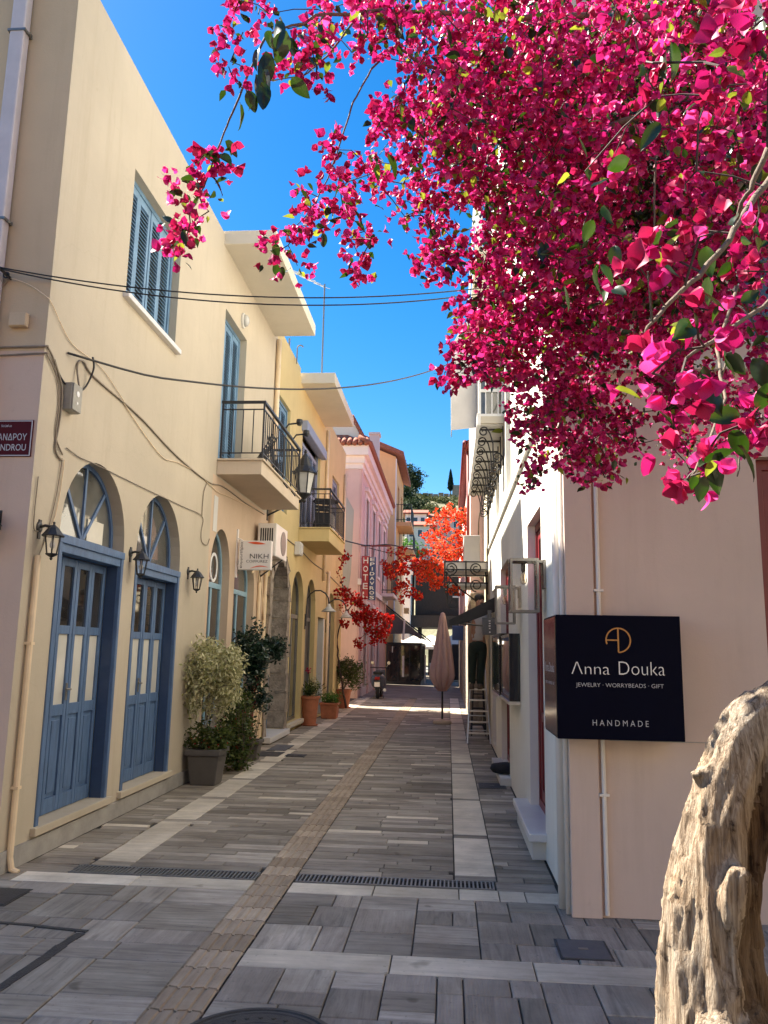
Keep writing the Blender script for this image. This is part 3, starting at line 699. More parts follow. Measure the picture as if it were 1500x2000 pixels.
arched_window(H1, PL, 9.92, 10.86, 0.55, 2.38, 2.50, 3.13, 0.105, M['paleblue'], 'pale blue arched salon window with a round mirror')
arched_window(H1, PL, 11.12, 12.30, 0.55, 2.38, 2.45, 3.0, 0.105, M['paleblue'])
mb = MB(); fo = arch(10.25, 10.58, 2.50, 2.62, 2.80); fo = [(10.42+0.17*math.cos(a*0.26), 2.62+0.20*math.sin(a*0.26)) for a in range(24)]
fi = [(10.42+0.13*math.cos(a*0.26), 2.62+0.16*math.sin(a*0.26)) for a in range(24)]
mb.band(PL, fo, fi, 0.095, 0.104, True); part('round_mirror', M['canvaswhite'], H1, mb)
mb = MB(); frame_band(mb, PL, rect(6.80, 8.17, 4.83, 6.13), 0.05, 0.085, 0.14); part('window', M['shutter'], H1, mb)
shutters(H1, PL, 6.85, 8.12, 4.88, 6.08, 4, 0.092, M['shutter'], mid=False)
mb = MB(); mb.pbox(PL, 6.74, 8.23, 4.775, 4.828, -0.06, 0.13); part('window_sill', M['marble'], H1, mb, bevel=0.005)
mb = MB(); frame_band(mb, PL, rect(10.0, 11.15, 4.02, 6.13), 0.05, 0.10, 0.16); part('balcony_door', M['shutter'], H1, mb)
shutters(H1, PL, 10.05, 11.10, 4.06, 6.08, 3, 0.11, M['shutter'], mid=False)
mb = MB(); mb.box(XL+0.001, -2.45, 9.98, 12.62, 3.80, 3.985); mb.box(XL+0.002, -2.42, 9.95, 12.65, 3.985, 4.012)
bal = part('balcony', M['slab_pink'], H1, mb, bevel=0.006)
railing(bal, XL+0.03, -2.46, 10.0, 12.62, 4.012, 4.80)
mb = MB(); mb.box(XL-0.4, -2.34, 9.77, 12.98, 6.95, 7.15); part('roof_slab', M['slab'], H1, mb, bevel=0.01)
mb = MB(); mb.tube([(XL+0.05, 13.1, 6.94), (XL+0.05, 13.1, 3.3)], 0.045, 10); part('drainpipe', M['pipe'], H1, mb, smooth=True)
mb = MB(); mb.tube([(XL+0.03, 5.60, 2.2), (XL+0.03, 5.60, 0.1), (XL+0.05, 5.60, 0.02), (XL+0.10, 5.60, 0.0)], 0.022, 10)
for z in (0.55, 1.55): mb.box(XL, XL+0.055, 5.575, 5.625, z, z+0.02)
part('drainpipe', M['pipe'], H1, mb)
mb = MB(); mb.box(-3.545, -3.425, HY-0.105, HY-0.015, 0.0, 8.9)
part('downpipe', M['pipelilac'], H1, mb, bevel=0.012)
mb = MB()
for z in (4.77, 6.42): mb.box(-3.56, -3.41, HY-0.112, HY, z, z+0.02); mb.tube([(-3.40, HY-0.03, z+0.01), (-3.38, HY-0.10, z-0.02)], 0.008, 6)
part('pipe_bracket', M['steel'], H1, mb)
mb = MB(); mb.tube([(-3.75, HY-0.02, 5.75), (-3.65, HY-0.03, 5.68), (-3.55, HY-0.02, 5.60)], 0.01, 6); part('cable_stub', M['cablegrey'], H1, mb)
mb = MB(); mb.pbox(PL, 9.95, 10.12, 3.05, 3.52, -0.004, 0.002); part('faded_patch', M['palegrey'], H1, mb)

# ------------------------------------------------------------------ yellow house
Y1, Y2 = 13.2, 22.7
H2 = thing('yellow_house', 'yellow house with small balcony, narrow arched doorways and terracotta pots before it', 'house', (-5, 18, 0))
holes = [arch(13.40, 14.84, 0.10, 2.45, 3.16), arch(15.32, 16.62, 0.16, 2.45, 3.12), arch(16.95, 18.15, 0.06, 2.45, 3.10), rect(18.55, 19.6, 0.04, 2.32), arch(19.95, 21.3, 0.06, 2.40, 3.02),
         rect(13.5, 14.55, 4.05, 6.08), rect(15.85, 18.2, 4.02, 6.15), rect(20.2, 21.5, 4.75, 6.1)]
mb = MB(); mb.facade(PL, rect(Y1, Y2, 0, 7.1), holes, [0.34, 0.16, 0.16, 0.20, 0.16, 0.14, 0.14, 0.12]); part('wall', M['yellow'], H2, mb)
mb = MB(); mb.box(-11, XL-0.36, Y1+0.01, Y2-0.01, 0, 7.0); mb.box(-11, XL-0.002, Y1+0.002, Y2-0.002, 7.0, 7.1); mb.box(-11, XL-0.002, Y2-0.012, Y2, 0, 7.0); part('roof', M['yellow'], H2, mb)
for q_ in ((18.9, Y2, 7.30), (13.21, 15.4, 7.26)):
    mb = MB(); mb.box(XL-0.25, XL-0.0, q_[0], q_[1], 7.101, q_[2]); part('parapet', M['yellow'], H2, mb)
# rough stone door surround, block by block
rs = random.Random(5); blk = MB()
oo = [(13.42, 0.12)] + [(13.42, z) for z in (0.4, 0.75, 1.05, 1.4, 1.75, 2.1)] 
pts = [(14.82, z) for z in (0.12, 0.42, 0.78, 1.1, 1.42, 1.78, 2.12, 2.45)] + [(14.12+0.70*math.cos(math.pi*i/9), 2.45+0.69*math.sin(math.pi*i/9)) for i in range(1, 9)] + [(13.42, z) for z in (2.45, 2.12, 1.78, 1.42, 1.1, 0.78, 0.42, 0.12)]
for i in range(len(pts)-1):
    (ua, za), (ub, zb) = pts[i], pts[i+1]; w = rs.uniform(0.16, 0.24); pr_ = -rs.uniform(0.02, 0.05)
    cu, cz = 14.12, min(2.45, max(0.1, (za+zb)/2)); 
    def outw(u, z):
        q = Vector((u-cu, (z-2.45) if z > 2.45 else 0)); q = q.normalized() if q.length > 0 else Vector((1, 0)); return (u+q.x*w, z+q.y*w)
    mb = MB(); mb.prism(PL, [(ua, za+0.004), outw(ua, za+0.004), outw(ub, zb-0.004), (ub, zb-0.004)], pr_, 0.30)
    part('stone', M['stone'], H2, mb, bevel=0.018)
mb = MB(); o = arch(13.42, 14.82, 0.12, 2.45, 3.14); frame_band(mb, PL, o, 0.07, 0.27, 0.33); mb.pbox(PL, 13.49, 14.75, 2.28, 2.36, 0.265, 0.33); mb.pbox(PL, 13.5, 14.74, 0.15, 1.0, 0.30, 0.325); mb.pbox(PL, 14.09, 14.15, 1.0, 2.28, 0.28, 0.325)
d5 = part('door', M['blue'], H2, mb)
mb = MB(); mb.prism(PL, arch(13.5, 14.74, 1.0, 2.45, 3.06), 0.31, 0.32); part('pane', M['glass'], d5, mb)
mb = MB(); mb.pbox(PL, 13.3, 14.95, 0.02, 0.115, -0.14, 0.3); part('doorstep', M['marble'], H2, mb, bevel=0.008)
for (a, b, zb, zs, zt, cm) in ((15.32, 16.62, 0.16, 2.45, 3.12, 'glass'), (16.95, 18.15, 0.06, 2.45, 3.10, 'black'), (19.95, 21.3, 0.06, 2.40, 3.02, 'glass')):
    mb = MB(); frame_band(mb, PL, arch(a, b, zb, zs, zt), 0.06, 0.10, 0.15); mb.pbox(PL, a+0.06, b-0.06, 2.18, 2.26, 0.095, 0.145)
    mb.pbox(PL, (a+b)/2-0.035, (a+b)/2+0.035, zb+0.06, 2.18, 0.10, 0.145)
    d = part('door', M['steel'], H2, mb)
    mb = MB(); mb.prism(PL, arch(a+0.05, b-0.05, zb+0.05, zs, zt-0.05), 0.125, 0.135); part('pane', M[cm], d, mb)
    mb = MB(); mb.pbox(PL, a+0.07, a+0.36, zb+0.2, 2.1, 0.105, 0.115); part('curtain', M['curtain'], d, mb)
mb = MB(); mb.pbox(PL, 15.25, 16.7, 0.08, 0.158, -0.08, 0.26); part('doorstep', M['slab'], H2, mb, bevel=0.006)
mb = MB(); mb.pbox(PL, 18.55, 19.6, 0.04, 2.32, 0.16, 0.19); d = part('door', M['black'], H2, mb)
mb = MB(); mb.pbox(PL, 19.45, 19.6, 0.05, 2.31, 0.002, 0.155); part('jamb', M['palegrey'], d, mb)
for (a, b, z0, z1, n, mt) in ((13.5, 14.55, 4.05, 6.08, 2, 'shutter'), (15.85, 18.2, 4.02, 5.98, 4, 'shutgrey'), (20.2, 21.5, 4.75, 6.1, 2, 'shutgrey')):
    mb = MB(); frame_band(mb, PL, rect(a, b, z0, z1 if z1 != 5.98 else 6.15), 0.045, 0.06, 0.12); part('window', M[mt], H2, mb)
    shutters(H2, PL, a+0.05, b-0.05, z0+0.05, z1-0.05, n, 0.075, M[mt])
mb = MB(); mb.pbox(PL, 15.72, 18.35, 6.03, 6.25, -0.13, 0.05); part('awning_cassette', M['shutgrey'], H2, mb, bevel=0.02)
mb = MB(); mb.box(XL+0.001, -2.42, 15.78, 18.1, 3.72, 3.985); mb.box(XL+0.002, -2.39, 15.75, 18.13, 3.985, 4.01)
b2 = part('balcony', M['yellow'], H2, mb, bevel=0.006)
railing(b2, XL+0.03, -2.43, 15.8, 18.1, 4.01, 4.81)
mb = MB(); mb.box(XL-0.4, -2.35, 15.5, 18.75, 6.97, 7.2); part('roof_slab', M['slab'], H2, mb, bevel=0.01)
for u, z0, z1 in ((19.0, 3.2, 6.95), (22.4, 4.0, 6.6), (19.75, 0.05, 3.5)):
    mb = MB(); mb.tube([(XL+0.045, u, z1), (XL+0.045, u, z0)], 0.04, 10); part('drainpipe', M['pipe'], H2, mb, smooth=True)
mb = MB()
for u, z in ((12.52, 2.6), (12.72, 1.9), (12.93, 3.0)): mb.tube([(XL+0.03, u, z), (XL+0.03, u, 0.03)], 0.028, 8)
mb.tube([(XL+0.03, 12.52, 2.6), (XL+0.04, 12.3, 2.85), (XL+0.03, 12.0, 2.7)], 0.014, 6); mb.tube([(XL+0.03, 12.93, 2.0), (XL+0.05, 12.72, 2.3), (XL+0.03, 12.55, 2.75)], 0.014, 6)
part('wall_pipes', M['pipe'], H1, mb)

# ================================================================== RIGHT: white corner house
def spiral(c, r, turns, a0, dr=1, n=18, shrink=0.25):
    return [(c[0]+r*(1-(1-shrink)*i/n)*math.cos(a0+dr*2*math.pi*turns*i/n), c[1]+r*(1-(1-shrink)*i/n)*math.sin(a0+dr*2*math.pi*turns*i/n)) for i in range(n+1)]
H3 = thing('white_house', 'white corner house with red framed doors and thin grey string course', 'house', (4, 10, 0))
sh = [rect(6.50, 7.63, 0.20, 2.76), rect(10.1, 11.6, 0.10, 2.74), rect(9.5, 10.35, 3.62, 5.4), rect(11.7, 12.6, 3.62, 4.6), rect(12.9, 13.8, 0.1, 2.6)]
mb = MB(); mb.facade(PR, rect(5.2, 14.6, 0, 9.4), sh, [0.36, 0.34, 0.22, 0.22, 0.3]); part('side_wall', M['white'], H3, mb)
fh = [rect(1.985, 3.3, 0.45, 2.84), rect(1.93, 2.9, 3.62, 4.45)]
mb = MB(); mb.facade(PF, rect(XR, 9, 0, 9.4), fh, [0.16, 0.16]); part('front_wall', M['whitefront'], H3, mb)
mb = MB(); mb.box(XR+0.4, 9, 5.42, 14.59, 0, 9.3); mb.box(XR+0.002, 9, 5.202, 14.6, 9.3, 9.4); part('roof', M['white'], H3, mb)
mb = MB(); mb.pbox(PF, XR-0.004, 0.925, 0, 3.40, -0.028, 0.01); part('corner_pilaster', M['whitefront'], H3, mb, bevel=0.004)
mb = MB(); mb.pbox(PF, XR-0.03, 9, 3.42, 3.50, -0.06, 0.01); mb.pbox(PR, 5.21, 14.6, 3.43, 3.47, -0.035, 0.01); part('string_course', M['palegrey'], H3, mb, bevel=0.006)  # front course; the side strip stands in for a pipe and cable shadow line
mb = MB(); mb.pbox(PF, 1.0, 1.98, 1.028, 1.034, -0.004, 0.004); part('groove_shadow_strip', M['plinth'], H3, mb)  # raised darker strip stands in for the shadow in a wall groove
mb = MB(); mb.tube([(0.955, 5.182, 3.4), (0.955, 5.182, 0.02)], 0.014, 10)
for z in (0.70, 1.95, 2.7): mb.box(0.925, 0.985, 5.165, 5.199, z, z+0.016)
part('conduit', M['pipewhite'], H3, mb)
mb = MB(); mb.tube([(XR-0.035, 5.35, 3.4), (XR-0.035, 5.35, 0.0)], 0.028, 12); mb.tube([(XR-0.016, 5.245, 3.4), (XR-0.016, 5.245, 0.0)], 0.016, 10); part('drainpipe', M['pipewhite'], H3, mb, smooth=True)
# red doors
def red_door(P, u0, u1, z0, z1, rec, label, n=2):
    mb = MB(); frame_band(mb, P, rect(u0, u1, z0, z1), 0.07, rec-0.06, rec); lw = (u1-u0-0.14)/n
    for i in range(n):
        a, b = u0+0.07+lw*i+0.003, u0+0.07+lw*(i+1)-0.003
        frame_band(mb, P, rect(a, b, z0+0.07, z1-0.07), 0.09, rec-0.045, rec-0.005); mb.pbox(P, a+0.09, b-0.09, z0+0.16, z0+0.75, rec-0.03, rec-0.008); mb.pbox(P, a+0.09, b-0.09, z0+0.75, z0+0.83, rec-0.043, rec-0.006)
    d = mb.build('door', M['reddoor'], H3, bevel=0.004, label=label)
    for i in range(n):
        a, b = u0+0.07+lw*i+0.003, u0+0.07+lw*(i+1)-0.003; mb = MB(); mb.pbox(P, a+0.085, b-0.085, z0+0.83, z1-0.15, rec-0.026, rec-0.014); mb.build('pane', M['glass_lit'], d)
    return d
red_door(PR, 6.50, 7.63, 0.20, 2.76, 0.135, 'dark red shop door behind the square lantern')
red_door(PR, 10.1, 11.6, 0.10, 2.74, 0.135, 'dark red framed shop window beyond the display cases')
red_door(PR, 12.9, 13.8, 0.10, 2.6, 0.3, 'farthest red framed doorway of the white house', 1)
d = red_door(PF, 1.985, 3.3, 0.45, 2.84, 0.15, 'red framed window facing the square', 1)
mb = MB(); mb.pbox(PF, 1.93, 2.9, 3.62, 4.45, 0.14, 0.16); w = part('window', M['glass_lit'], H3, mb); mb = MB(); frame_band(mb, PF, rect(1.93, 2.9, 3.62, 4.45), 0.06, 0.09, 0.14); mb.pbox(PF, 2.39, 2.44, 3.68, 4.39, 0.1, 0.14); part('frame', M['canvaswhite'], w, mb)
for a, b, z0, z1 in ((9.5, 10.35, 3.62, 5.4), (11.7, 12.6, 3.62, 4.6)):
    mb = MB(); mb.pbox(PR, a, b, z0, z1, 0.18, 0.21); w = part('window', M['glass_lit'], H3, mb); mb = MB(); frame_band(mb, PR, rect(a, b, z0, z1), 0.06, 0.13, 0.18); mb.pbox(PR, (a+b)/2-0.03, (a+b)/2+0.03, z0+0.06, z1-0.06, 0.135, 0.18); part('frame', M['canvaswhite'], w, mb)
mb = MB(); mb.pbox(PR, 6.42, 7.95, 0.145, 0.205, -0.135, 0.36); part('doorstep', M['marble'], H3, mb, bevel=0.008)
for st_ in ((6.50, 7.85, 0.0, 0.143, -0.105, 0.3), (9.9, 11.8, 0.0, 0.09, -0.13, 0.3)):
    mb = MB(); mb.pbox(PR, *st_); part('step', M['palegrey'], H3, mb, bevel=0.005)
# enclosed balcony with plank soffit, awning and iron scroll brackets
bx, by0, by1, bz = 0.40, 10.6, 15.6, 4.66
mb = MB(); mb.box(bx, XR-0.001, by0, by1, bz, bz+0.10); b3 = part('balcony', M['slab'], H3, mb)
y = by0+0.04; k = 0
while y < by1-0.1:
    mb = MB(); mb.box(bx+0.01, XR-0.003, y, y+0.30, bz-0.022, bz-0.001); part('soffit_plank', M['palegrey'], b3, mb, bevel=0.004); y += 0.312
y = by0+0.2
while y < by1:
    mb = MB(); mb.box(bx+0.032, XR-0.002, y, y+0.022, bz-0.046, bz-0.023); part('batten', M['black'], b3, mb); y += 0.624
mb = MB(); mb.box(bx-0.02, bx+0.03, by0-0.02, by1, bz-0.03, bz+0.14); part('fascia', M['canvaswhite'], b3, mb, bevel=0.004)
def bracket_path(y):
    a = spiral((bx+0.075, bz-0.10), 0.070, 1.3, rad(60), 1); b_ = spiral((XR-0.095, bz-0.46), 0.085, 1.3, rad(240), 1)
    a.reverse(); pth = a + [(bx+0.16, bz-0.12), (bx+0.20, bz-0.27), (XR-0.15, bz-0.40)] + b_
    return [(x, y, z) for x, z in pth]
pm_ = MB(); pm_.tube([(x, 0, z) for x, yv, z in bracket_path(0)], 0.0095, 6); pm_.tube([(XR-0.012, 0, bz-0.02), (XR-0.012, 0, bz-0.58)], 0.009, 6)
bme = None
y = by0+0.08; i = 0
while y < by1:
    o = bpy.data.objects.new('scroll_bracket', pm_.mesh('scroll_bracket', (4, 10, 0), M['black']) if bme is None else bme); bme = o.data
    COL.objects.link(o); o.parent = b3; o.location = (0, y, 0); ORIG[o.name] = Vector((4, 10, 0)); y += 0.55
pm_ = None
# glazed end of the balcony, white bars
mb = MB(); PE = lambda u, z, d: (u, by0+d, z)
frame_band(mb, PE, rect(bx, XR-0.002, bz+0.10, 6.4), 0.035, 0, 0.05); mb.pbox(PE, bx+0.035, XR-0.04, bz+0.45, bz+0.49, 0.005, 0.045)
for u in (0.50, 0.585, 0.67): mb.pbox(PE, u-0.008, u+0.008, bz+0.135, 6.36, 0.008, 0.042)
for z in (bz+0.8, bz+1.1, bz+1.4): mb.pbox(PE, bx+0.035, XR-0.04, z, z+0.016, 0.009, 0.041)
g = part('end_window', M['canvaswhite'], b3, mb); 
mb = MB(); mb.pbox(PE, bx+0.03, XR-0.035, bz+0.13, 6.37, 0.03, 0.036); part('pane', M['glass_lit'], b3, mb)
mb = MB(); mb.box(bx, bx+0.03, by0+0.052, by1, bz+0.12, 6.4); mb.box(bx, XR, by0, by1, 6.4, 6.5); part('front_panel', M['palegrey'], b3, mb)
mb = MB()
prof = [(bx, 6.38), (bx-0.20, 6.25), (bx-0.36, 5.95), (bx-0.38, 5.5), (bx-0.375, 4.66)]
for (xa, za), (xb, zb) in zip(prof[:-1], prof[1:]):
    mb.hexa([(xa, 10.95, za), (xb, 10.95, zb), (xb, 11.3, zb), (xa, 11.3, za), (xa+0.008, 10.95, za-0.012), (xb+0.012, 10.95, zb-0.004), (xb+0.012, 11.3, zb-0.004), (xa+0.008, 11.3, za-0.012)])
mb.prism(PE, [(bx-0.001, 4.70)] + [(x, z) for x, z in prof[::-1]], 0.34, 0.349)
part('awning', M['awncloth'], H3, mb, label='off white awning cloth dropped in front of the glazed balcony')
# upper balcony railing with scrolls
mb = MB(); mb.box(bx-0.06, XR, 10.3, 15.6, 7.02, 7.12); b4 = part('balcony', M['slab'], H3, mb)
mb = MB(); mb.box(bx-0.05, bx+0.05, 10.32, 10.42, 7.12, 8.3); mb.box(bx-0.06, bx-0.03, 10.45, 15.5, 8.0, 8.04); part('railing_post', M['canvaswhite'], b4, mb)
for z in (7.3, 7.55, 7.8):
    for s in (-1, 1): mb = MB(); mb.tube([(u, 10.44, v) for u, v in spiral((bx+0.10+s*0.0, z+s*0.04), 0.05, 1.3, rad(90*s), s)], 0.007, 6); part('scroll', M['black'], b4, mb)
mb = MB(); mb.box(bx+0.04, bx+0.055, 10.43, 10.45, 7.12, 8.03); mb.box(bx+0.04, XR, 10.43, 10.45, 8.0, 8.03); mb.box(bx+0.04, XR, 10.43, 10.45, 7.15, 7.18); part('railing', M['black'], b4, mb)
mb = MB(); mb.tube([(XR, 9.75, 5.30), (XR-0.08, 9.75, 5.12), (XR-0.20, 9.75, 5.02)] + [(u, 9.75, v) for u, v in spiral((XR-0.14, 4.94), 0.06, 1.2, rad(160), 1)], 0.010, 6); part('scroll_bracket', M['black'], H3, mb)

# ------------------------------------------------------------------ houses further along on the right
H7 = thing('beige_house', 'olive beige house behind the step ladder', 'house', (4, 16.5, 0))
def PR2(u, z, d): return (0.80+d, u, z)
mb = MB(); mb.facade(PR2, rect(14.62, 18.2, 0, 5.8), [rect(15.2, 16.2, 0.1, 2.3), rect(15.6, 16.6, 3.5, 4.9)], 0.2); mb.box(1.02, 9, 14.62, 18.2, 0, 5.7); mb.box(0.802, 9, 14.622, 18.2, 5.7, 5.8); part('wall', M['beige'], H7, mb)
for r_ in ((15.2, 16.2, 0.1, 2.3), (15.6, 16.6, 3.5, 4.9)):
    mb = MB(); mb.pbox(PR2, *r_, 0.17, 0.19); d = part('door' if r_[2] < 1 else 'window', M['glass'], H7, mb); mb = MB(); frame_band(mb, PR2, rect(*r_), 0.06, 0.1, 0.17); part('frame', M['darkwood'], d, mb)
H8 = thing('stone_house', 'pinkish house on a rubble stone ground floor under a dark red eave', 'house', (4, 25, 0))
def PR3(u, z, d): return (0.50+d, u, z)
def PF3(u, z, d): return (u, 18.22+d, z)
mb = MB(); mb.facade(PR3, rect(18.22, 40, 2.9, 6.2), [rect(a, a+1.1, 3.3, 5.2) for a in (19.5, 23, 27, 31, 35)], 0.2); mb.facade(PF3, rect(0.5, 9, 2.9, 6.2), [], 0); mb.box(0.72, 9, 18.5, 40, 2.9, 6.1); mb.box(0.51, 9, 18.23, 40, 6.1, 6.2); part('upper_wall', M['pinkhouse'], H8, mb)
mb = MB(); mb.box(0.5, 9, 18.22, 40, 0, 2.9); part('stone_base', M['stone'], H8, mb)
rs = random.Random(21); z = 0.0
while z < 2.85:
    h = rs.uniform(0.14, 0.24); x = 0.49
    while x < 1.05:
        w = rs.uniform(0.16, 0.3); mb = MB(); mb.box(x, min(x+w-0.012, 1.1), 18.185-rs.uniform(0, 0.02), 18.25, z+0.006, min(z+h-0.006, 2.9)); part('stone', M['stone'], H8, mb, bevel=0.02); x += w
    z += h
for a in (19.5, 23, 27, 31, 35):
    mb = MB(); mb.pbox(PR3, a, a+1.1, 3.3, 5.2, 0.16, 0.18); w = part('window', M['glass'], H8, mb); mb = MB(); frame_band(mb, PR3, rect(a, a+1.1, 3.3, 5.2), 0.08, 0.1, 0.16); part('frame', M['canvaswhite'], w, mb)
mb = MB(); mb.box(0.38, 9, 17.6, 26, 6.2, 6.30); mb.add([(0.38, 17.6, 6.3), (0.38, 40, 6.3), (3.5, 40, 7.6), (3.5, 17.6, 7.6)], [(0, 1, 2, 3)]); part('roof', M['eavered'], H8, mb)
mb = MB(); mb.tube([(0.36, 17.6, 6.26), (0.36, 26, 6.26)], 0.06, 8); mb.tube([(0.44, 18.12, 6.2), (0.44, 18.12, 3.0)], 0.035, 8); part('gutter', M['eavered'], H8, mb, smooth=True)

# ------------------------------------------------------------------ pink hotel house and beyond, left
H4 = thing('pink_house', 'pink neoclassical house with tiled eaves, tall windows and a bare cement patch', 'house', (-6, 33, 0))
def PL4(u, z, d): return (-3.05-d, u, z)
def PF4(u, z, d): return (u, 26.7+d, z)
wins = [rect(a, a+1.1, 4.7, 7.1) for a in (28.4, 31.0, 33.6, 36.2)] + [rect(a, a+1.2, 0.3, 3.0) for a in (28.3, 31.0, 33.6)]
mb = MB(); mb.facade(PL4, rect(26.7, 38.7, 0, 8.55), wins, 0.25); mb.facade(PF4, rect(-9, -3.05, 0, 8.55), [], 0); mb.box(-9, -3.32, 26.8, 38.7, 0, 8.5); mb.box(-9, -3.06, 38.69, 38.7, 0, 8.5); part('wall', M['pinkhouse'], H4, mb)
for w_ in wins:
    u0, u1, z0, z1 = w_[0][0], w_[1][0], w_[0][1], w_[2][1]
    mb = MB(); mb.pbox(PL4, u0, u1, z0, z1, 0.2, 0.22); w = part('window' if z0 > 3 else 'door', M['glass'], H4, mb)
    mb = MB(); frame_band(mb, PL4, rect(u0, u1, z0, z1), 0.07, 0.12, 0.2); mb.pbox(PL4, (u0+u1)/2-0.04, (u0+u1)/2+0.04, z0+0.07, z1-0.07, 0.125, 0.2); part('frame', M['shutgrey' if z0 > 3 else 'darkwood'], w, mb)
    mb = MB(); o = rect(u0, u1, z0, z1); big = rect(u0-0.16, u1+0.16, z0-(0.12 if z0 > 3 else 0.3), z1+0.16); mb.band(PL4, big, o, -0.045, 0.02, True); mb.pbox(PL4, u0-0.25, u1+0.25, z1+0.18, z1+0.32, -0.14, 0.01); part('window_trim', M['pinktrim'], H4, mb)
mb = MB()
for a in (26.7, 29.9, 32.5, 35.1, 37.9): mb.pbox(PL4, a+0.002, a+0.4, 0.0, 7.75, -0.055, 0.01)
mb.pbox(PF4, -3.5, -3.054, 0, 7.75, -0.05, 0.01); part('pilaster', M['pinkhouse'], H4, mb)
mb = MB(); mb.pbox(PL4, 26.6, 38.7, 3.75, 3.95, -0.10, 0.01); part('string_course', M['pinktrim'], H4, mb)
mb = MB()
for i, (z0, z1, pr_) in enumerate(((7.76, 7.95, 0.07), (7.95, 8.2, 0.14), (8.2, 8.55, 0.28))): mb.box(-9, -3.05+pr_, 26.7-pr_, 38.7, z0+0.002*i, z1)
part('cornice', M['pinktrim'], H4, mb)
mb = MB(); mb.add([(-2.72, 26.38, 8.56), (-2.72, 38.8, 8.56), (-5.6, 38.8, 10.3), (-5.6, 28.6, 10.3), (-9, 26.38, 8.56)], [(0, 1, 2, 3), (0, 3, 4)]); part('roof', M['tile'], H4, mb)
tm = MB(); tm.tube([(0, 0, 0), (-0.45, 0, 0.26)], 0.085, 8); tme = tm.mesh('roof_tile', (0, 0, 0), M['tile'], True)
tm = MB(); tm.tube([(0, 0, 0), (0, 0.45, 0.26)], 0.085, 8); tme2 = tm.mesh('roof_tile', (0, 0, 0), M['tile'], True)
for i in range(62):
    o = bpy.data.objects.new('roof_tile', tme); COL.objects.link(o); o.parent = H4; o.location = (3.33, -6.6+i*0.2, 8.58)
for i in range(24):
    o = bpy.data.objects.new('roof_tile', tme2); COL.objects.link(o); o.parent = H4; o.location = (3.15-i*0.2, -6.68, 8.58)
mb = MB(); mb.add([(-3.02, 27.05, 8.6), (-9, 27.05, 8.6), (-9, 27.05, 10.2), (-3.4, 27.05, 9.75)], [(0, 1, 2, 3)]); mb.box(-9, -3.3, 27.06, 27.3, 8.6, 9.6); part('attic_wall', M['palegrey'], H4, mb)
for i in range(9):
    mb = MB(); a = Vector((-3.45+0.07*i, 27.02, 9.78-0.13*i)); mb.tube([a, a+Vector((0.11, 0.0, -0.19))], 0.075, 8, r1=0.06); part('roof_tile', M['tile'], H4, mb, smooth=True)
mb = MB(); mb.prism(PF4, [(-4.6, 3.0), (-3.42, 3.1), (-3.30, 4.2), (-3.25, 6.3), (-3.5, 6.75), (-4.0, 6.6), (-4.6, 6.7)], -0.012, 0.002); mb.v = [(a, b-0.045, c) for a, b, c in mb.v]; part('cement_patch', M['bare'], H4, mb)
mb = MB(); mb.box(-3.42, -3.02, 33.0, 33.5, 8.7, 10.75); mb.box(-3.47, -2.97, 32.95, 33.55, 10.75, 10.85); part('chimney', M['palegrey'], H4, mb)
mb = MB(); mb.box(-3.05, -2.45, 35.4, 38.2, 3.96, 4.1); b5 = part('balcony', M['pinktrim'], H4, mb); railing(b5, -3.0, -2.47, 35.4, 38.2, 4.1, 5.0, gap=0.2) if False else None
mb = MB()
for i in range(9): mb.tube([(-2.5, 35.5+i*0.33, 4.1), (-2.5, 35.5+i*0.33, 5.5)], 0.018, 6)
for i in range(3): mb.tube([(-2.95+i*0.2, 35.5, 4.1), (-2.95+i*0.2, 35.5, 5.5)], 0.018, 6)
for z in (4.25, 5.2): mb.tube([(-3.0, 35.5, z), (-2.5, 35.5, z), (-2.5, 38.2, z)], 0.02, 6)
part('railing', M['black'], b5, mb)

H5 = thing('orange_house', 'apricot coloured house with dark eaves and two small balconies', 'house', (-6, 48, 0))
def PL5(u, z, d): return (-2.9-d, u, z)
def PF5(u, z, d): return (u, 42+d, z)
w5 = [rect(a, a+1.3, z0, z0+2.2) for z0 in (8.7, 5.2) for a in (44.2, 47.3)]
mb = MB(); mb.facade(PL5, rect(42, 49.5, 0, 12), w5, 0.25); mb.facade(PF5, [(-9, 0), (-2.9, 0), (-2.9, 12), (-9, 14.6)], [rect(-4.9, -4.0, 8.6, 10.4)], 0.2); mb.box(-9, -3.2, 42.3, 49.4, 0, 11.9); mb.box(-9, -2.905, 49.4, 49.5, 0, 11.9); part('wall', M['orange'], H5, mb)
for w_ in w5:
    u0, u1, z0, z1 = w_[0][0], w_[1][0], w_[0][1], w_[2][1]; mb = MB(); mb.pbox(PL5, u0, u1, z0, z1, 0.2, 0.22); w = part('window', M['shutgrey'], H5, mb); mb = MB(); frame_band(mb, PL5, rect(u0, u1, z0, z1), 0.1, 0.1, 0.2); part('frame', M['darkwood'], w, mb)
mb = MB(); mb.pbox(PF5, -4.9, -4.0, 8.6, 10.4, 0.15, 0.18); part('window', M['glass'], H5, mb)
mb = MB(); mb.hexa([(-2.45, 41.6, 11.95), (-2.45, 49.9, 11.95), (-9.3, 49.9, 14.9), (-9.3, 41.6, 14.9), (-2.45, 41.6, 12.2), (-2.45, 49.9, 12.2), (-9.3, 49.9, 15.15), (-9.3, 41.6, 15.15)]); part('roof', M['tile'], H5, mb)
mb = MB(); mb.pbox(PL5, 42.003, 42.3, 0, 11.9, -0.05, 0.01); part('corner_strip', M['pinktrim'], H5, mb)
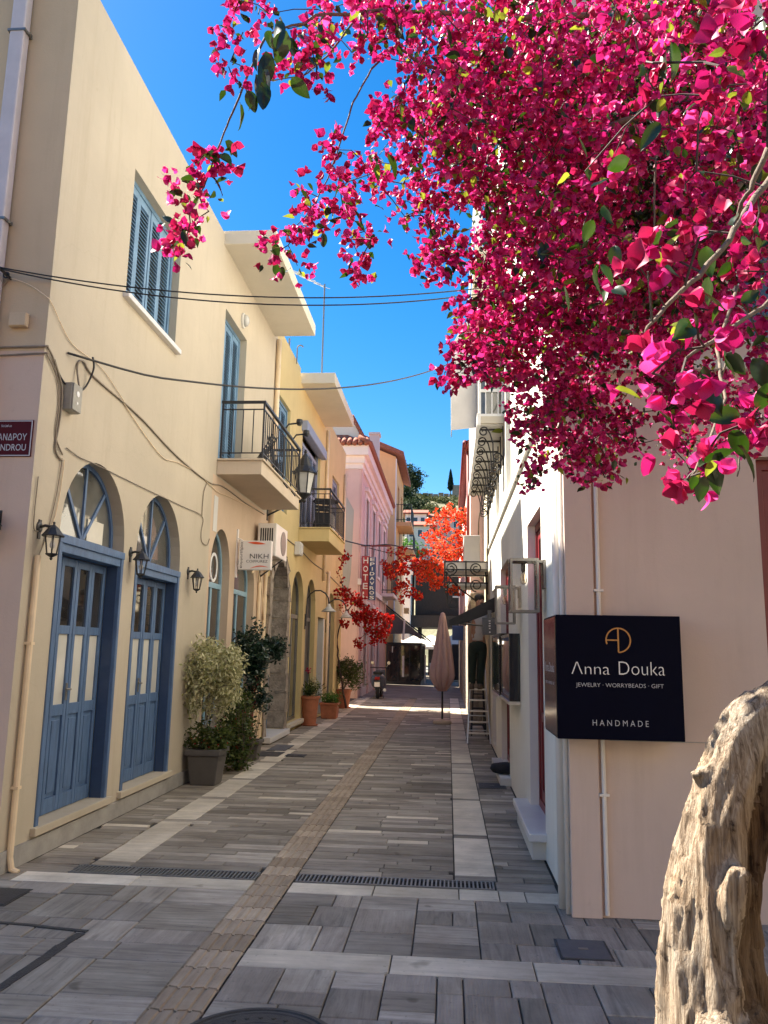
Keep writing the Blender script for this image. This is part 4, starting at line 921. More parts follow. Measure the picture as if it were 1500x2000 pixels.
for z, y0 in ((8.35, 43.0), (7.2, 45.6)):
    mb = MB(); mb.box(-2.9, -2.05, y0, y0+3.2, z, z+0.22); b = part('balcony', M['orange'], H5, mb)
    mb = MB()
    for i in range(14): mb.tube([(-2.08, y0+0.05+i*0.24, z+0.22), (-2.08, y0+0.05+i*0.24, z+1.2)], 0.014, 5)
    for i in range(4): mb.tube([(-2.85+i*0.22, y0+0.05, z+0.22), (-2.85+i*0.22, y0+0.05, z+1.2)], 0.014, 5)
    for zz in (0.35, 1.2): mb.tube([(-2.9, y0+0.05, z+zz), (-2.08, y0+0.05, z+zz), (-2.08, y0+3.1, z+zz)], 0.022, 5)
    part('railing', M['black'], b, mb)

H6 = thing('dark_shopfront', 'black glazed shop terrace under a sloping black canopy', 'shop', (-2.2, 41, 0))
mb = MB(); mb.box(-3.0, -1.32, 38.9, 46, 0, 0.15); mb.box(-3.04, -1.28, 38.85, 46, 1.85, 1.98); part('frame', M['black'], H6, mb)
for x in (-3.0, -2.45, -1.9, -1.36):
    mb = MB(); mb.box(x, x+0.06, 38.9, 38.96, 0.15, 1.85); part('post', M['black'], H6, mb)
for y in (40.3, 41.7, 43.1, 44.5, 45.9):
    mb = MB(); mb.box(-1.38, -1.32, y, y+0.06, 0.15, 1.85); part('post', M['black'], H6, mb)
for a, b in ((-2.94, -2.45), (-2.39, -1.9), (-1.84, -1.36)):
    mb = MB(); mb.box(a, b, 38.92, 38.94, 0.15, 1.85); part('pane', M['glass'], H6, mb)
mb = MB(); mb.box(-1.36, -1.34, 38.96, 45.9, 0.15, 1.85); part('pane', M['glass'], H6, mb)
for bb in ((-2.22, -2.12, 38.84, 38.86, 0.35, 1.35), (-2.72, -2.67, 38.84, 38.86, 1.5, 1.8), (-1.2, -1.12, 40.5, 40.58, 0, 1.4)):
    mb = MB(); mb.box(*bb); part('pale_panel', M['canvaswhite'], H6, mb)
cn = thing('shop_canopy', 'black sloping canopy above the dark shop terrace', 'canopy', (-2, 40, 3))
mb = MB(); mb.hexa([(-3.04, 38.3, 3.72), (-0.9, 38.3, 2.05), (-0.9, 43, 2.05), (-3.04, 43, 3.72), (-3.04, 38.3, 3.80), (-0.9, 38.3, 2.12), (-0.9, 43, 2.12), (-3.04, 43, 3.80)]); part('cloth', M['blackcloth'], cn, mb)
mb = MB(); mb.prism(lambda u, z, d: (u, 38.32+d, z), [(-3.04, 2.35), (-1.9, 2.4), (-0.93, 2.04), (-3.04, 3.7)], 0, 0.02); part('side_flap', M['coverstone'], cn, mb)
mb = MB(); mb.tube([(-2.15, 38.25, 2.1), (-2.1, 38.25, 3.05)], 0.05, 6); part('pole', M['canvaswhite'], cn, mb)

# end of the street
H9 = thing('dark_wood_house', 'dark wooden upper floor closing the end of the street', 'house', (0, 60, 3))
mb = MB(); mb.box(-2.5, 2.5, 60, 66, 3.4, 8.0); part('wall', M['darkwood'], H9, mb)
for i in range(22):
    mb = MB(); x = -2.45+i*0.22; mb.box(x, x+0.19, 59.93, 59.995, 4.3, 7.9); part('board', M['darkwood'], H9, mb)
mb = MB(); mb.box(-2.8, 2.7, 58.6, 60, 3.35, 4.2); part('lintel', M['darkwood'], H9, mb)
mb = MB(); mb.box(-3.3, 3, 59.3, 66, 8.0, 8.3); part('terrace', M['palegrey'], H9, mb)
for x in (-2.3, 2.2):
    mb = MB(); mb.box(x, x+0.3, 60.5, 60.8, 0, 3.4); part('post', M['darkwood'], H9, mb)
mb = MB()
for i in range(26): mb.box(-3.2+i*0.24, -3.16+i*0.24, 59.35, 59.4, 8.3, 9.4)
for z in (8.45, 9.4): mb.box(-3.25, 3, 59.33, 59.42, z, z+0.06)
part('railing', M['steel'], H9, mb)
for bb in ((0.3, 1.1, 59.9, 59.95, 5.6, 5.72),):
    mb = MB(); mb.box(*bb); part('pale_beam', M['palegrey'], H9, mb)
H10 = thing('white_pillar_house', 'pale house side with white pillar left of the dark wooden floor', 'house', (-4, 58, 0))
mb = MB(); mb.box(-8, -2.75, 57, 64, 0, 9.0); part('wall', M['palegrey'], H10, mb)
mb = MB(); mb.box(-3.2, -2.7, 56.6, 57, 3.6, 8.6); mb.box(-3.4, -2.5, 56.5, 57, 8.6, 9.0); mb.box(-3.35, -2.55, 56.55, 57, 7.0, 7.2); part('pillar', M['white'], H10, mb)
mb = MB(); mb.box(-4.3, -3.4, 56.93, 57.0, 4.4, 5.6); mb.box(-3.15, -2.8, 56.55, 56.6, 4.2, 4.6); part('window', M['glass'], H10, mb)

# ------------------------------------------------------------------ hill with fortress wall, houses and trees
hr = random.Random(8)
def hill_z(x, y):
    t = min(1, max(0, (y-90)/215.0)); base = 62*(t**0.92)
    return base + 2.2*noise.noise(Vector((x*0.03, y*0.03, 0)))*t - (max(0, y-300)*0.15) - 0.04*max(0, -x-40)
mb = MB(); NX, NY = 60, 50
for j in range(NY+1):
    for i in range(NX+1):
        x = -130+260*i/NX; y = 88+260*j/NY; mb.v.append((x, y, hill_z(x, y) + (0.7*noise.noise(Vector((x*0.2, y*0.2, 3))))))
for j in range(NY):
    for i in range(NX):
        a = j*(NX+1)+i; mb.f.append((a, a+1, a+NX+2, a+NX+1)); mb.m.append(0)
mb.build('hillside', M['hill'], None, smooth=True, kind='structure')
def foliage(mb, c, r, n, size, rng, shell=0.55, droop=0.0, fold=0.25, aspect=0.5, clump=0, gap=0.0):
    """leaves spread through a crown, gathered in sprays, with gaps"""
    cl = []
    if clump:
        for i in range(clump):
            d = Vector((rng.gauss(0, 1), rng.gauss(0, 1), rng.gauss(0, 1))).normalized(); q = rng.uniform(shell, 1.0); cl.append(Vector((d.x*r[0]*q, d.y*r[1]*q, d.z*r[2]*q)))
    for i in range(n):
        if clump:
            b = rng.choice(cl); s = (1.6/clump**(1/3.0))*0.5; p = b + Vector((rng.gauss(0, s)*r[0], rng.gauss(0, s)*r[1], rng.gauss(0, s)*r[2]))
        else:
            d = Vector((rng.gauss(0, 1), rng.gauss(0, 1), rng.gauss(0, 1))).normalized(); q = rng.uniform(shell, 1.0); p = Vector((d.x*r[0]*q, d.y*r[1]*q, d.z*r[2]*q))
        p = p + Vector(c); s = size*rng.uniform(0.6, 1.3)
        ax = Vector((rng.gauss(0, 1), rng.gauss(0, 1), rng.gauss(0, 0.6)-droop)).normalized(); sd = ax.orthogonal().normalized(); sd.rotate(Matrix.Rotation(rng.uniform(0, 6.28), 3, ax)); nn = ax.cross(sd)
        w = s*aspect*0.5; mb.add([p, p+ax*s*0.45+sd*w+nn*w*fold, p+ax*s, p+ax*s*0.45-sd*w+nn*w*fold], [(0, 1, 2), (0, 2, 3)])
def tree(name, label, c, r, h, n, size, mat, cat='tree', clump=40, group=None):
    t = thing(name, label, cat, (c[0], c[1], c[2]-r[2]-h), group)
    mb = MB(); mb.tube([(c[0], c[1], c[2]-r[2]-h-1), (c[0]+r[0]*0.05, c[1], c[2]-r[2]*0.5), (c[0], c[1], c[2]+r[2]*0.3)], r[0]*0.10, 8, r1=r[0]*0.03); part('trunk', M['bark'], t, mb)
    mb = MB(); foliage(mb, c, r, n, size, hr, 0.3, clump=clump, aspect=0.7); part('crown', mat, t, mb); return t
tree('pine_tree', 'big round dark tree on the skyline of the hill', (-14.5, 288, 64.5), (4.6, 4, 5.8), 2, 2600, 0.9, M['hilltree'], clump=60)
tree('pine_tree', 'dark bushy tree below the skyline at the left of the hill', (-15, 262, 53.5), (4.0, 4, 3.2), 1, 1400, 0.8, M['hilltree'], clump=40)
t = thing('cypress_tree', 'slender dark cypress on the skyline', 'tree', (0.6, 290, 60))
mb = MB(); mb.tube([(0.6, 290, 58), (0.6, 290, 67)], 0.25, 8, r1=0.05); part('trunk', M['bark'], t, mb)
mb = MB()
for i in range(1500):
    zz = hr.random(); rr = 1.35*(1-zz)**0.7*min(1, zz*6+0.3)*math.sqrt(hr.random()); a = hr.uniform(0, 6.28); p = Vector((0.6+rr*math.cos(a), 290+rr*math.sin(a), 60.5+zz*8.0)); s = 0.7
    sd = Vector((hr.gauss(0, 1), hr.gauss(0, 1), 0)).normalized(); mb.add([p, p+sd*0.22+Vector((0, 0, s*0.5)), p+Vector((0, 0, s)), p-sd*0.22+Vector((0, 0, s*0.5))], [(0, 1, 2), (0, 2, 3)])
part('crown', M['cypress'], t, mb)
mb = MB()
for i in range(420):
    x = hr.uniform(-40, 40); y = hr.uniform(175, 292); z = hill_z(x, y); s = hr.uniform(0.7, 2.2)
    foliage(mb, (x, y, z+s*0.4), (s*1.2, s*1.2, s*0.75), 70, 0.75, hr, 0.4, aspect=0.8)
sb = mb.build('hill_scrub', M['hillbush'], None, kind='stuff')
for i, (x, y, s, lb) in enumerate([(-9.5, 236, 3.4, 'large dark bush on the slope above the tiled houses'), (-13.6, 232, 2.6, 'dark bush at the left end of the slope, beside the orange house'), (-5.2, 230, 2.2, 'olive green bush right of the large dark one on the slope')]):
    tree('hill_bush', lb, (x, y, hill_z(x, y)+s*0.5), (s*1.4, s, s*0.8), 0.3, 900, 0.7, M['hilltree'] if i < 2 else M['hillbush'], 'bush', 26)
fw = thing('fortress_wall', 'old stone fortress wall along the top of the hill', 'wall', (-5, 296, 58))
mb = MB(); x = -60
while x < 30: mb.box(x, x+1.9, 296, 298, 56, 60.6+0.5*noise.noise(Vector((x*0.3, 0, 0)))+(0.5 if int(x/2) % 3 else 0)); x += 2
mb.box(1.2, 30, 289.5, 294, 56, 62.8); mb.box(5, 9, 289, 294, 62.8, 66.5); part('stonework', M['fort'], fw, mb)
for (x0, x1, y, z0, z1, mt, lb) in [(-9.0, -4.6, 160, 22, 29.3, 'white', 'white tiled roof house on the hill with small dark windows'), (-4.3, 2.5, 163, 22, 29.0, 'whitefront', 'long pale house next to the white one on the hill'), (-8.0, -3.0, 150, 16, 25.2, 'palegrey', 'grey walled house below the tiled roofs on the hill')]:
    h = thing('hill_house', lb, 'house', ((x0+x1)/2, y, z0)); 
    mb = MB(); mb.box(x0, x1, y, y+7, z0, z1); part('wall', M[mt], h, mb)
    mb = MB(); mb.hexa([(x0-0.4, y-0.5, z1), (x1+0.4, y-0.5, z1), (x1+0.4, y+7.4, z1), (x0-0.4, y+7.4, z1), (x0-0.4, y-0.5, z1+0.25), (x1+0.4, y-0.5, z1+0.25), (x1+0.4, y+3.5, z1+1.5), (x0-0.4, y+3.5, z1+1.5)]); part('roof', M['tile'], h, mb)
    n = 3
    for i in range(n):
        x = x0+(x1-x0)*(i+0.5)/n; mb = MB(); mb.box(x-0.4, x+0.4, y-0.03, y+0.02, z1-2.0, z1-0.7); w = part('window', M['glass'], h, mb); mb = MB(); mb.band(lambda u, z, d: (u, y-0.06+d, z), rect(x-0.5, x+0.5, z1-2.1, z1-0.6), rect(x-0.4, x+0.4, z1-2.0, z1-0.7), 0, 0.06, True); part('frame', M['canvaswhite'], w, mb)
tree('garden_tree', 'small bright green tree before the grey walled hill house', (-7.2, 140, 19.2), (2.6, 2, 2.2), 1.0, 1300, 0.55, M['brightleaf'], clump=30)
rt = thing('retaining_wall', 'terraced stone retaining wall under the hill houses', 'wall', (-6, 120, 8))
mb = MB(); mb.box(-20, 12, 128, 131, 4, 15.5); mb.box(-20, 12, 118, 120, 4, 13); part('stonework', M['fort'], rt, mb)

# unseen houses added behind and beside the camera to bounce daylight into the street
for (x0, x1, y0, y1, h, lb, mt, fx) in ((-12, 9, -16, -10.5, 7.5, 'pale house closing the square behind the viewer', 'cream_front', 0), (9.6, 14, -10, 5.1, 7.0, 'beige house at the right side of the square', 'beige', 1)):
    h_ = thing('fill_house', lb, 'house', ((x0+x1)/2, (y0+y1)/2, 0))
    PQ = (lambda u, z, d, y1=y1: (u, y1-d, z)) if not fx else (lambda u, z, d, x0=x0: (x0+d, u, z))
    a0, a1 = (x0, x1) if not fx else (y0, y1); wn_ = []
    n = int((a1-a0)/2.6)
    for i in range(n):
        c = a0+(a1-a0)*(i+0.5)/n; wn_ += [rect(c-0.5, c+0.5, 0.3, 2.6), rect(c-0.5, c+0.5, 4.2, 6.0)]
    mb = MB(); mb.facade(PQ, rect(a0, a1, 0, h), wn_, 0.2); part('wall', M[mt], h_, mb)
    mb = MB(); mb.box(x0+(0.25 if fx else 0), x1, y0, y1-(0 if fx else 0.25), 0, h-0.02); part('core', M[mt], h_, mb)
    for r_ in wn_:
        mb = MB(); mb.pbox(PQ, r_[0][0], r_[1][0], r_[0][1], r_[2][1], 0.16, 0.19); part('window', M['glass'], h_, mb)

# ================================================================== THINGS ON THE LEFT WALLS
def lantern_at(P, u, z, label):
    """black wall lantern on a scrolled arm, tapered glass with ribs, pagoda cap"""
    org = P(u, z, 0); t = thing('wall_lantern', label, 'wall lantern', org, 'black wall lanterns between the arched doors')
    A = -0.145; X = lambda du, dz, d: P(u+du, z+dz, d)
    mb = MB(); c = X(0, 0, 0)
    mb.lathe([(0.055, 0), (0.05, 0.012), (0.03, 0.02)], 16, (c[0], c[1], c[2]+0.02), 'x'); mb.pbox(P, u-0.022, u+0.022, z-0.09, z+0.09, -0.012, 0.0)
    mb.tube([X(0, 0.02, -0.01), X(0, 0.035, -0.06), X(0, 0.025, -0.11), X(0, 0.03, A)], 0.014, 8); part('bracket', M['black'], t, mb)
    cx, cy, cz = X(0, 0, A)
    mb = MB(); mb.lathe([(0.010, 0.07), (0.013, 0.06), (0.008, 0.05), (0.018, 0.035), (0.05, 0.01), (0.10, -0.055), (0.108, -0.062), (0.10, -0.068), (0.05, -0.066)], 8, (cx, cy, cz)); part('cap', M['black'], t, mb)
    mb = MB()
    for k in range(6):
        a = k*math.pi/3; mb.tube([(cx+0.075*math.cos(a), cy+0.075*math.sin(a), cz-0.066), (cx+0.046*math.cos(a), cy+0.046*math.sin(a), cz-0.235)], 0.0055, 5)
    mb.lathe([(0.056, -0.228), (0.05, -0.24), (0.03, -0.252), (0.01, -0.262), (0.015, -0.275), (0.004, -0.29)], 12, (cx, cy, cz)); part('cage', M['black'], t, mb)
    mb = MB(); mb.lathe([(0.071, -0.067), (0.043, -0.232)], 6, (cx, cy, cz)); part('glass', M['clear'], t, mb)
    mb = MB(); mb.lathe([(0.012, -0.07), (0.014, -0.11), (0.024, -0.14), (0.022, -0.165), (0.008, -0.18)], 10, (cx, cy, cz)); part('bulb', M['lampglass'], t, mb, smooth=True)
    t.scale = (0.8,)*3; return t
lantern_at(PL, 5.63, 2.40, 'black wall lantern nearest the corner, left of the first blue door')
lantern_at(PL, 7.36, 2.42, 'black wall lantern between the two blue doors')
lantern_at(PL, 9.08, 2.41, 'black wall lantern left of the pale blue salon window')
lantern_at(PLF, -3.27, 2.44, 'black wall lantern on the square side, cut by the left picture edge')
# street name plate
t = thing('street_name_sign', 'maroon enamel street name plate with white Greek and Latin letters', 'street sign', (-3.4, HY, 3.05))
mb = MB(); mb.pbox(PLF, -3.95, -3.075, 2.915, 3.195, -0.012, -0.001); part('plate', M['maroon'], t, mb, bevel=0.003)
mb = MB(); mb.band(PLF, rect(-3.945, -3.08, 2.92, 3.19), rect(-3.938, -3.087, 2.927, 3.183), -0.0145, -0.012, True); part('border', M['letgrey'], t, mb)
for tx, z, h, r_ in (('ΑΛΕΞΑΝΔΡΟΥ', 3.065, 0.052, -3.115), ('ALEXANDROU', 2.985, 0.050, -3.115), ('Ναύπλιο', 3.150, 0.020, -3.24)):
    mb = MB(); put_text(mb, tx, PLF, 0, z, -0.014, height=h, squash=0.78, right=r_, thin=0.004); part('lettering', M['letgrey'], t, mb)
# meter box and cables
t = thing('meter_box', 'grey electrical box with round window high on the corner wall', 'electrical box', PL(5.92, 3.47, 0))
mb = MB(); mb.pbox(PL, 5.80, 5.955, 3.385, 3.61, -0.075, -0.002); part('case', M['greybox'], t, mb, bevel=0.008)
mb = MB(); mb.pbox(PL, 5.804, 5.951, 3.389, 3.606, -0.088, -0.076); part('lid', M['greybox'], t, mb, bevel=0.005)
c = PL(5.875, 3.53, -0.0885); mb = MB(); mb.lathe([(0.024, 0), (0.024, 0.003)], 16, c, 'x'); part('dial_window', M['lettering'], t, mb); mb = MB(); mb.lathe([(0.012, 0), (0.012, 0.003)], 12, (c[0], c[1], c[2]-0.075), 'x'); part('button', M['lettering'], t, mb)
def cable(name, label, pts, r, mat, cat='cable', sub=6, group=None):
    """cable run along a smooth curve through its points"""
    P_ = [Vector(p) for p in pts]; out = []
    for i in range(len(P_)-1):
        p0, p1, p2, p3 = P_[max(0, i-1)], P_[i], P_[i+1], P_[min(len(P_)-1, i+2)]
        for k in range(sub):
            s = k/sub; out.append(0.5*((2*p1)+(p2-p0)*s+(2*p0-5*p1+4*p2-p3)*s*s+(3*p1-p0-3*p2+p3)*s**3))
    out.append(P_[-1]); mb = MB(); mb.tube(out, r, 6)
    o = mb.build(name, mat, None, smooth=True, loc=P_[0]); tag(o, label, cat, group); return o
def span(a, b, sag, n=14): return [Vector(a).lerp(Vector(b), i/n) - Vector((0, 0, sag*4*(i/n)*(1-i/n))) for i in range(n+1)]
W_ = lambda u, z, d=-0.012: PL(u, z, d)
cable('overhead_cable', 'thick black cable sagging across the street from the corner wall', [W_(5.80, 3.85)] + span(W_(5.98, 3.82, -0.10), tuple(atX(920, 690, 0.398)), 0.42)[1:], 0.010, M['cable'], sub=3)
cable('overhead_cable', 'upper of two thin wires crossing the blue shuttered window', span((-3.375, HY-0.15, 4.345), tuple(atX(1045, 548, 0.748)), 0.20), 0.006, M['cable'], sub=2)
cable('overhead_cable', 'lower of two thin wires crossing the blue shuttered window', span((-3.38, HY-0.15, 4.335), tuple(atX(1045, 556, 0.748)), 0.24), 0.006, M['cable'], sub=2)
cable('overhead_cable', 'short wire running up to the right behind the pink flowers', span((0.40, 10.4, 7.3), (-0.6, 6.5, 8.2), 0.1), 0.005, M['cable'], sub=2)
cable('wall_cable', 'bundle of dusty cables running round the corner to the grey box', [(-4.2, HY-0.012, 3.76), (-3.5, HY-0.012, 3.765), (-3.07, HY-0.014, 3.77), W_(5.50, 3.77), W_(5.66, 3.66), W_(5.76, 3.52), W_(5.77, 3.3), W_(5.74, 3.05), W_(5.86, 2.98)], 0.0085, M['cablegrey'])
cable('wall_cable', 'lower dusty cable below the bundle at the corner', [(-4.2, HY-0.012, 3.70), (-3.5, HY-0.012, 3.70), (-3.07, HY-0.014, 3.715), W_(5.50, 3.71), W_(5.68, 3.58), W_(5.735, 3.4), W_(5.73, 3.15), W_(5.86, 3.03)], 0.007, M['cablegrey'])
cable('wall_cable', 'looped cable hanging from the thick black span by the corner', [W_(5.60, 3.72), W_(5.72, 3.62), W_(5.92, 3.58), W_(6.12, 3.66), W_(6.16, 3.84, -0.06), W_(6.15, 3.95, -0.05)], 0.008, M['cable'])
cable('wall_cable', 'dark cable rising over the grey box and slanting down to the balcony', [W_(5.96, 3.62, -0.05), W_(5.97, 3.80), W_(6.06, 3.88), W_(6.30, 3.82), W_(7.3, 3.78), W_(8.4, 3.66), W_(9.6, 3.62), W_(10.3, 3.70), W_(11.5, 3.70), W_(12.7, 3.74)], 0.009, M['cablegrey'])
cable('wall_cable', 'pale sagging cable just under the dark slanting one', [W_(6.9, 3.80), W_(7.4, 3.66), W_(8.0, 3.54), W_(8.5, 3.60), W_(9.2, 3.63), W_(10.0, 3.58), W_(10.6, 3.62), W_(12.2, 3.72)], 0.005, M['pipe'])
cable('wall_cable', 'thin dusty wire slanting from under the box to the salon wall', [W_(5.92, 3.10), W_(6.15, 3.08), W_(6.4, 3.09), W_(7.5, 3.11), W_(8.7, 3.14), W_(9.45, 3.15), W_(9.45, 2.95), W_(9.50, 2.84), W_(9.72, 2.83), W_(9.80, 2.92)], 0.005, M['cablegrey'])
cable('wall_cable', 'thin wire rising from the slanting cable beside the salon', [W_(9.44, 3.15), W_(9.46, 3.45), W_(9.6, 3.62)], 0.006, M['cablegrey'])
cable('wall_cable', 'pair of pale wires dropping from the high hook to the dark cable', [(-3.36, HY-0.03, 4.32), (-3.22, HY-0.02, 4.27), (-3.07, HY-0.02, 4.17), W_(5.50, 4.12), W_(5.85, 3.95), W_(6.4, 3.95), W_(7.0, 3.79)], 0.004, M['pipe'])
cable('wall_cable', 'thin wire running down from the box behind the nearest lantern', [W_(5.86, 3.0), W_(5.84, 2.8), W_(5.80, 2.6), W_(5.72, 2.35), W_(5.64, 2.2)], 0.005, M['cablegrey'])
cable('wall_cable', 'second wire down from the box, bent towards the lantern', [W_(5.90, 3.0), W_(5.88, 2.75), W_(5.82, 2.5), W_(5.70, 2.3)], 0.005, M['pipe'])
cable('wall_cable', 'thin wire down the wall left of the nearest lantern', [W_(5.53, 2.78), W_(5.53, 2.42), W_(5.60, 2.38)], 0.005, M['cablegrey'])
cable('wall_cable', 'thin wire under the far balcony of the yellow house', [W_(13.3, 3.66), W_(14.6, 3.6), W_(15.8, 3.58), W_(17.5, 3.48), W_(19.5, 3.45), W_(22.5, 3.3)], 0.012, M['cablegrey'])
t = thing('wire_hook', 'iron hook holding the thin wires at the upper left wall', 'hook', (-3.38, HY, 4.33))
mb = MB(); mb.tube([(-3.38, HY, 4.33), (-3.38, HY-0.16, 4.34)], 0.012, 8); mb.tube([(-3.38+0.022*math.cos(a*0.5), HY-0.06, 4.33+0.022*math.sin(a*0.5)) for a in range(12)], 0.007, 6); part('ring', M['black'], t, mb)
cable('wall_cable', 'brown wire hanging down from the hook on the square side', [(-3.38, HY-0.02, 4.32), (-3.45, HY-0.015, 4.22), (-3.47, HY-0.015, 4.0), (-3.48, HY-0.015, 3.77)], 0.007, M['cablegrey'])
t = thing('junction_box', 'small pale junction box on the square side wall', 'junction box', (-3.24, HY, 3.95)); mb = MB(); mb.pbox(PLF, -3.33, -3.19, 3.92, 4.03, -0.05, -0.002); part('case', M['cream_front'], t, mb, bevel=0.008); mb = MB(); mb.pbox(PLF, -3.325, -3.195, 3.925, 4.025, -0.056, -0.0505); part('lid', M['cream_front'], t, mb, bevel=0.003)
# oval wall lamp
t = thing('oval_wall_lamp', 'white oval bulkhead lamp above the balcony door', 'wall lamp', PL(10.85, 6.32, 0))
c = PL(10.85, 6.32, -0.001); mb = MB(); mb.lathe([(0.115, 0), (0.115, 0.025), (0.10, 0.035)], 20, (0, 0, 0), 'x'); mb.v = [(c[0]+a, c[1]+b*0.8, c[2]+d*1.0) for a, b, d in mb.v]; part('base', M['palegrey'], t, mb)
mb = MB(); mb.lathe([(0.095, 0.03), (0.085, 0.07), (0.05, 0.095), (0.01, 0.10)], 20, (0, 0, 0), 'x'); mb.v = [(c[0]+a, c[1]+b*0.8, c[2]+d*1.0) for a, b, d in mb.v]; part('glass', M['lampglass'], t, mb, smooth=True)
# TV antenna
t = thing('tv_antenna', 'thin television antenna on the flat roof', 'antenna', (-2.75, 16.2, 7.2))
mb = MB(); mb.tube([(-2.75, 16.2, 7.15), (-2.75, 16.2, 9.5)], 0.018, 8); part('mast', M['steel'], t, mb)
mb = MB(); mb.tube([(-2.75, 16.2, 9.42), (-3.55, 15.6, 9.62)], 0.012, 6); part('boom', M['metal'], t, mb)
for i in range(7):
    mb = MB(); q = Vector((-2.8, 16.15, 9.43)).lerp(Vector((-3.5, 15.63, 9.61)), i/6); v = Vector((0.3, 0.4, 0.05))*(0.5+0.06*i); mb.tube([q-v, q+v], 0.006, 5); part('element', M['metal'], t, mb)
t = thing('roof_pipe', 'bent vent pipe on the parapet of the yellow house', 'vent pipe', (-3.1, 14.4, 7.2))
mb = MB(); mb.tube([(-3.1, 14.4, 7.1), (-3.1, 14.4, 7.5)], 0.02, 8); mb.tube([(-3.0, 14.7, 7.1), (-3.0, 14.7, 7.42)] + [(-3.0+0.06-0.06*math.cos(a), 14.7, 7.42+0.06*math.sin(a)) for a in (0.5, 1.0, 1.57, 2.1, 2.8)], 0.014, 8); part('pipes', M['steel'], t, mb)
# salon sign on brackets
t = thing('salon_sign', 'white hairdresser sign with orange swooshes on a wall bracket', 'shop sign', (-2.8, 11.2, 2.8))
SX0, SX1, SZ0, SZ1, SY = -3.0, -2.53, 2.66, 3.08, 11.1
PS = lambda u, z, d: (u, SY+d, z)
mb = MB(); mb.pbox(PS, SX0, SX1, SZ0, SZ1, 0, 0.10); part('panel', M['signwhite'], t, mb, bevel=0.006)
mb = MB(); w0 = SX1-SX0
put_text(mb, 'NIKH', PS, (SX0+SX1)/2+0.065, SZ0+0.195, -0.003, width=0.27, height=0.068, thin=0.0)
part('lettering', M['letdark'], t, mb)
mb = MB(); put_text(mb, 'COIFFUREZ', PS, (SX0+SX1)/2+0.035, SZ0+0.122, -0.003, width=0.31, height=0.036, thin=0.0); part('lettering', M['letdark'], t, mb)
mb = MB(); put_text(mb, 'κομμωτήριο', PS, SX0+0.04, (SZ0+SZ1)/2, -0.003, width=0.37, height=0.05, rot=math.pi/2); part('lettering', M['letdark'], t, mb)
for (ub, zb, fl) in ((SX0+0.12, SZ1-0.045, 1), (SX0+0.17, SZ0+0.035, -1)):
    mb = MB(); up = [(ub+0.27*i/10, zb+fl*(0.018-0.05*i/10+0.030*(i/10)**2) + 0.026*math.sin(math.pi*i/10)) for i in range(11)]
    lo = [(ub+0.27*i/10, zb+fl*(0.018-0.05*i/10+0.030*(i/10)**2) - 0.010*math.sin(math.pi*i/10)*fl) for i in range(11)]
    if fl < 0: up = [(u, z+0.0) for u, z in up]; 
    mb.band(PS, up, lo, -0.0035, -0.001); part('swoosh', M['swoosh'], t, mb)
mb = MB(); mb.tube([(XL, 11.15, 3.12), (-2.99, 11.15, 3.10), (-2.95, 11.15, 3.075)], 0.012, 6); mb.tube([(XL, 11.15, 2.72), (-2.95, 11.15, 2.72)], 0.012, 6); mb.box(XL, XL+0.02, 11.12, 11.18, 2.55, 3.25); part('bracket', M['signwhite'], t, mb)
# air conditioners
def aircon(label, c, w, h, dp, face, group=None, grille=True):
    t = thing('air_conditioner', label, 'air conditioner', (c[0], c[1], c[2]))
    x0, x1 = c[0]-dp/2, c[0]+dp/2; y0, y1 = c[1]-w/2, c[1]+w/2; z0, z1 = c[2], c[2]+h
    if face == 'y': x0, x1 = c[0]-w/2, c[0]+w/2; y0, y1 = c[1]-dp/2, c[1]+dp/2
    mb = MB(); mb.box(x0, x1, y0, y1, z0, z1); part('case', M['signwhite'], t, mb, bevel=0.015)
    r = h*0.38
    if face == 'x':
        mb = MB(); mb.lathe([(r, 0), (r, 0.006), (r*0.25, 0.010)], 28, (x1+0.001, c[1]+w*0.12, c[2]+h/2), 'x'); part('fan_grille', M['steel'], t, mb)
        mb = MB()
        for i in range(6 if grille else 0): mb.box(x0+dp*0.15+i*dp*0.12, x0+dp*0.15+i*dp*0.12+dp*0.07, y0-0.004, y0, z0+h*0.2, z1-h*0.15)
        if grille: part('side_grille', M['black'], t, mb)
    else:
        mb = MB(); mb.lathe([(r, 0), (r, -0.006), (r*0.25, -0.010)], 28, (c[0]-w*0.12, y0-0.001, c[2]+h/2), 'y'); part('fan_grille', M['black'], t, mb)
    return t
aircon('white air conditioner on a bracket behind the salon sign', (XL+0.21, 12.55, 2.98), 0.85, 0.52, 0.30, 'x')
mb = MB(); 
for u in (12.55,): mb.tube([(XL, u, 2.66), (XL+0.04, u, 2.96), (XL+0.38, u, 2.97), (XL+0.03, u, 2.7)], 0.014, 6)
o = mb.build('aircon_bracket', M['black'], None, loc=(XL, 12.5, 2.9)); tag(o, 'black steel bracket under the air conditioner by the salon sign', 'bracket')
aircon('white air conditioner with black fan on the far balcony', (-2.78, 17.45, 4.02), 0.42, 0.52, 0.3, 'y')
t = thing('wall_box', 'small pale box on the wall under the far balcony', 'electrical box', PL(15.55, 3.55, 0)); mb = MB(); mb.pbox(PL, 15.4, 15.7, 3.4, 3.66, -0.12, -0.002); part('case', M['palegrey'], t, mb, bevel=0.01); mb = MB(); mb.pbox(PL, 15.42, 15.68, 3.42, 3.64, -0.13, -0.121); part('lid', M['palegrey'], t, mb, bevel=0.004)
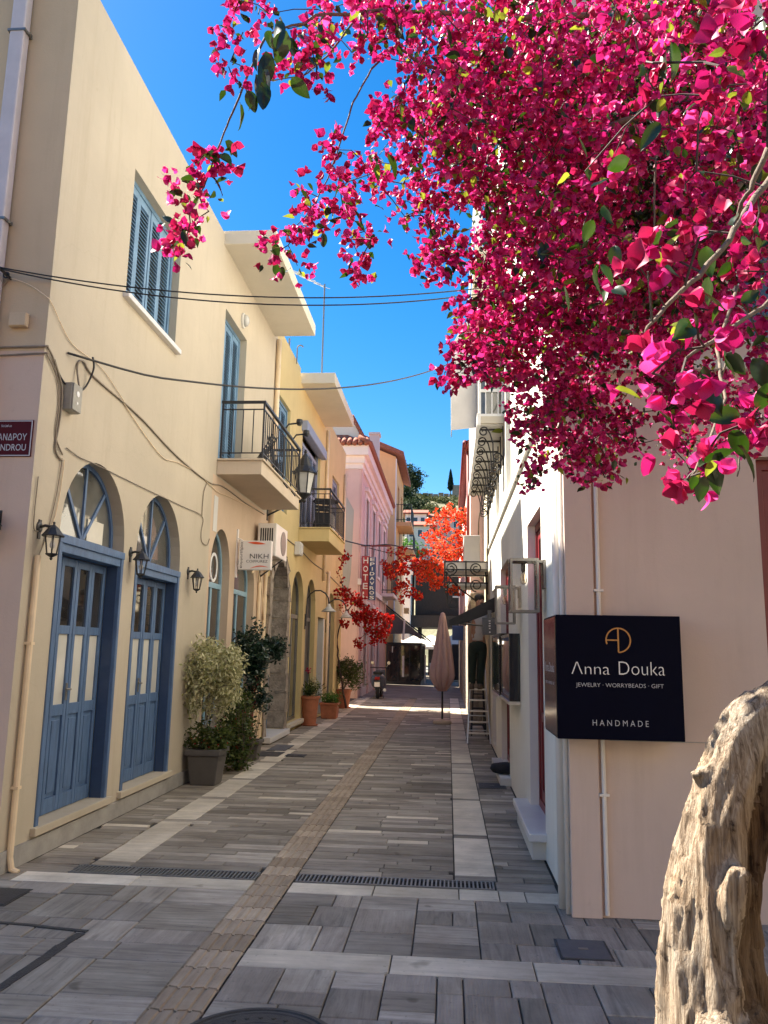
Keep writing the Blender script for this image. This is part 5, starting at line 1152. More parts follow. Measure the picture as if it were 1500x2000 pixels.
# street lantern on its arm
lx, ly, lz = -2.43, 12.95, 4.04
t = thing('street_lantern', 'large black street lantern with frosted panes at the balcony corner', 'street lamp', (lx, ly, lz))
mb = MB(); mb.lathe([(0.012, 0.86), (0.03, 0.82), (0.018, 0.79), (0.055, 0.74), (0.085, 0.69), (0.13, 0.56), (0.205, 0.46), (0.215, 0.445), (0.18, 0.44)], 12, (lx, ly, lz)); part('cap', M['black'], t, mb)
for k in range(6):
    a0, a1 = k*math.pi/3, (k+1)*math.pi/3; r0, r1 = 0.165, 0.105
    p = lambda r, a, z: (lx+r*math.cos(a), ly+r*math.sin(a), lz+z)
    mb = MB(); mb.add([p(r1, a0, 0.10), p(r1, a1, 0.10), p(r0, a1, 0.44), p(r0, a0, 0.44)], [(0, 1, 2, 3)]); part('pane', M['lampglass'], t, mb)
    mb = MB(); mb.tube([p(r0+0.004, a0, 0.45), p(r1+0.004, a0, 0.09)], 0.010, 6); mb.tube([p(r0+0.03, a0, 0.45), p(r0+0.055, a0, 0.50)], 0.012, 6, r1=0.004); part('rib', M['black'], t, mb)
mb = MB(); mb.lathe([(0.118, 0.10), (0.122, 0.085), (0.10, 0.07), (0.05, 0.03), (0.03, 0.0), (0.045, -0.03), (0.012, -0.06)], 12, (lx, ly, lz)); part('collar', M['black'], t, mb)
mb = MB(); pts = [(XL, ly, lz-0.28), (XL+0.12, ly, lz-0.22), (XL+0.35, ly, lz-0.10), (lx-0.02, ly, lz-0.03)]; mb.tube(pts, 0.016, 8); mb.tube([(XL, ly, lz-0.02), (lx, ly, lz-0.02)], 0.013, 8)
mb.tube([(u, ly, v) for u, v in spiral((XL+0.2, lz-0.06), 0.07, 1.4, rad(200), 1)], 0.009, 6); mb.tube([(u, ly, v) for u, v in spiral((lx-0.15, lz-0.06), 0.045, 1.3, rad(20), -1)], 0.008, 6); mb.box(XL-0.0, XL+0.015, ly-0.03, ly+0.03, lz-0.36, lz+0.08); part('arm', M['black'], t, mb)
# gooseneck lamps
for u, lb in ((16.85, 'black gooseneck lamp with grey shade, nearer of two by the yellow arches'), (19.75, 'gooseneck lamp with pale shade partly behind the red flowers')):
    t = thing('gooseneck_lamp', lb, 'wall lamp', PL(u, 2.45, 0), 'gooseneck lamps on the yellow house')
    ar = [PL(u, 2.05, -0.02), PL(u, 2.45, -0.03)] + [PL(u, 2.55+0.26*math.sin(a), -0.27+0.24*math.cos(a)) for a in (0.3, 0.8, 1.3, 1.8, 2.3, 2.75)] + [PL(u, 2.52, -0.51)]
    mb = MB(); mb.tube(ar, 0.016, 8); mb.pbox(PL, u-0.04, u+0.04, 1.98, 2.3, -0.018, -0.001); part('arm', M['black'], t, mb, smooth=False)
    c = PL(u, 2.36, -0.51); mb = MB(); mb.lathe([(0.03, 0.16), (0.04, 0.12), (0.06, 0.09), (0.165, 0.0), (0.16, -0.004), (0.05, 0.085)], 20, c); part('shade', M['palegrey'], t, mb, smooth=True)
# balcony furniture
def folding_chair(label, c, rz, lean, sc=0.8):
    t = thing('folding_chair', label, 'chair', c, 'dark folding furniture on the balconies'); ORIG[t.name] = Vector((0, 0, 0))
    for s in (-0.19, 0.19):
        mb = MB(); mb.tube([(s, -0.02, 0), (s, 0.02+lean*0.9, 0.86)], 0.012, 6); part('leg', M['black'], t, mb)
        mb = MB(); mb.tube([(s*0.9, 0.10, 0), (s*0.9, -0.04+lean*0.4, 0.50)], 0.011, 6); part('leg', M['black'], t, mb)
    for i in range(5):
        mb = MB(); z = 0.40+i*0.095; y = lean*z; mb.box(-0.185, 0.185, y-0.006, y+0.008, z, z+0.07); part('slat', M['blackcloth'], t, mb)
    mb = MB(); mb.hexa([(-0.18, -0.05, 0.12), (0.18, -0.05, 0.12), (0.18, -0.03, 0.12), (-0.18, -0.03, 0.12), (-0.18, -0.05+lean*0.3, 0.42), (0.18, -0.05+lean*0.3, 0.42), (0.18, -0.03+lean*0.3, 0.42), (-0.18, -0.03+lean*0.3, 0.42)]); part('seat', M['blackcloth'], t, mb)
    t.rotation_euler = (0, 0, rz); t.scale = (sc,)*3; return t
folding_chair('dark folding chair tilted at the near end of the first balcony', (-2.62, 10.45, 4.012), rad(80), -0.55, 0.5)
folding_chair('dark folded chair leaning in the railing of the first balcony', (-2.58, 11.5, 4.012), rad(95), 0.18)
t = thing('balcony_table', 'small dark table with folded cloth on the far balcony', 'table', (-2.65, 16.7, 4.01))
mb = MB(); mb.lathe([(0.27, 0.68), (0.28, 0.70), (0.27, 0.72)], 20, (-2.65, 16.7, 4.01)); part('table_top', M['blackcloth'], t, mb)
for a in (0.6, 2.2, 3.8, 5.4):
    mb = MB(); mb.tube([(-2.65+0.22*math.cos(a), 16.7+0.22*math.sin(a), 4.01), (-2.65-0.1*math.cos(a), 16.7-0.1*math.sin(a), 4.69)], 0.011, 6); part('leg', M['black'], t, mb)
folding_chair('dark chair beside the table on the far balcony', (-2.62, 16.15, 4.01), rad(20), 0.15)
for y, lb in ((11.35, 'black hook bracket on top of the first balcony rail, nearer one'), (11.95, 'black hook bracket on the first balcony rail with a small spotlight')):
    t = thing('rail_bracket', lb, 'bracket', (-2.46, y, 4.8)); mb = MB(); mb.tube([(-2.46, y, 4.8), (-2.40, y, 4.88), (-2.22, y, 4.9)], 0.014, 6); mb.tube([(-2.46, y, 4.7), (-2.46, y, 4.0), (-2.38, y, 3.9)], 0.012, 6); part('arm', M['black'], t, mb)
    mb = MB(); mb.lathe([(0.03, -0.04), (0.05, 0.0), (0.045, 0.05)], 10, (-2.24, y, 4.9)); part('clamp', M['black'], t, mb)

# ================================================================== THINGS ON THE RIGHT
t = thing('jewellery_sign', 'dark navy jewellery shop sign box wrapped round the white corner', 'shop sign', (1.0, 5.0, 1.05))
GX0, GX1, GY0, GY1, GZ0, GZ1 = 0.652, 1.392, 4.955, 5.56, 1.056, 1.790
mb = MB(); mb.box(GX0, GX1, GY0, GY1, GZ0, GZ1); part('box', M['signnavy'], t, mb, bevel=0.004)
mb = MB(); mb.box(GX0-0.004, GX0, GY0+0.012, GY1-0.012, GZ0+0.012, GZ1-0.012); part('side_panel', M['signgloss'], t, mb, label='glossy narrow side panel facing the street')
PG = lambda u, z, d: (u, GY0-0.0025+d, z)
gw, gh = GX1-GX0, GZ1-GZ0
gu = lambda f: GX0+gw*f
gz = lambda f: GZ1-gh*f
mb = MB(); put_text(mb, 'Λnna', PG, gu(0.272), gz(0.433), 0, width=gw*0.305, height=gh*0.098, thin=-0.016); part('lettering', M['lettering'], t, mb)
mb = MB(); put_text(mb, 'Douka', PG, gu(0.680), gz(0.428), 0, width=gw*0.365, height=gh*0.106, thin=-0.016); part('lettering', M['lettering'], t, mb)
mb = MB(); put_text(mb, 'JEWELRY · WORRYBEADS · GIFT', PG, gu(0.500), gz(0.572), 0, width=gw*0.695, height=gh*0.042, thin=-0.010); part('lettering', M['letgrey'], t, mb)
mb = MB(); put_text(mb, 'H A N D M A D E', PG, gu(0.498), gz(0.866), 0, width=gw*0.44, height=gh*0.046, thin=-0.008); part('lettering', M['letgrey'], t, mb)
lc, lr = (gu(0.50), gz(0.203)), gh*0.098; lw_ = gh*0.011
def arcband(a0, a1, n=28):
    return ([(lc[0]+(lr+lw_/2)*math.cos(a0+(a1-a0)*i/n), lc[1]+(lr+lw_/2)*math.sin(a0+(a1-a0)*i/n)) for i in range(n+1)], [(lc[0]+(lr-lw_/2)*math.cos(a0+(a1-a0)*i/n), lc[1]+(lr-lw_/2)*math.sin(a0+(a1-a0)*i/n)) for i in range(n+1)])
mb = MB(); o, i_ = arcband(rad(-90), rad(200)); mb.band(PG, o, i_, -0.001, 0.001)
mb.pbox(PG, lc[0]-lw_*0.55, lc[0]+lw_*0.55, lc[1]-lr, lc[1]+lr-lw_*0.5, -0.0012, 0.0008); mb.pbox(PG, lc[0]-lr+lw_*0.4, lc[0]-lw_*0.56, lc[1]-lw_*0.5, lc[1]+lw_*0.5, -0.0008, 0.0012); part('monogram', M['gold'], t, mb)
PGs = lambda u, z, d: (GX0-0.0055+d, (GY0+GY1)/2-(u-GX0), z)
for tx, f, h, w in (('Λnna Douka', 0.433, 0.085, 0.74), ('JEWELRY · WORRYBEADS · GIFT', 0.572, 0.034, 0.74)):
    mb = MB(); put_text(mb, tx, PGs, GX0, gz(f), 0, width=(GY1-GY0)*w, height=gh*h, thin=0.0); part('lettering', M['letgrey'], t, mb)
def box_lantern(label, x0, x1, y0, y1, z0, z1, plate):
    t = thing('square_lantern', label, 'wall lantern', ((x0+x1)/2, (y0+y1)/2, z0), 'square glass lanterns on the white house'); b = 0.017
    mb = MB()
    for x in (x0, x1-b):
        for y in (y0, y1-b): mb.box(x, x+b, y, y+b, z0, z1)
    for z in (z0, z1-b):
        for y in (y0, y1-b): mb.box(x0+b, x1-b, y, y+b, z+0.0005, z+b-0.0005)
        for x in (x0, x1-b): mb.box(x+0.0005, x+b-0.0005, y0+b, y1-b, z, z+b)
    mb.box(x0, x1, y0, y1, z1, z1+0.006); part('frame', M['steel'], t, mb)
    mb = MB(); mb.box(x1, plate, y0+0.03, y1-0.03, z1-0.025, z1-0.005); mb.box(XR-0.02, XR-0.001, y0+0.02, y1-0.02, z1-0.22, z1+0.0); mb.box(plate-0.016, plate, (y0+y1)/2-0.02, (y0+y1)/2+0.02, z1-0.12, z1-0.02); part('wall_plate', M['steel'], t, mb)
    for i, (xa, xb, ya, yb) in enumerate(((x0+b, x1-b, y0+0.006, y0+0.009), (x0+b, x1-b, y1-0.009, y1-0.006), (x0+0.006, x0+0.009, y0+b, y1-b), (x1-0.009, x1-0.006, y0+b, y1-b))):
        mb = MB(); mb.box(xa, xb, ya, yb, z0+b, z1-b); part('pane', M['clear'], t, mb)
    cx, cy = (x0+x1)/2, (y0+y1)/2
    mb = MB(); mb.lathe([(0.018, z1-0.02-z0), (0.018, z1-0.085-z0), (0.014, z1-0.09-z0)], 12, (cx, cy, z0)); part('socket', M['black'], t, mb)
    mb = MB(); mb.lathe([(0.012, z1-0.09-z0), (0.02, z1-0.115-z0), (0.028, z1-0.15-z0), (0.022, z1-0.18-z0), (0.006, z1-0.19-z0)], 14, (cx, cy, z0)); bl = part('bulb', M['bulb'], t, mb, smooth=True)
    mb = MB(); mb.tube([(cx+0.008*math.cos(k*1.9), cy+0.008*math.sin(k*1.9), z1-0.11-0.055*(k % 2)) for k in range(9)], 0.0016, 5); part('filament', M['gold'], t, mb)
box_lantern('large square glass lantern by the red door, nearer of two', 0.475, 0.695, 6.18, 6.40, 1.865, 2.275, 0.735)
box_lantern('square glass lantern behind the nearer one', 0.485, 0.69, 8.30, 8.50, 1.85, 2.24, 0.735)
for u0, u1, z0, z1, lb in ((8.55, 9.85, 1.06, 1.76, 'nearer black framed glass display case on the white wall'), (10.2, 11.9, 1.03, 1.80, 'farther black framed glass display case')):
    t = thing('display_case', lb, 'display case', PR((u0+u1)/2, z0, 0), 'wall display cases')
    mb = MB(); mb.pbox(PR, u0, u1, z0, z1, -0.02, -0.001); mb.band(lambda u, z, d: PR(u, z, d), rect(u0, u1, z0, z1), rect(u0+0.035, u1-0.035, z0+0.035, z1-0.035), -0.115, -0.02, True); part('frame', M['signgloss'], t, mb, bevel=0.004)
    mb = MB(); mb.pbox(PR, u0+0.03, u1-0.03, z0+0.03, z1-0.03, -0.108, -0.102); part('pane', M['glass_lit'], t, mb)
    mb = MB(); mb.pbox(PR, u0-0.01, u1+0.01, z0-0.035, z0-0.002, -0.125, -0.001); part('ledge', M['metal'], t, mb)
mb = MB(); mb.lathe([(0.02, 0.0), (0.17, 0.01), (0.20, 0.05), (0.18, 0.10), (0.05, 0.125)], 22, (0.72, 10.35, 0.09)); o = mb.build('cushion', M['blackcloth'], None, smooth=True, loc=(0.72, 10.35, 0.09)); tag(o, 'black round cushion lying on the doorstep below the display cases', 'cushion')

# black awning, hanging signs
t = thing('shop_awning', 'black sloping shop awning over the man on the ladder', 'awning', (0.4, 13.8, 2.1))
A0, A1 = Vector((0.76, 0, 2.44)), Vector((0.02, 0, 2.06))
mb = MB(); mb.hexa([(A0.x, 13.2, A0.z), (A1.x, 13.2, A1.z), (A1.x, 14.15, A1.z), (A0.x, 14.15, A0.z), (A0.x, 13.2, A0.z+0.02), (A1.x, 13.2, A1.z+0.02), (A1.x, 14.15, A1.z+0.02), (A0.x, 14.15, A0.z+0.02)]); part('cloth', M['blackcloth'], t, mb)
mb = MB(); mb.prism(lambda u, z, d: (u, 13.18+d, z), [(0.76, 2.44), (0.02, 2.06), (0.02, 1.98), (0.30, 2.04), (0.76, 2.22)], 0, 0.012); mb.box(0.005, 0.018, 13.2, 14.15, 1.96, 2.08); part('valance', M['blackcloth'], t, mb)
mb = MB(); mb.tube([(0.79, 14.1, 2.0), (0.05, 14.1, 2.07)], 0.014, 6); part('arm', M['steel'], t, mb)
t = thing('hanging_sign', 'black hanging shop sign with small white marks under the awning', 'shop sign', (0.6, 12.4, 1.85))
mb = MB(); mb.box(0.52, 0.735, 12.4, 12.44, 1.825, 2.09); mb.box(0.60, 0.66, 12.41, 12.43, 2.09, 2.2); part('panel', M['coverstone'], t, mb, bevel=0.004)
mb = MB()
for i in range(4): mb.box(0.615+0.004*(i % 2), 0.643, 12.396, 12.399, 2.03-i*0.038, 2.046-i*0.038)
mb.lathe([(0.012, 0), (0.012, -0.003)], 10, (0.632, 12.399, 1.868), 'y'); part('white_marks', M['lettering'], t, mb)
t = thing('hanging_sign', 'dark navy hanging sign beyond the awning', 'shop sign', (0.2, 15.2, 1.8))
mb = MB(); mb.box(0.07, 0.28, 15.2, 15.26, 1.78, 2.05); part('panel', M['hotelblue'], t, mb, bevel=0.006); mb = MB(); mb.tube([(0.80, 15.23, 2.12), (0.05, 15.23, 2.12)], 0.012, 6); mb.tube([(0.12, 15.23, 2.12), (0.12, 15.23, 2.04)], 0.006, 5); mb.tube([(0.23, 15.23, 2.12), (0.23, 15.23, 2.04)], 0.006, 5); part('bracket', M['black'], t, mb)

# iron balcony with air conditioner
t = thing('iron_balcony', 'small wrought iron balcony holding an air conditioner above the awning', 'balcony', (0.4, 16.6, 3.0))
mb = MB(); mb.box(-0.10, 0.80, 16.3, 17.6, 3.20, 3.40); part('slab', M['canvaswhite'], t, mb, bevel=0.01)
for k in range(6):
    mb = MB(); mb.box(-0.10, 0.78, 16.35+k*0.2, 16.49+k*0.2, 2.90, 2.95); part('slat', M['canvaswhite'], t, mb)
mb = MB(); yv = 16.22
for z in (3.38, 3.22, 3.10, 2.95): mb.tube([(-0.08, yv, z), (0.80, yv, z)], 0.014, 6)
for x in (-0.08, 0.35, 0.80): mb.tube([(x, yv, 2.72), (x, yv, 3.40)], 0.016, 6)
part('rail', M['black'], t, mb)
for cx, cz, s in ((0.05, 3.24, 1), (0.56, 3.24, -1), (0.08, 2.86, 1), (0.56, 2.90, -1)):
    mb = MB(); sp = spiral((cx, cz), 0.13, 1.6, rad(-90 if s > 0 else 270), s, 26, 0.3); mb.tube([(u, yv-0.01, v) for u, v in sp], 0.012, 6); part('scroll', M['black'], t, mb)
for x in (-0.05, 0.75):
    mb = MB(); pts = [(x, 16.3, 3.18), (x+0.02, 16.28, 2.95)] + [(u, 16.26, v) for u, v in spiral((x+0.02+(0.12 if x < 0 else -0.12), 2.55), 0.12, 1.2, rad(180 if x < 0 else 0), 1 if x < 0 else -1)]; mb.tube(pts, 0.014, 6); part('scroll', M['black'], t, mb)
mb = MB(); mb.tube([(0.80, 16.3, 2.35), (0.55, 16.3, 2.6), (0.20, 16.3, 2.85), (-0.06, 16.3, 3.18)], 0.016, 6); part('brace', M['black'], t, mb)
aircon('white air conditioner standing on the wrought iron balcony', (0.48, 16.75, 3.40), 0.62, 0.56, 0.34, 'x', grille=False)

# hotel sign
t = thing('hotel_sign', 'tall hotel sign with red and blue halves hanging on the pink house', 'hotel sign', at(720, 1130, 27.0))
HYs = 26.9; a_, b_ = at(707, 1086, HYs), at(720.5, 1170, HYs); c_, d_ = at(720.5, 1088, HYs), at(733, 1172, HYs)
PH = lambda u, z, d: (u, HYs+d, z)
for (p, q, mt, tx) in ((a_, b_, 'hotelred', 'HOTEL'), (c_, d_, 'hotelblue', 'EPIDAVROS')):
    mb = MB(); mb.pbox(PH, p.x+0.003, q.x-0.003, q.z, p.z, 0, 0.12); part('panel', M[mt], t, mb)
    n = len(tx); hh = (p.z-q.z)/n
    for i, chh in enumerate(tx):
        mb = MB(); w = (q.x-p.x)*0.62
        put_text(mb, chh, PH, (p.x+q.x)/2, p.z-hh*(i+0.5), -0.004, width=w if chh != 'I' else w*0.22, height=hh*0.70, thin=0.012); part('lettering', M['lettering'], t, mb)
e0, e1 = at(718, 1066, HYs), at(764, 1064, HYs+0.1)
mb = MB(); mb.tube([(-3.3, HYs-0.02, e0.z), (e1.x, HYs-0.02, e0.z)], 0.03, 6); mb.tube([(a_.x+0.1, HYs+0.05, e0.z), (a_.x+0.1, HYs+0.05, a_.z)], 0.015, 6); mb.tube([(c_.x+0.1, HYs+0.05, e0.z), (c_.x+0.1, HYs+0.05, c_.z)], 0.015, 6); part('bracket', M['eavered'], t, mb)
cable('overhead_cable', 'dark sagging wire from the yellow house towards the hotel sign', [at(672, 1055, 22.8), at(690, 1060, 24.5), at(720, 1066, HYs-0.1), at(760, 1064, HYs), at(800, 1072, 28), at(840, 1077, 28.5), at(880, 1070, 26)], 0.022, M['cable'])

# closed parasol
ux, uy = -0.13, 18.1
t = thing('closed_parasol', 'folded dusty rose parasol standing in the middle of the street', 'parasol', (ux, uy, 0))
mb = MB(); mb.lathe([(0.20, 0.0), (0.21, 0.03), (0.19, 0.07), (0.05, 0.085), (0.03, 0.10)], 28, (ux, uy, 0)); part('base', M['slab_pink'], t, mb)
mb = MB(); mb.tube([(ux, uy, 0.07), (ux, uy, 2.40)], 0.022, 10); part('pole', M['black'], t, mb)
pr_ = [(0.015, 2.44), (0.05, 2.41), (0.075, 2.30), (0.10, 2.12), (0.13, 1.95), (0.165, 1.75), (0.20, 1.5), (0.235, 1.27), (0.262, 1.05), (0.245, 0.98), (0.17, 0.82), (0.08, 0.70), (0.03, 0.72)]
mb = MB(); mb.lathe(pr_[::-1], 96, (ux, uy, 0), pleat=lambda a, z: 1+0.42*(abs(math.sin(4*a+0.25*z))-0.62)*min(1, (2.46-z)*1.6)+0.05*math.sin(3*a+z*4)); part('canopy', M['umbrella'], t, mb, smooth=True)

# step ladder
def ladder(name, label, x0, x1, y0, yt, y1, h, steps, mat, rail=0.0, tx=0.6):
    t = thing(name, label, 'ladder', ((x0+x1)/2, y0, 0)); cx = (x0+x1)/2
    lf = lambda s, f: Vector((cx+s*((x1-x0)/2)*(1-(1-tx)*f), y0+(yt-y0)*f, h*f))
    bk = lambda s, f: Vector((cx+s*((x1-x0)/2)*0.95*(1-(1-tx)*f), y1+(yt+0.05-y1)*f, h*f))
    for s in (-1, 1):
        mb = MB(); mb.tube([lf(s, 0), lf(s, 1.0)], 0.014, 6); part('rail', mat, t, mb); mb = MB(); mb.tube([bk(s, 0), bk(s, 1)], 0.012, 6); part('rear_leg', mat, t, mb)
    for i in range(1, steps+1):
        f = i/(steps); a, b = lf(-1, f), lf(1, f); mb = MB(); mb.box(a.x, b.x, a.y-0.035, a.y+0.05, a.z-0.03, a.z-0.004); part('step', mat, t, mb)
    mb = MB(); a, b = bk(-1, 0.45), bk(1, 0.45); mb.tube([a, b], 0.010, 6); a, b = bk(-1, 0.15), bk(1, 0.15); mb.tube([a, b], 0.010, 6); part('brace', mat, t, mb)
    if rail:
        a, b = lf(-1, 1), lf(1, 1); mb = MB(); mb.tube([a, a+Vector((0.01, 0.05, rail*0.5)), a+Vector((0.03, 0.1, rail*0.95)), a+Vector((0.08, 0.12, rail)), b+Vector((-0.08, 0.12, rail)), b+Vector((-0.03, 0.1, rail*0.95)), b+Vector((-0.01, 0.05, rail*0.5)), b], 0.013, 8); part('hand_rail', mat, t, mb)
    return t
ladder('step_ladder', 'tall aluminium step ladder the man stands on', 0.335, 0.735, 14.35, 14.75, 15.35, 0.92, 5, M['metal'], 0.62, 0.72)
ladder('step_ladder', 'small black step ladder behind the aluminium one', 0.44, 0.72, 15.6, 15.85, 16.3, 1.05, 4, M['black'], 0, 0.62)

# man on the ladder
def skinned(name, joints, edges, mat, parent, root=0, sub=1):
    me = bpy.data.meshes.new(name); og = ORIG[parent.name]
    me.from_pydata([tuple(Vector(j[:3])-og) for j in joints], edges, []); me.materials.append(mat)
    o = bpy.data.objects.new(name, me); COL.objects.link(o); o.parent = parent; ORIG[o.name] = og
    bm = bmesh.new(); bm.from_mesh(me); lay = bm.verts.layers.skin.verify(); bm.verts.ensure_lookup_table()
    for i, j in enumerate(joints): bm.verts[i][lay].radius = (j[3], j[4] if len(j) > 4 else j[3]); bm.verts[i][lay].use_root = (i == root)
    bm.to_mesh(me); bm.free()
    m = o.modifiers.new('skin', 'SKIN'); m.use_smooth_shade = True; s = o.modifiers.new('sub', 'SUBSURF'); s.levels = sub; s.render_levels = sub
    return o
mx, my, mz = 0.53, 14.78, 0.905
t = thing('person', 'man in pale shirt and dark green trousers on the ladder, reaching up under the awning', 'person', (mx, my, mz))
J = [(mx, my, mz+0.84, 0.135, 0.10), (mx, my+0.01, mz+0.98, 0.125, 0.09), (mx+0.01, my+0.02, mz+1.15, 0.145, 0.10), (mx+0.02, my+0.02, mz+1.33, 0.135, 0.085), (mx+0.03, my, mz+1.42, 0.05), (mx+0.035, my-0.03, mz+1.50, 0.062), (mx+0.035, my-0.04, mz+1.585, 0.082, 0.092), (mx+0.035, my-0.03, mz+1.66, 0.060),
     (mx-0.085, my, mz+0.76, 0.09), (mx-0.10, my-0.01, mz+0.44, 0.062), (mx-0.105, my+0.03, mz+0.09, 0.042), (mx-0.11, my-0.10, mz+0.035, 0.036), (mx+0.085, my, mz+0.76, 0.09), (mx+0.065, my-0.02, mz+0.44, 0.062), (mx+0.04, my+0.03, mz+0.09, 0.042), (mx+0.04, my-0.10, mz+0.035, 0.036),
     (mx-0.16, my+0.0, mz+1.34, 0.055), (mx-0.24, my-0.05, mz+1.14, 0.042), (mx-0.19, my-0.20, mz+1.26, 0.034), (mx-0.17, my-0.28, mz+1.33, 0.026), (mx+0.19, my+0.0, mz+1.35, 0.055), (mx+0.24, my-0.10, mz+1.46, 0.042), (mx+0.12, my-0.26, mz+1.50, 0.034), (mx+0.08, my-0.33, mz+1.52, 0.026)]
E_ = [(0, 1), (1, 2), (2, 3), (3, 4), (4, 5), (5, 6), (6, 7), (0, 8), (8, 9), (9, 10), (10, 11), (0, 12), (12, 13), (13, 14), (14, 15), (3, 16), (16, 17), (17, 18), (18, 19), (3, 20), (20, 21), (21, 22), (22, 23)]
skinned('body', J, E_, M['skin'], t)
g_ = 1.16
tr = [(mx, my, mz+0.90, 0.150, 0.118), (mx, my, mz+0.80, 0.150, 0.12)] + [(mx-0.085, my, mz+0.70, 0.108), (mx-0.10, my-0.01, mz+0.44, 0.082), (mx-0.105, my+0.03, mz+0.05, 0.066), (mx+0.085, my, mz+0.70, 0.108), (mx+0.065, my-0.02, mz+0.44, 0.082), (mx+0.04, my+0.03, mz+0.05, 0.066)]
skinned('trousers', tr, [(0, 1), (1, 2), (2, 3), (3, 4), (1, 5), (5, 6), (6, 7)], M['trousers'], t, 1)
shj = [(mx, my, mz+0.85, 0.155, 0.125), (mx, my+0.01, mz+1.0, 0.142, 0.105), (mx+0.01, my+0.02, mz+1.16, 0.158, 0.112), (mx+0.02, my+0.02, mz+1.33, 0.145, 0.097), (mx+0.03, my, mz+1.40, 0.07), (mx-0.16, my, mz+1.34, 0.072), (mx-0.215, my-0.03, mz+1.21, 0.066), (mx+0.19, my, mz+1.35, 0.072), (mx+0.225, my-0.06, mz+1.42, 0.064)]
skinned('shirt', shj, [(0, 1), (1, 2), (2, 3), (3, 4), (3, 5), (5, 6), (3, 7), (7, 8)], M['shirt'], t, 1)
mb = MB(); mb.lathe([(0.075, -0.03), (0.096, 0.02), (0.092, 0.07), (0.06, 0.105), (0.01, 0.115)], 16, (mx+0.035, my-0.015, mz+1.60)); part('hair', M['hair'], t, mb, smooth=True)
for s, hx, hy, hz in ((-1, mx-0.165, my-0.29, mz+1.345), (1, mx+0.075, my-0.335, mz+1.525)):
    for k in range(4):
        mb = MB(); x = hx+(k-1.5)*0.017; l_ = (0.030, 0.036, 0.034, 0.026)[k]; mb.tube([(x, hy, hz-0.01), (x, hy-0.012, hz+l_), (x, hy-0.006, hz+l_*2.1)], 0.0085, 6, r1=0.0065); part('finger', M['skin'], t, mb, smooth=True)
    mb = MB(); mb.tube([(hx-s*0.02, hy+0.01, hz-0.02), (hx-s*0.042, hy-0.012, hz+0.012), (hx-s*0.04, hy-0.018, hz+0.04)], 0.009, 6, r1=0.007); part('thumb', M['skin'], t, mb, smooth=True)
for x, y in ((mx-0.108, my-0.03), (mx+0.04, my-0.03)):
    mb = MB(); mb.lathe([(0.046, 0.0), (0.05, 0.02), (0.046, 0.06), (0.036, 0.10)], 12, (0, 0, 0)); mb.v = [(x+a, y+b*2.1, mz+c_) for a, b, c_ in mb.v]; part('shoe', M['bark'], t, mb, smooth=True)

# scooter seen from behind
sx, sy = -2.32, 26.6
t = thing('scooter', 'grey scooter parked by the pink house, seen from behind', 'scooter', (sx, sy, 0))
for y in (sy+0.18, sy+1.38):
    mb = MB(); mb.lathe([(0.14, -0.05), (0.225, -0.055), (0.255, -0.03), (0.26, 0), (0.255, 0.03), (0.225, 0.055), (0.14, 0.05)], 28, (sx, y, 0.26), 'x'); w = part('wheel', M['rubber'], t, mb, smooth=True); mb = MB(); mb.lathe([(0.03, -0.06), (0.14, -0.04), (0.14, 0.04), (0.03, 0.06)], 20, (sx, y, 0.26), 'x'); part('rim', M['metal'], w, mb)
mb = MB(); secs = [(sy-0.12, 0.10, 0.62, 0.10), (sy-0.02, 0.20, 0.60, 0.20), (sy+0.2, 0.24, 0.58, 0.25), (sy+0.5, 0.21, 0.56, 0.23), (sy+0.72, 0.14, 0.50, 0.14)]
n = 18; vs_ = []; fs_ = []
for (yy, w, zc, h) in secs:
    for k in range(n):
        a = 2*math.pi*k/n; ca, sa = math.cos(a), math.sin(a); vs_.append((sx+w*math.copysign(abs(ca)**0.75, ca), yy, zc+h*math.copysign(abs(sa)**0.75, sa)))
for i in range(len(secs)-1):
    for k in range(n): fs_.append((i*n+k, i*n+(k+1) % n, (i+1)*n+(k+1) % n, (i+1)*n+k))
fs_ += [tuple(range(n)), tuple((len(secs)-1)*n+k for k in range(n))]
mb.add(vs_, fs_); part('body', M['scooter'], t, mb, smooth=True)
mb = MB(); mb.box(sx-0.15, sx+0.15, sy-0.06, sy+0.72, 0.80, 0.89); part('seat', M['rubber'], t, mb, bevel=0.03)
mb = MB(); mb.box(sx-0.085, sx+0.085, sy-0.16, sy-0.11, 0.62, 0.72); part('tail_light', M['redlens'], t, mb, bevel=0.015)
mb = MB(); mb.box(sx-0.09, sx+0.09, sy-0.17, sy-0.155, 0.40, 0.55); part('number_plate', M['lettering'], t, mb)
mb = MB(); mb.hexa([(sx-0.22, sy+1.05, 0.3), (sx+0.22, sy+1.05, 0.3), (sx+0.20, sy+1.12, 0.3), (sx-0.20, sy+1.12, 0.3), (sx-0.16, sy+1.12, 0.92), (sx+0.16, sy+1.12, 0.92), (sx+0.15, sy+1.18, 0.92), (sx-0.15, sy+1.18, 0.92)]); mb.box(sx-0.16, sx+0.16, sy+0.7, sy+1.1, 0.26, 0.32); part('leg_shield', M['scooter'], t, mb, bevel=0.02)
mb = MB(); mb.tube([(sx-0.34, sy+0.98, 1.0), (sx-0.1, sy+1.1, 0.99), (sx+0.1, sy+1.1, 0.99), (sx+0.34, sy+0.98, 1.0)], 0.017, 8); part('handlebar', M['rubber'], t, mb)
mb = MB(); mb.tube([(sx, sy+1.38, 0.26), (sx, sy+1.13, 0.95)], 0.03, 8); part('fork', M['metal'], t, mb)
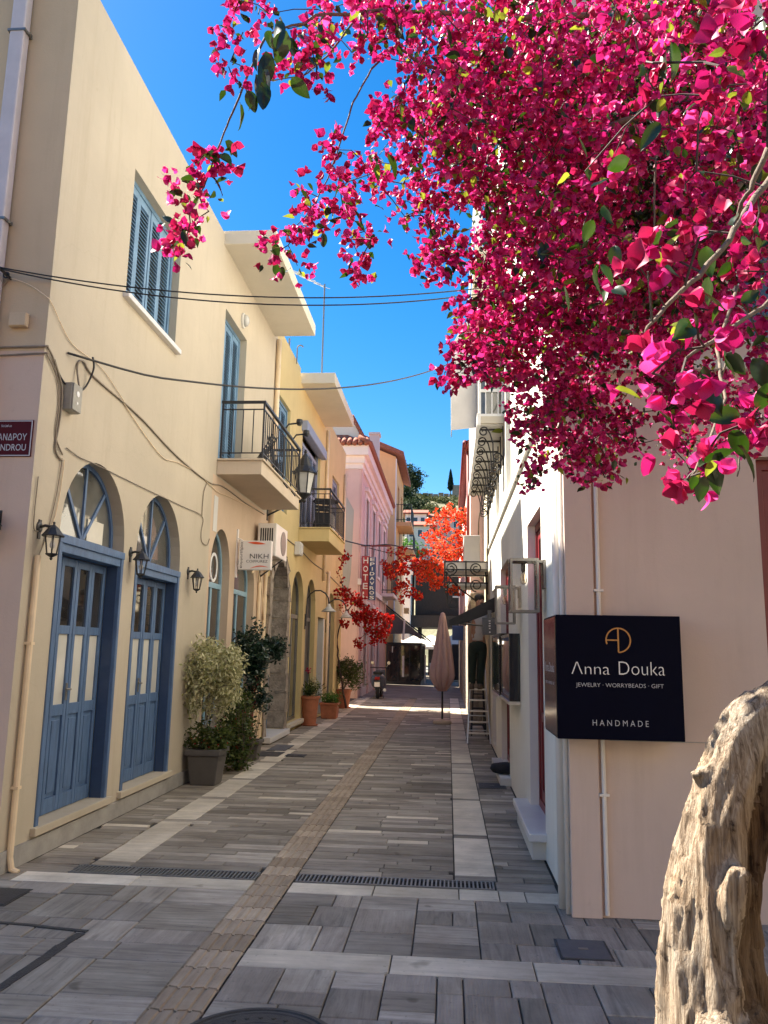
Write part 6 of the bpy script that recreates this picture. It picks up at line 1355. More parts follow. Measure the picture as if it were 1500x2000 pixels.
for s in (-1, 1):
    mb = MB(); mb.tube([(sx+s*0.2, sy+1.05, 1.0), (sx+s*0.27, sy+1.05, 1.13)], 0.008, 6); mb.lathe([(0.055, 0), (0.055, 0.015)], 14, (sx+s*0.28, sy+1.04, 1.16), 'y'); part('mirror', M['metal'], t, mb)
    mb = MB(); mb.tube([(sx+s*0.05, sy+0.45, 0.32), (sx+s*0.17, sy+0.5, 0.01)], 0.012, 6); part('stand_leg', M['steel'], t, mb)
mb = MB(); mb.tube([(sx+0.2, sy+0.55, 0.25), (sx+0.24, sy-0.02, 0.30)], 0.05, 10); part('exhaust', M['metal'], t, mb)

# far cafe parasols and furniture
for (px, py, Yv, w, mt, lb) in ((808, 1252, 51.5, 1.3, 'canopy', 'sunlit cream market parasol beyond the black canopy'), (842, 1250, 54, 1.5, 'canopy', 'second sunlit cream parasol partly behind the folded one'), (886, 1250, 48, 1.1, 'paper', 'small yellowish parasol right of the folded one'), (778, 1256, 50.5, 1.0, 'palegrey', 'grey parasol under the black canopy')):
    c = at(px, py, Yv); t = thing('market_parasol', lb, 'parasol', (c.x, c.y, 0), 'open cafe parasols at the end of the street')
    mb = MB(); mb.tube([(c.x, c.y, 0), (c.x, c.y, c.z+0.35)], 0.04, 8); part('pole', M['darkwood'], t, mb)
    mb = MB(); z0 = c.z-0.35; mb.add([(c.x-w, c.y-w, z0), (c.x+w, c.y-w, z0), (c.x+w, c.y+w, z0), (c.x-w, c.y+w, z0), (c.x, c.y, c.z+0.35), (c.x-w, c.y-w, z0-0.16), (c.x+w, c.y-w, z0-0.16), (c.x+w, c.y+w, z0-0.16), (c.x-w, c.y+w, z0-0.16)], [(0, 1, 4), (1, 2, 4), (2, 3, 4), (3, 0, 4), (0, 5, 6, 1), (1, 6, 7, 2), (2, 7, 8, 3), (3, 8, 5, 0)]); part('canopy', M[mt], t, mb)
for (x, y, lb) in ((-0.9, 47.5, 'white cafe chair left of the folded parasol in the sunlit end'), (-0.3, 49, 'white cafe chair behind the folded parasol'), (0.15, 46.5, 'white cafe chair right of the folded parasol, nearer one'), (0.3, 50, 'white cafe chair right of the folded parasol, farther one')):
    t = thing('cafe_chair', lb, 'chair', (x, y, 0), 'white cafe chairs at the end of the street')
    mb = MB(); mb.box(x-0.22, x+0.22, y-0.22, y+0.22, 0.43, 0.47); part('seat', M['canvaswhite'], t, mb); mb = MB(); mb.box(x-0.21, x+0.21, y+0.19, y+0.22, 0.47, 0.92); part('backrest', M['canvaswhite'], t, mb)
    for dx in (-0.19, 0.19):
        for dy in (-0.19, 0.19): mb = MB(); mb.tube([(x+dx, y+dy, 0), (x+dx*0.95, y+dy*0.95, 0.43)], 0.02, 6); part('leg', M['canvaswhite'], t, mb)
for (x, y, lb) in ((-1.0, 52, 'dark shop counter at the shaded end of the street, left'), (0.5, 44, 'dark cabinet standing at the right side of the street end')):
    t = thing('cabinet', lb, 'cabinet', (x, y, 0)); mb = MB(); mb.box(x-0.3, x+0.25, y, y+1.5, 0.08, 2.0); part('case', M['darkwood'], t, mb, bevel=0.02)
    for k in range(3): mb = MB(); mb.box(x-0.26+k*0.17, x-0.12+k*0.17, y-0.03, y-0.002, 0.2, 1.9); part('panel', M['black'], t, mb)

# ================================================================== POTTED PLANTS
def cluster_plant(parent, name, mat, c, r, n, size, rng, clump, aspect=0.5, droop=0.0, shell=0.35, kind=None):
    mb = MB(); foliage(mb, c, r, n, size, rng, shell, droop, 0.3, aspect, clump); return part(name, mat, parent, mb, kind=kind)
gr = random.Random(17)
# grey square pot with weeping fig
px_, py_ = -2.80, 9.42
t = thing('planter', 'square grey tapered plastic pot under the variegated weeping fig', 'plant pot', (px_, py_, 0))
def square_pot(t, x, y, b, a, h, mat, lip=0.07):
    mb = MB(); mb.hexa([(x-b, y-b, 0.0), (x+b, y-b, 0.0), (x+b, y+b, 0.0), (x-b, y+b, 0.0), (x-a, y-a, h-lip), (x+a, y-a, h-lip), (x+a, y+a, h-lip), (x-a, y+a, h-lip)]); part('body', mat, t, mb, bevel=0.012)
    mb = MB(); q = a+0.022; i_ = a-0.02
    mb.band(lambda u, z, d: (x+u, y+z, h-lip+d), rect(-q, q, -q, q), rect(-i_, i_, -i_, i_), 0.002, lip, True); part('rim', mat, t, mb, bevel=0.006)
    mb = MB(); mb.box(x-i_, x+i_, y-i_, y+i_, h-lip, h-0.03); part('soil', M['soil'], t, mb)
square_pot(t, px_, py_, 0.145, 0.185, 0.40, M['pot'])
t = thing('weeping_fig', 'variegated cream and green weeping fig with thin pale stems in the grey pot', 'plant', (px_, py_, 0.37))
mb = MB()
for i in range(7):
    a = gr.uniform(0, 6.28); p = [(px_+0.05*math.cos(a), py_+0.05*math.sin(a), 0.36), (px_+0.07*math.cos(a+1), py_+0.07*math.sin(a+1), 0.62), (px_+0.06*math.cos(a+2.2)+0.03, py_+0.06*math.sin(a+2), 0.92), (px_+0.20*math.cos(a+2.4)+0.05, py_+0.2*math.sin(a+2.4), 1.25)]
    mb.tube(p, 0.011, 6, r1=0.004)
part('stems', M['greybox'], t, mb)
cluster_plant(t, 'foliage', M['figvar'], (px_+0.02, py_, 1.33), (0.32, 0.36, 0.31), 5200, 0.060, gr, 70, 0.42, 0.9, 0.4)
cluster_plant(t, 'hanging_foliage', M['figvar'], (px_-0.16, py_-0.1, 1.03), (0.17, 0.16, 0.22), 620, 0.055, gr, 16, 0.42, 1.4)
cluster_plant(t, 'hanging_foliage', M['figvar'], (px_+0.22, py_, 1.10), (0.12, 0.2, 0.18), 560, 0.055, gr, 14, 0.42, 1.4)
cluster_plant(t, 'inner_twigs', M['figvar'], (px_+0.05, py_, 0.92), (0.22, 0.2, 0.25), 520, 0.05, gr, 22, 0.35, 0.8, kind='stuff')
t = thing('pot_flowers', 'low green plants with small red flowers spilling from the grey pot', 'plant', (px_, py_, 0.38))
cluster_plant(t, 'foliage', M['shrub'], (px_, py_-0.02, 0.50), (0.22, 0.2, 0.17), 1300, 0.055, gr, 30, 0.5, 0.0)
mb = MB(); foliage(mb, (px_+0.03, py_-0.05, 0.52), (0.2, 0.18, 0.12), 60, 0.022, gr, 0.7, 0, 0.3, 0.9, 14); part('flowers', M['redbract'], t, mb)
t = thing('flowering_shrub', 'bushy shrub with small red flowers between the grey pot and the salon wall', 'plant', (-2.66, 10.5, 0))
mb = MB()
for i in range(14):
    a = gr.uniform(0, 6.28); mb.tube([(-2.66, 10.5, 0), (-2.66+0.15*math.cos(a), 10.5+0.2*math.sin(a), 0.35), (-2.66+0.22*math.cos(a), 10.5+0.3*math.sin(a), 0.7+0.2*gr.random())], 0.008, 5, r1=0.003)
part('stems', M['bark'], t, mb)
cluster_plant(t, 'foliage', M['shrub'], (-2.74, 10.5, 0.48), (0.22, 0.36, 0.52), 4000, 0.058, gr, 75, 0.5, 0.1, 0.4)
mb = MB(); foliage(mb, (-2.76, 10.4, 0.55), (0.18, 0.3, 0.35), 80, 0.025, gr, 0.8, 0, 0.3, 0.9, 16); part('flowers', M['redbract'], t, mb)
t = thing('ficus_tree', 'dark glossy ficus with reddish stem beside the salon windows', 'plant', (-2.72, 11.5, 0))
mb = MB(); mb.tube([(-2.80, 11.5, 0), (-2.80, 11.5, 0.5), (-2.80, 11.48, 0.95), (-2.80, 11.5, 1.5)], 0.028, 8, r1=0.014); mb.tube([(-2.80, 11.48, 0.9), (-2.72, 11.45, 1.05), (-2.76, 11.4, 1.25)], 0.016, 6, r1=0.006); mb.tube([(-2.80, 11.5, 0.6), (-2.74, 11.45, 0.85)], 0.014, 6, r1=0.006); part('stem', M['eavered'], t, mb)
cluster_plant(t, 'crown', M['figdark'], (-2.80, 11.45, 1.56), (0.23, 0.32, 0.30), 2900, 0.066, gr, 46, 0.55)
cluster_plant(t, 'crown', M['figdark'], (-2.62, 11.9, 1.60), (0.15, 0.25, 0.18), 800, 0.066, gr, 18, 0.55)
cluster_plant(t, 'foliage', M['figdark'], (-2.76, 11.5, 1.16), (0.15, 0.2, 0.16), 520, 0.062, gr, 15, 0.55)
cluster_plant(t, 'foliage', M['figdark'], (-2.76, 11.5, 0.84), (0.16, 0.2, 0.20), 640, 0.062, gr, 18, 0.55)
t = thing('planter', 'small hidden pot at the foot of the dark ficus', 'plant pot', (-2.80, 11.5, 0)); square_pot(t, -2.80, 11.5, 0.11, 0.14, 0.28, M['pot'], 0.05)
def round_pot(name, label, x, y, rb, rt, h, square=False):
    t = thing(name, label, 'plant pot', (x, y, 0), 'terracotta pots before the yellow house')
    if square: square_pot(t, x, y, rb, rt, h, M['terracotta'], 0.05); return t
    mb = MB(); mb.lathe([(rb, 0.0), (rt*0.97, h-0.06), (rt+0.02, h-0.055), (rt+0.022, h), (rt-0.02, h), (rt-0.03, h-0.04)], 28, (x, y, 0)); part('body', M['terracotta'], t, mb, smooth=False)
    mb = MB(); mb.lathe([(rt-0.03, h-0.06), (rt-0.03, h-0.035)], 20, (x, y, 0)); part('soil', M['soil'], t, mb)
    mb = MB(); mb.lathe([(rb+0.04, 0.0), (rb+0.055, 0.03), (rb+0.03, 0.03)], 24, (x, y, 0)); part('saucer', M['terracotta'], t, mb); return t
q = gnd(600, 1419); x1_, y1_ = q.x, q.y+0.25
round_pot('flower_pot', 'tall tapered terracotta pot by the second yellow arch', x1_, y1_, 0.13, 0.19, 0.60)
t = thing('potted_plant', 'spiky green plant with one pink bloom in the tall terracotta pot', 'plant', (x1_, y1_, 0.58))
cluster_plant(t, 'foliage', M['shrub'], (x1_, y1_, 0.72), (0.20, 0.2, 0.16), 420, 0.10, gr, 20, 0.25, -0.8); cluster_plant(t, 'foliage', M['figvar'], (x1_+0.12, y1_, 0.80), (0.07, 0.1, 0.28), 130, 0.07, gr, 10, 0.3, -0.3)
mb = MB(); foliage(mb, (x1_-0.04, y1_-0.05, 1.12), (0.05, 0.05, 0.05), 16, 0.06, gr, 0.3, 0, 0.3, 0.9); part('bloom', M['bract2'], t, mb); mb = MB(); mb.tube([(x1_, y1_, 0.6), (x1_-0.04, y1_-0.05, 1.1)], 0.008, 5); part('stem', M['shrub'], t, mb)
q = gnd(638, 1405); x2_, y2_ = q.x+0.02, q.y+0.3
round_pot('flower_pot', 'square terracotta planter with bright green cushion plant', x2_, y2_, 0.17, 0.20, 0.36, True)
t = thing('potted_plant', 'low bright green cushion plant in the square terracotta planter', 'plant', (x2_, y2_, 0.34)); cluster_plant(t, 'foliage', M['brightleaf'], (x2_, y2_, 0.46), (0.25, 0.22, 0.15), 1300, 0.045, gr, 40, 0.4, -0.4)
q = gnd(666, 1384); x3_, y3_ = q.x, q.y+0.3
round_pot('flower_pot', 'round terracotta pot at the alley corner with an oleander', x3_, y3_, 0.17, 0.23, 0.50)
t = thing('potted_plant', 'oleander bush with narrow leaves in the corner terracotta pot', 'plant', (x3_, y3_, 0.48)); cluster_plant(t, 'foliage', M['shrub'], (x3_+0.14, y3_, 0.98), (0.40, 0.4, 0.44), 1700, 0.13, gr, 44, 0.22, -0.2); 
mb = MB()
for i in range(9): a = gr.uniform(0, 6.28); mb.tube([(x3_, y3_, 0.45), (x3_+0.1+0.2*math.cos(a), y3_+0.2*math.sin(a), 1.0)], 0.010, 5, r1=0.004)
part('stems', M['bark'], t, mb)

# ================================================================== BOUGAINVILLEAS
def flower_geo(L, rng):
    """three papery ovate bracts round a short throat, opening along +Z"""
    v = []; f = []; a0 = rng.uniform(0, 6.28)
    for k in range(3):
        a = a0+k*2.094+rng.uniform(-.25, .25); l = L*rng.uniform(.85, 1.15); w = l*rng.uniform(.32, .42); op = rng.uniform(0.35, 0.95)
        rd = Vector((math.cos(a), math.sin(a), 0)); sd = Vector((-math.sin(a), math.cos(a), 0)); up = Vector((0, 0, 1)); o = len(v); cr = rng.uniform(.05, .3)
        for tt, ww in ((0.0, 0), (0.30, 0.86), (0.66, 0.92), (1.0, 0)):
            c = rd*l*op*(0.25*tt+0.65*tt*tt) + up*l*(0.95*tt-0.45*op*tt*tt); nn = (up*0.5-rd*0.4)*w*cr
            if ww == 0: v.append(c+sd*rng.uniform(-.12, .12)*w*tt)
            else: v += [c+sd*w*ww+nn*rng.uniform(.4, 1.2), c-nn*0.3, c-sd*w*ww+nn*rng.uniform(.4, 1.2)]
        f += [(o, o+2, o+1), (o, o+3, o+2), (o+1, o+2, o+5, o+4), (o+2, o+3, o+6, o+5), (o+4, o+5, o+7), (o+5, o+6, o+7)]
    return v, f
def leaf_geo(L, rng, hi=False):
    v = []; w = L*0.30; dr = rng.uniform(0.0, 0.35)
    if hi:
        T = [0, .08, .2, .35, .5, .65, .8, .92, 1.0]; tw_ = rng.uniform(-.35, .35)
        for tt in T:
            ww = w*0.92*(math.sin(math.pi*min(1, tt**0.75))**0.8 if 0 < tt < 1 else 0.02); z = -dr*L*tt*tt
            for c in (-1, -.5, 0, .5, 1): v.append(Vector((ww*c, tt*L, z+abs(c)*0.22*w*(1 if ww > 0.03*w else 0)+0.05*w*math.sin(9*tt+2*c)+tw_*ww*c*tt)))
        return v, [(r*5+c, r*5+c+1, r*5+c+6, r*5+c+5) for r in range(len(T)-1) for c in range(4)]
    for (y, ww) in ((0.0, 0.0), (0.28, 0.92), (0.58, 0.80), (1.0, 0.0)):
        z = -dr*L*y*y
        v += [Vector((0, y*L, z))] if ww == 0 else [Vector((-w*ww, y*L, z+0.22*w)), Vector((0, y*L, z)), Vector((w*ww, y*L, z+0.22*w))]
    return v, [(0, 2, 1), (0, 3, 2), (1, 2, 5, 4), (2, 3, 6, 5), (4, 5, 7), (5, 6, 7)]
def flower_hi(L, rng):
    """the same flower for close view: rounded, rippled bracts with a pinched tip"""
    v = []; f = []; a0 = rng.uniform(0, 6.28); T = [0, .07, .18, .32, .48, .64, .8, .92, 1.0]; Cc = (-1, -.6, -.25, .25, .6, 1)
    for k in range(3):
        a = a0+k*2.094+rng.uniform(-.25, .25); l = L*rng.uniform(.85, 1.15); w = l*rng.uniform(.34, .44); op = rng.uniform(0.35, 0.95); ph = rng.uniform(0, 6); cr = rng.uniform(.05, .32)
        rd = Vector((math.cos(a), math.sin(a), 0)); sd = Vector((-math.sin(a), math.cos(a), 0)); up = Vector((0, 0, 1)); o = len(v)
        for tt in T:
            c = rd*l*op*(0.25*tt+0.65*tt*tt) + up*l*(0.95*tt-0.45*op*tt*tt); nn = (up*0.5-rd*0.6).normalized()
            ww = w*(math.sin(math.pi*min(1, tt**0.8))**0.7 if 0 < tt < 1 else 0.015)
            for q in Cc: v.append(c+sd*ww*q+nn*(ww*cr*q*q+0.05*w*math.sin(6*tt+3*q+ph)*abs(q)*(1 if 0 < tt < 1 else 0)))
        n = len(Cc); f += [(o+r*n+c, o+r*n+c+1, o+(r+1)*n+c+1, o+(r+1)*n+c) for r in range(len(T)-1) for c in range(n-1)]
    return v, f
def orient(rng, d):
    q = Vector(d).to_track_quat('Z', 'Y').to_matrix(); return q @ Matrix.Rotation(rng.uniform(0, 6.28), 3, 'Z')
def bougainvillea(name, label, clusters, roots, L, leafL, mats, n_fl, n_lf, seed, limbs, trunk_mat, singles=300, leaf_singles=160, extra_leaves=(), spread=0.05, twig=0.0016):
    """clusters: list of (pos, spread scale, weight). A twig tree links every cluster back to the limbs"""
    rng = random.Random(seed); t = thing(name, label, 'bougainvillea', tuple(limbs[0][0][0]) if limbs else tuple(clusters[0][0]))
    org = ORIG[t.name]
    for pts, r0, r1 in limbs:
        mb = MB(); out = []
        P_ = [Vector(p) for p in pts]
        for i in range(len(P_)-1):
            for k in range(5): s = k/5; out.append(P_[i].lerp(P_[i+1], s)+Vector((rng.gauss(0, 1), rng.gauss(0, 1), rng.gauss(0, 1)))*r0*0.25*(1 if 0 < i*5+k else 0))
        out.append(P_[-1]); mb.tube(out, r0, 8, r1=r1); part('branch', trunk_mat, t, mb, smooth=True)
    nodes = []
    for pts, r0, r1 in limbs:
        for i in range(len(pts)-1):
            for k in range(6): nodes.append(Vector(pts[i]).lerp(Vector(pts[i+1]), k/6))
        nodes.append(Vector(pts[-1]))
    for p in roots: nodes.append(Vector(p))
    pos = np.array([tuple(c[0]) for c in clusters]); done = np.array([tuple(p) for p in nodes]); todo = list(range(len(clusters)))
    dist = np.full(len(clusters), 1e9); near = np.zeros((len(clusters), 3))
    for p in done:
        dd = np.linalg.norm(pos-p, axis=1); m = dd < dist; dist[m] = dd[m]; near[m] = p
    tw = MB(); alive = np.ones(len(clusters), bool)
    for _ in range(len(clusters)):
        k = int(np.argmin(np.where(alive, dist, 1e9))); alive[k] = False; a = Vector(near[k]); b = Vector(pos[k]); ln = (b-a).length
        if 0.005 < ln < 1.2:
            mid = a.lerp(b, 0.5)+Vector((rng.gauss(0, .08), rng.gauss(0, .08), rng.gauss(0, .06)+0.05))*ln
            tw.tube([a, mid, b], twig*(1+min(2.0, ln*4)), 4, r1=twig)
        dd = np.linalg.norm(pos-pos[k], axis=1); m = (dd < dist) & alive; dist[m] = dd[m]; near[m] = pos[k]
    part('twigs', M['twig'], t, tw, kind='stuff')
    fl = []; lf = []
    for (p, sc, wt) in clusters:
        p = Vector(p); leafy_ = wt < 0; wt = abs(wt); n = max(1, int(n_fl*(0.28 if leafy_ else wt)*rng.uniform(.6, 1.4))); ax = Vector((rng.gauss(0, .6), rng.gauss(-.15, .6), rng.gauss(-.25, .6)))
        for i in range(n):
            d = Vector((rng.gauss(0, 1), rng.gauss(0, 1), rng.gauss(0, 1))).normalized()*(rng.random()**0.5)*1.75; q = p + d*spread*sc*0.62
            fl.append((q, (d.normalized()*0.8+ax+Vector((0, 0, -0.1))).normalized(), L*rng.uniform(.62, 1.2)))
        for i in range(int(n_lf*(4.0 if leafy_ else wt)+rng.random())):
            d = Vector((rng.gauss(0, 1), rng.gauss(0, 1), rng.gauss(0, 1))).normalized()*(rng.random()**0.5); q = p + d*spread*sc*(2.2 if leafy_ else 1.15)
            lf.append((q, Vector((rng.gauss(0, 1), rng.gauss(0, 1), rng.gauss(-.5, .7))).normalized(), leafL*rng.uniform(.45, 1.1)*(1.25 if leafy_ else 1), rng.random() < (0.12 if leafy_ else 0.35)))
    for (p, d, s) in extra_leaves: lf.append((Vector(p), Vector(d).normalized(), s, False))
    key = lambda e: (e[0]-C_P).length/e[2]
    fl.sort(key=key); lf.sort(key=lambda e: (e[0]-C_P).length/e[2])
    fm = []
    for mt in mats:
        for i in range(6):
            v, f = flower_hi(1.0, rng); mb = MB(); mb.add(v, f); fm.append(mb.mesh('flower', (0, 0, 0), mt, True))
    for (q, d, s) in fl[:singles]:
        o = bpy.data.objects.new('flower', rng.choice(fm)); COL.objects.link(o); o.parent = t; o.matrix_local = Matrix.Translation(q-org) @ orient(rng, d).to_4x4() @ Matrix.Scale(s, 4)
    mb = MB(); var = [flower_geo(1.0, rng) for _ in range(14)]
    for (q, d, s) in fl[singles:]:
        v, f = rng.choice(var); m = orient(rng, d); mb.cur = rng.randrange(len(mats)); mb.add([q+(m@a)*s for a in v], f)
    if fl[singles:]: part('flowers', mats, t, mb, kind='stuff')
    lm = {}
    for yg in (False, True):
        lm[yg] = []
        for i in range(5): v, f = leaf_geo(1.0, rng, True); b_ = MB(); b_.add(v, f); lm[yg].append(b_.mesh('leaf', (0, 0, 0), M['youngleaf' if yg else 'leaf'], True))
    def lrot(d): return Vector(d).to_track_quat('Y', 'Z').to_matrix() @ Matrix.Rotation(rng.gauss(0, 0.8), 3, 'Y')
    for (q, d, s, yg) in lf[:leaf_singles]:
        o = bpy.data.objects.new('leaf', rng.choice(lm[yg])); COL.objects.link(o); o.parent = t; o.matrix_local = Matrix.Translation(q-org) @ lrot(d).to_4x4() @ Matrix.Scale(s, 4)
    mb = MB(); lv = [leaf_geo(1.0, rng) for _ in range(8)]
    for (q, d, s, yg) in lf[leaf_singles:]:
        v, f = rng.choice(lv); m = lrot(d); mb.cur = 1 if yg else 0; mb.add([q+(m@a)*s for a in v], f)
    if lf[leaf_singles:]: part('leaves', [M['leaf'], M['youngleaf']], t, mb, kind='stuff')
    return t
br = random.Random(29)
def fill(blobs, K, rng):
    """spread cluster points through ellipsoids of the crown; each row: sight x, y, half width, half height, nearest and farthest distance, density"""
    out = []
    for (x, y, rx, ry, Y0, Y1, dens) in blobs:
        Ym = (Y0+Y1)/2; n = max(2 if rx > 13 else 1, int(math.pi*rx*ry*dens/K*(Ym/3.0)**2))
        for i in range(n):
            a = rng.uniform(0, 6.28); r = math.sqrt(rng.random()); p = at(x+rx*r*math.cos(a), y+ry*r*math.sin(a), rng.uniform(Y0, Y1))
            if p.z < 0.05: continue
            out.append((p, rng.uniform(.7, 1.25), 1.0))
    return out
mass = [(1010,110,230,150,2.2,3.8,1.15), (1260,120,260,170,1.9,3.9,1.15), (1420,290,130,230,1.7,3.6,1.0), (1060,320,180,150,2.4,4.0,1.2), (1220,420,220,180,2.2,4.2,1.15), (950,250,150,140,2.3,3.6,1.0),
        (1010,560,110,140,2.7,4.2,1.15), (985,640,90,100,2.7,4.0,1.1), (1100,640,160,110,2.8,4.3,1.1), (1240,590,170,120,2.6,4.4,0.9), (1400,560,120,140,2.2,4.2,0.75), (965,690,85,55,2.9,3.9,1.1), (905,715,40,26,2.9,3.6,1.0), (875,740,16,14,3.0,3.4,1.0),
        (1080,780,95,75,3.0,4.3,1.1), (1150,830,95,60,3.1,4.4,1.0), (1200,750,90,60,3.0,4.4,0.7), (1045,860,30,40,3.1,3.7,1.0), (1075,920,48,26,3.1,3.9,0.9), (1168,915,34,48,3.2,3.7,1.3), (1130,880,40,40,3.2,4.0,0.7), (1030,940,14,14,3.1,3.5,0.7), (1215,830,50,50,3.2,4.3,0.45),
        (680,50,110,55,2.0,3.0,0.75), (800,40,120,65,2.0,3.2,1.1), (880,170,85,95,2.2,3.3,1.1), (790,250,60,65,2.3,3.1,1.0), (745,330,50,45,2.3,2.9,0.9), (735,245,28,30,2.3,2.8,1.0), (850,340,90,70,2.4,3.3,1.1), (835,410,50,34,2.5,3.1,0.55), (845,500,46,48,2.5,2.9,1.5), (870,440,40,40,2.5,3.1,0.7),
        (715,515,30,26,2.4,2.7,0.8), (742,460,34,24,2.4,2.7,0.7), (675,470,12,16,2.4,2.6,0.6), (555,500,38,34,2.15,2.5,1.3), (600,440,40,40,2.15,2.55,1.2), (645,385,44,36,2.2,2.6,0.95), (590,370,26,22,2.2,2.5,0.9), (640,300,20,24,2.2,2.5,0.6), (690,405,20,18,2.2,2.5,0.8),
        (350,440,40,32,1.95,2.25,1.15), (385,395,26,26,1.95,2.2,0.9), (340,490,16,18,1.95,2.15,1.1), (418,412,12,22,1.95,2.15,0.9), (350,350,8,8,2.0,2.15,1.0), (455,65,22,32,1.9,2.3,1.1), (470,20,26,26,1.9,2.3,1.0), (510,40,26,40,1.9,2.4,0.8), (450,120,16,20,1.9,2.2,0.8), (432,305,16,14,1.95,2.2,0.6), (560,130,22,20,2.0,2.4,0.6), (620,140,18,18,2.0,2.5,0.9), (600,30,36,30,2.0,2.6,0.8), (620,120,60,26,2.0,2.6,0.5),
        (1350,740,70,80,3.2,4.8,0.8), (1300,700,50,60,3.0,4.8,1.0), (1400,800,70,80,3.2,4.8,0.65), (1325,850,36,44,3.2,4.7,0.9), (1305,790,22,80,3.4,4.6,1.0), (1275,700,30,50,3.4,4.6,0.9), (1470,700,40,110,1.9,4.0,0.45), (1480,850,26,50,1.6,3.6,0.35), (1400,940,50,24,2.0,3.6,0.3)]
near_blobs = [(1245,510,50,50,1.05,1.35,1.5), (1300,470,40,50,1.1,1.4,1.2), (1310,735,46,40,0.95,1.1,1.6), (1365,660,30,24,0.9,1.0,1.6), (1350,935,42,30,1.0,1.15,1.9), (1400,900,34,40,1.05,1.25,1.2), (1480,810,20,24,1.0,1.2,1.2), (1350,390,60,60,1.1,1.6,1.0), (1450,440,40,60,1.1,1.6,1.0), (1490,30,30,40,0.95,1.2,1.4), (1250,90,60,60,1.3,1.8,0.9), (1440,110,50,60,1.2,1.7,0.8), (1330,180,80,60,1.4,1.9,0.8), (1460,560,40,50,1.2,1.6,0.9), (1040,430,60,60,1.8,2.3,0.7), (1180,330,60,60,1.6,2.0,0.7)]
cl = fill(mass, 690, br)
for (p, s, w) in fill(near_blobs, 900, br): cl.append((p, s*0.72, 0.55))
deep = [(1230,130,260,150,3.2,4.7,1.0), (1420,300,120,220,3.2,4.6,1.0), (1150,380,200,150,3.4,4.7,0.9), (1330,470,160,140,3.4,4.7,0.8), (1010,200,160,150,3.2,4.2,0.6)]
for (p, s, w) in fill(deep, 620, br): cl.append((p, 1.5, -1.0))
A = lambda *ps: [at(*p) for p in ps]
limbs = [([Vector((3.3, 4.6, 0)), Vector((3.25, 4.5, 1.2)), Vector((3.1, 4.3, 2.4)), Vector((2.7, 3.9, 3.4)), at(1480, 120, 3.4)], 0.06, 0.028),
         (A((1480,120,3.4), (1330,200,3.2), (1150,260,3.1), (1000,230,2.9), (880,150,2.8), (770,90,2.6)), 0.020, 0.005),
         (A((1480,120,3.4), (1380,40,3.0), (1200,30,2.7), (1000,40,2.6), (820,20,2.5), (640,30,2.3), (520,70,2.15)), 0.018, 0.003),
         (A((520,70,2.15), (478,160,2.1), (448,235,2.1), (425,290,2.08), (398,365,2.06), (370,420,2.05)), 0.004, 0.0016),
         (A((775,88,2.6), (725,135,2.5), (690,200,2.45), (668,270,2.42), (640,350,2.4), (600,420,2.35)), 0.004, 0.002),
         (A((700,30,2.4), (640,110,2.3), (590,150,2.25), (525,158,2.2)), 0.004, 0.0012),
         (A((1480,120,3.4), (1450,350,3.2), (1330,520,3.2), (1230,620,3.3), (1150,700,3.5), (1080,780,3.6)), 0.016, 0.004),
         (A((1330,200,3.2), (1180,400,3.1), (1070,560,3.2), (980,660,3.3)), 0.014, 0.004),
         (A((1550,300,1.7), (1480,380,1.5), (1400,500,1.3), (1300,600,1.2), (1260,650,1.1)), 0.008, 0.002),
         (A((1560,520,1.5), (1490,600,1.4), (1400,660,1.1), (1340,700,1.02)), 0.005, 0.002),
         (A((1440,560,1.9), (1400,680,1.6), (1415,780,1.4), (1380,880,1.2), (1350,930,1.08)), 0.004, 0.0015),
         (A((1120,690,3.4), (1150,800,3.5), (1168,900,3.5)), 0.004, 0.0015),
         (A((1280,300,2.0), (1278,420,2.0), (1276,490,2.0)), 0.003, 0.002), (A((1500,290,1.2), (1465,370,1.2), (1430,440,1.25)), 0.005, 0.003),
         (A((1420,700,1.5), (1395,790,1.5), (1450,860,1.3), (1440,930,1.2)), 0.0022, 0.001)]
xl = []
lr_ = random.Random(4)
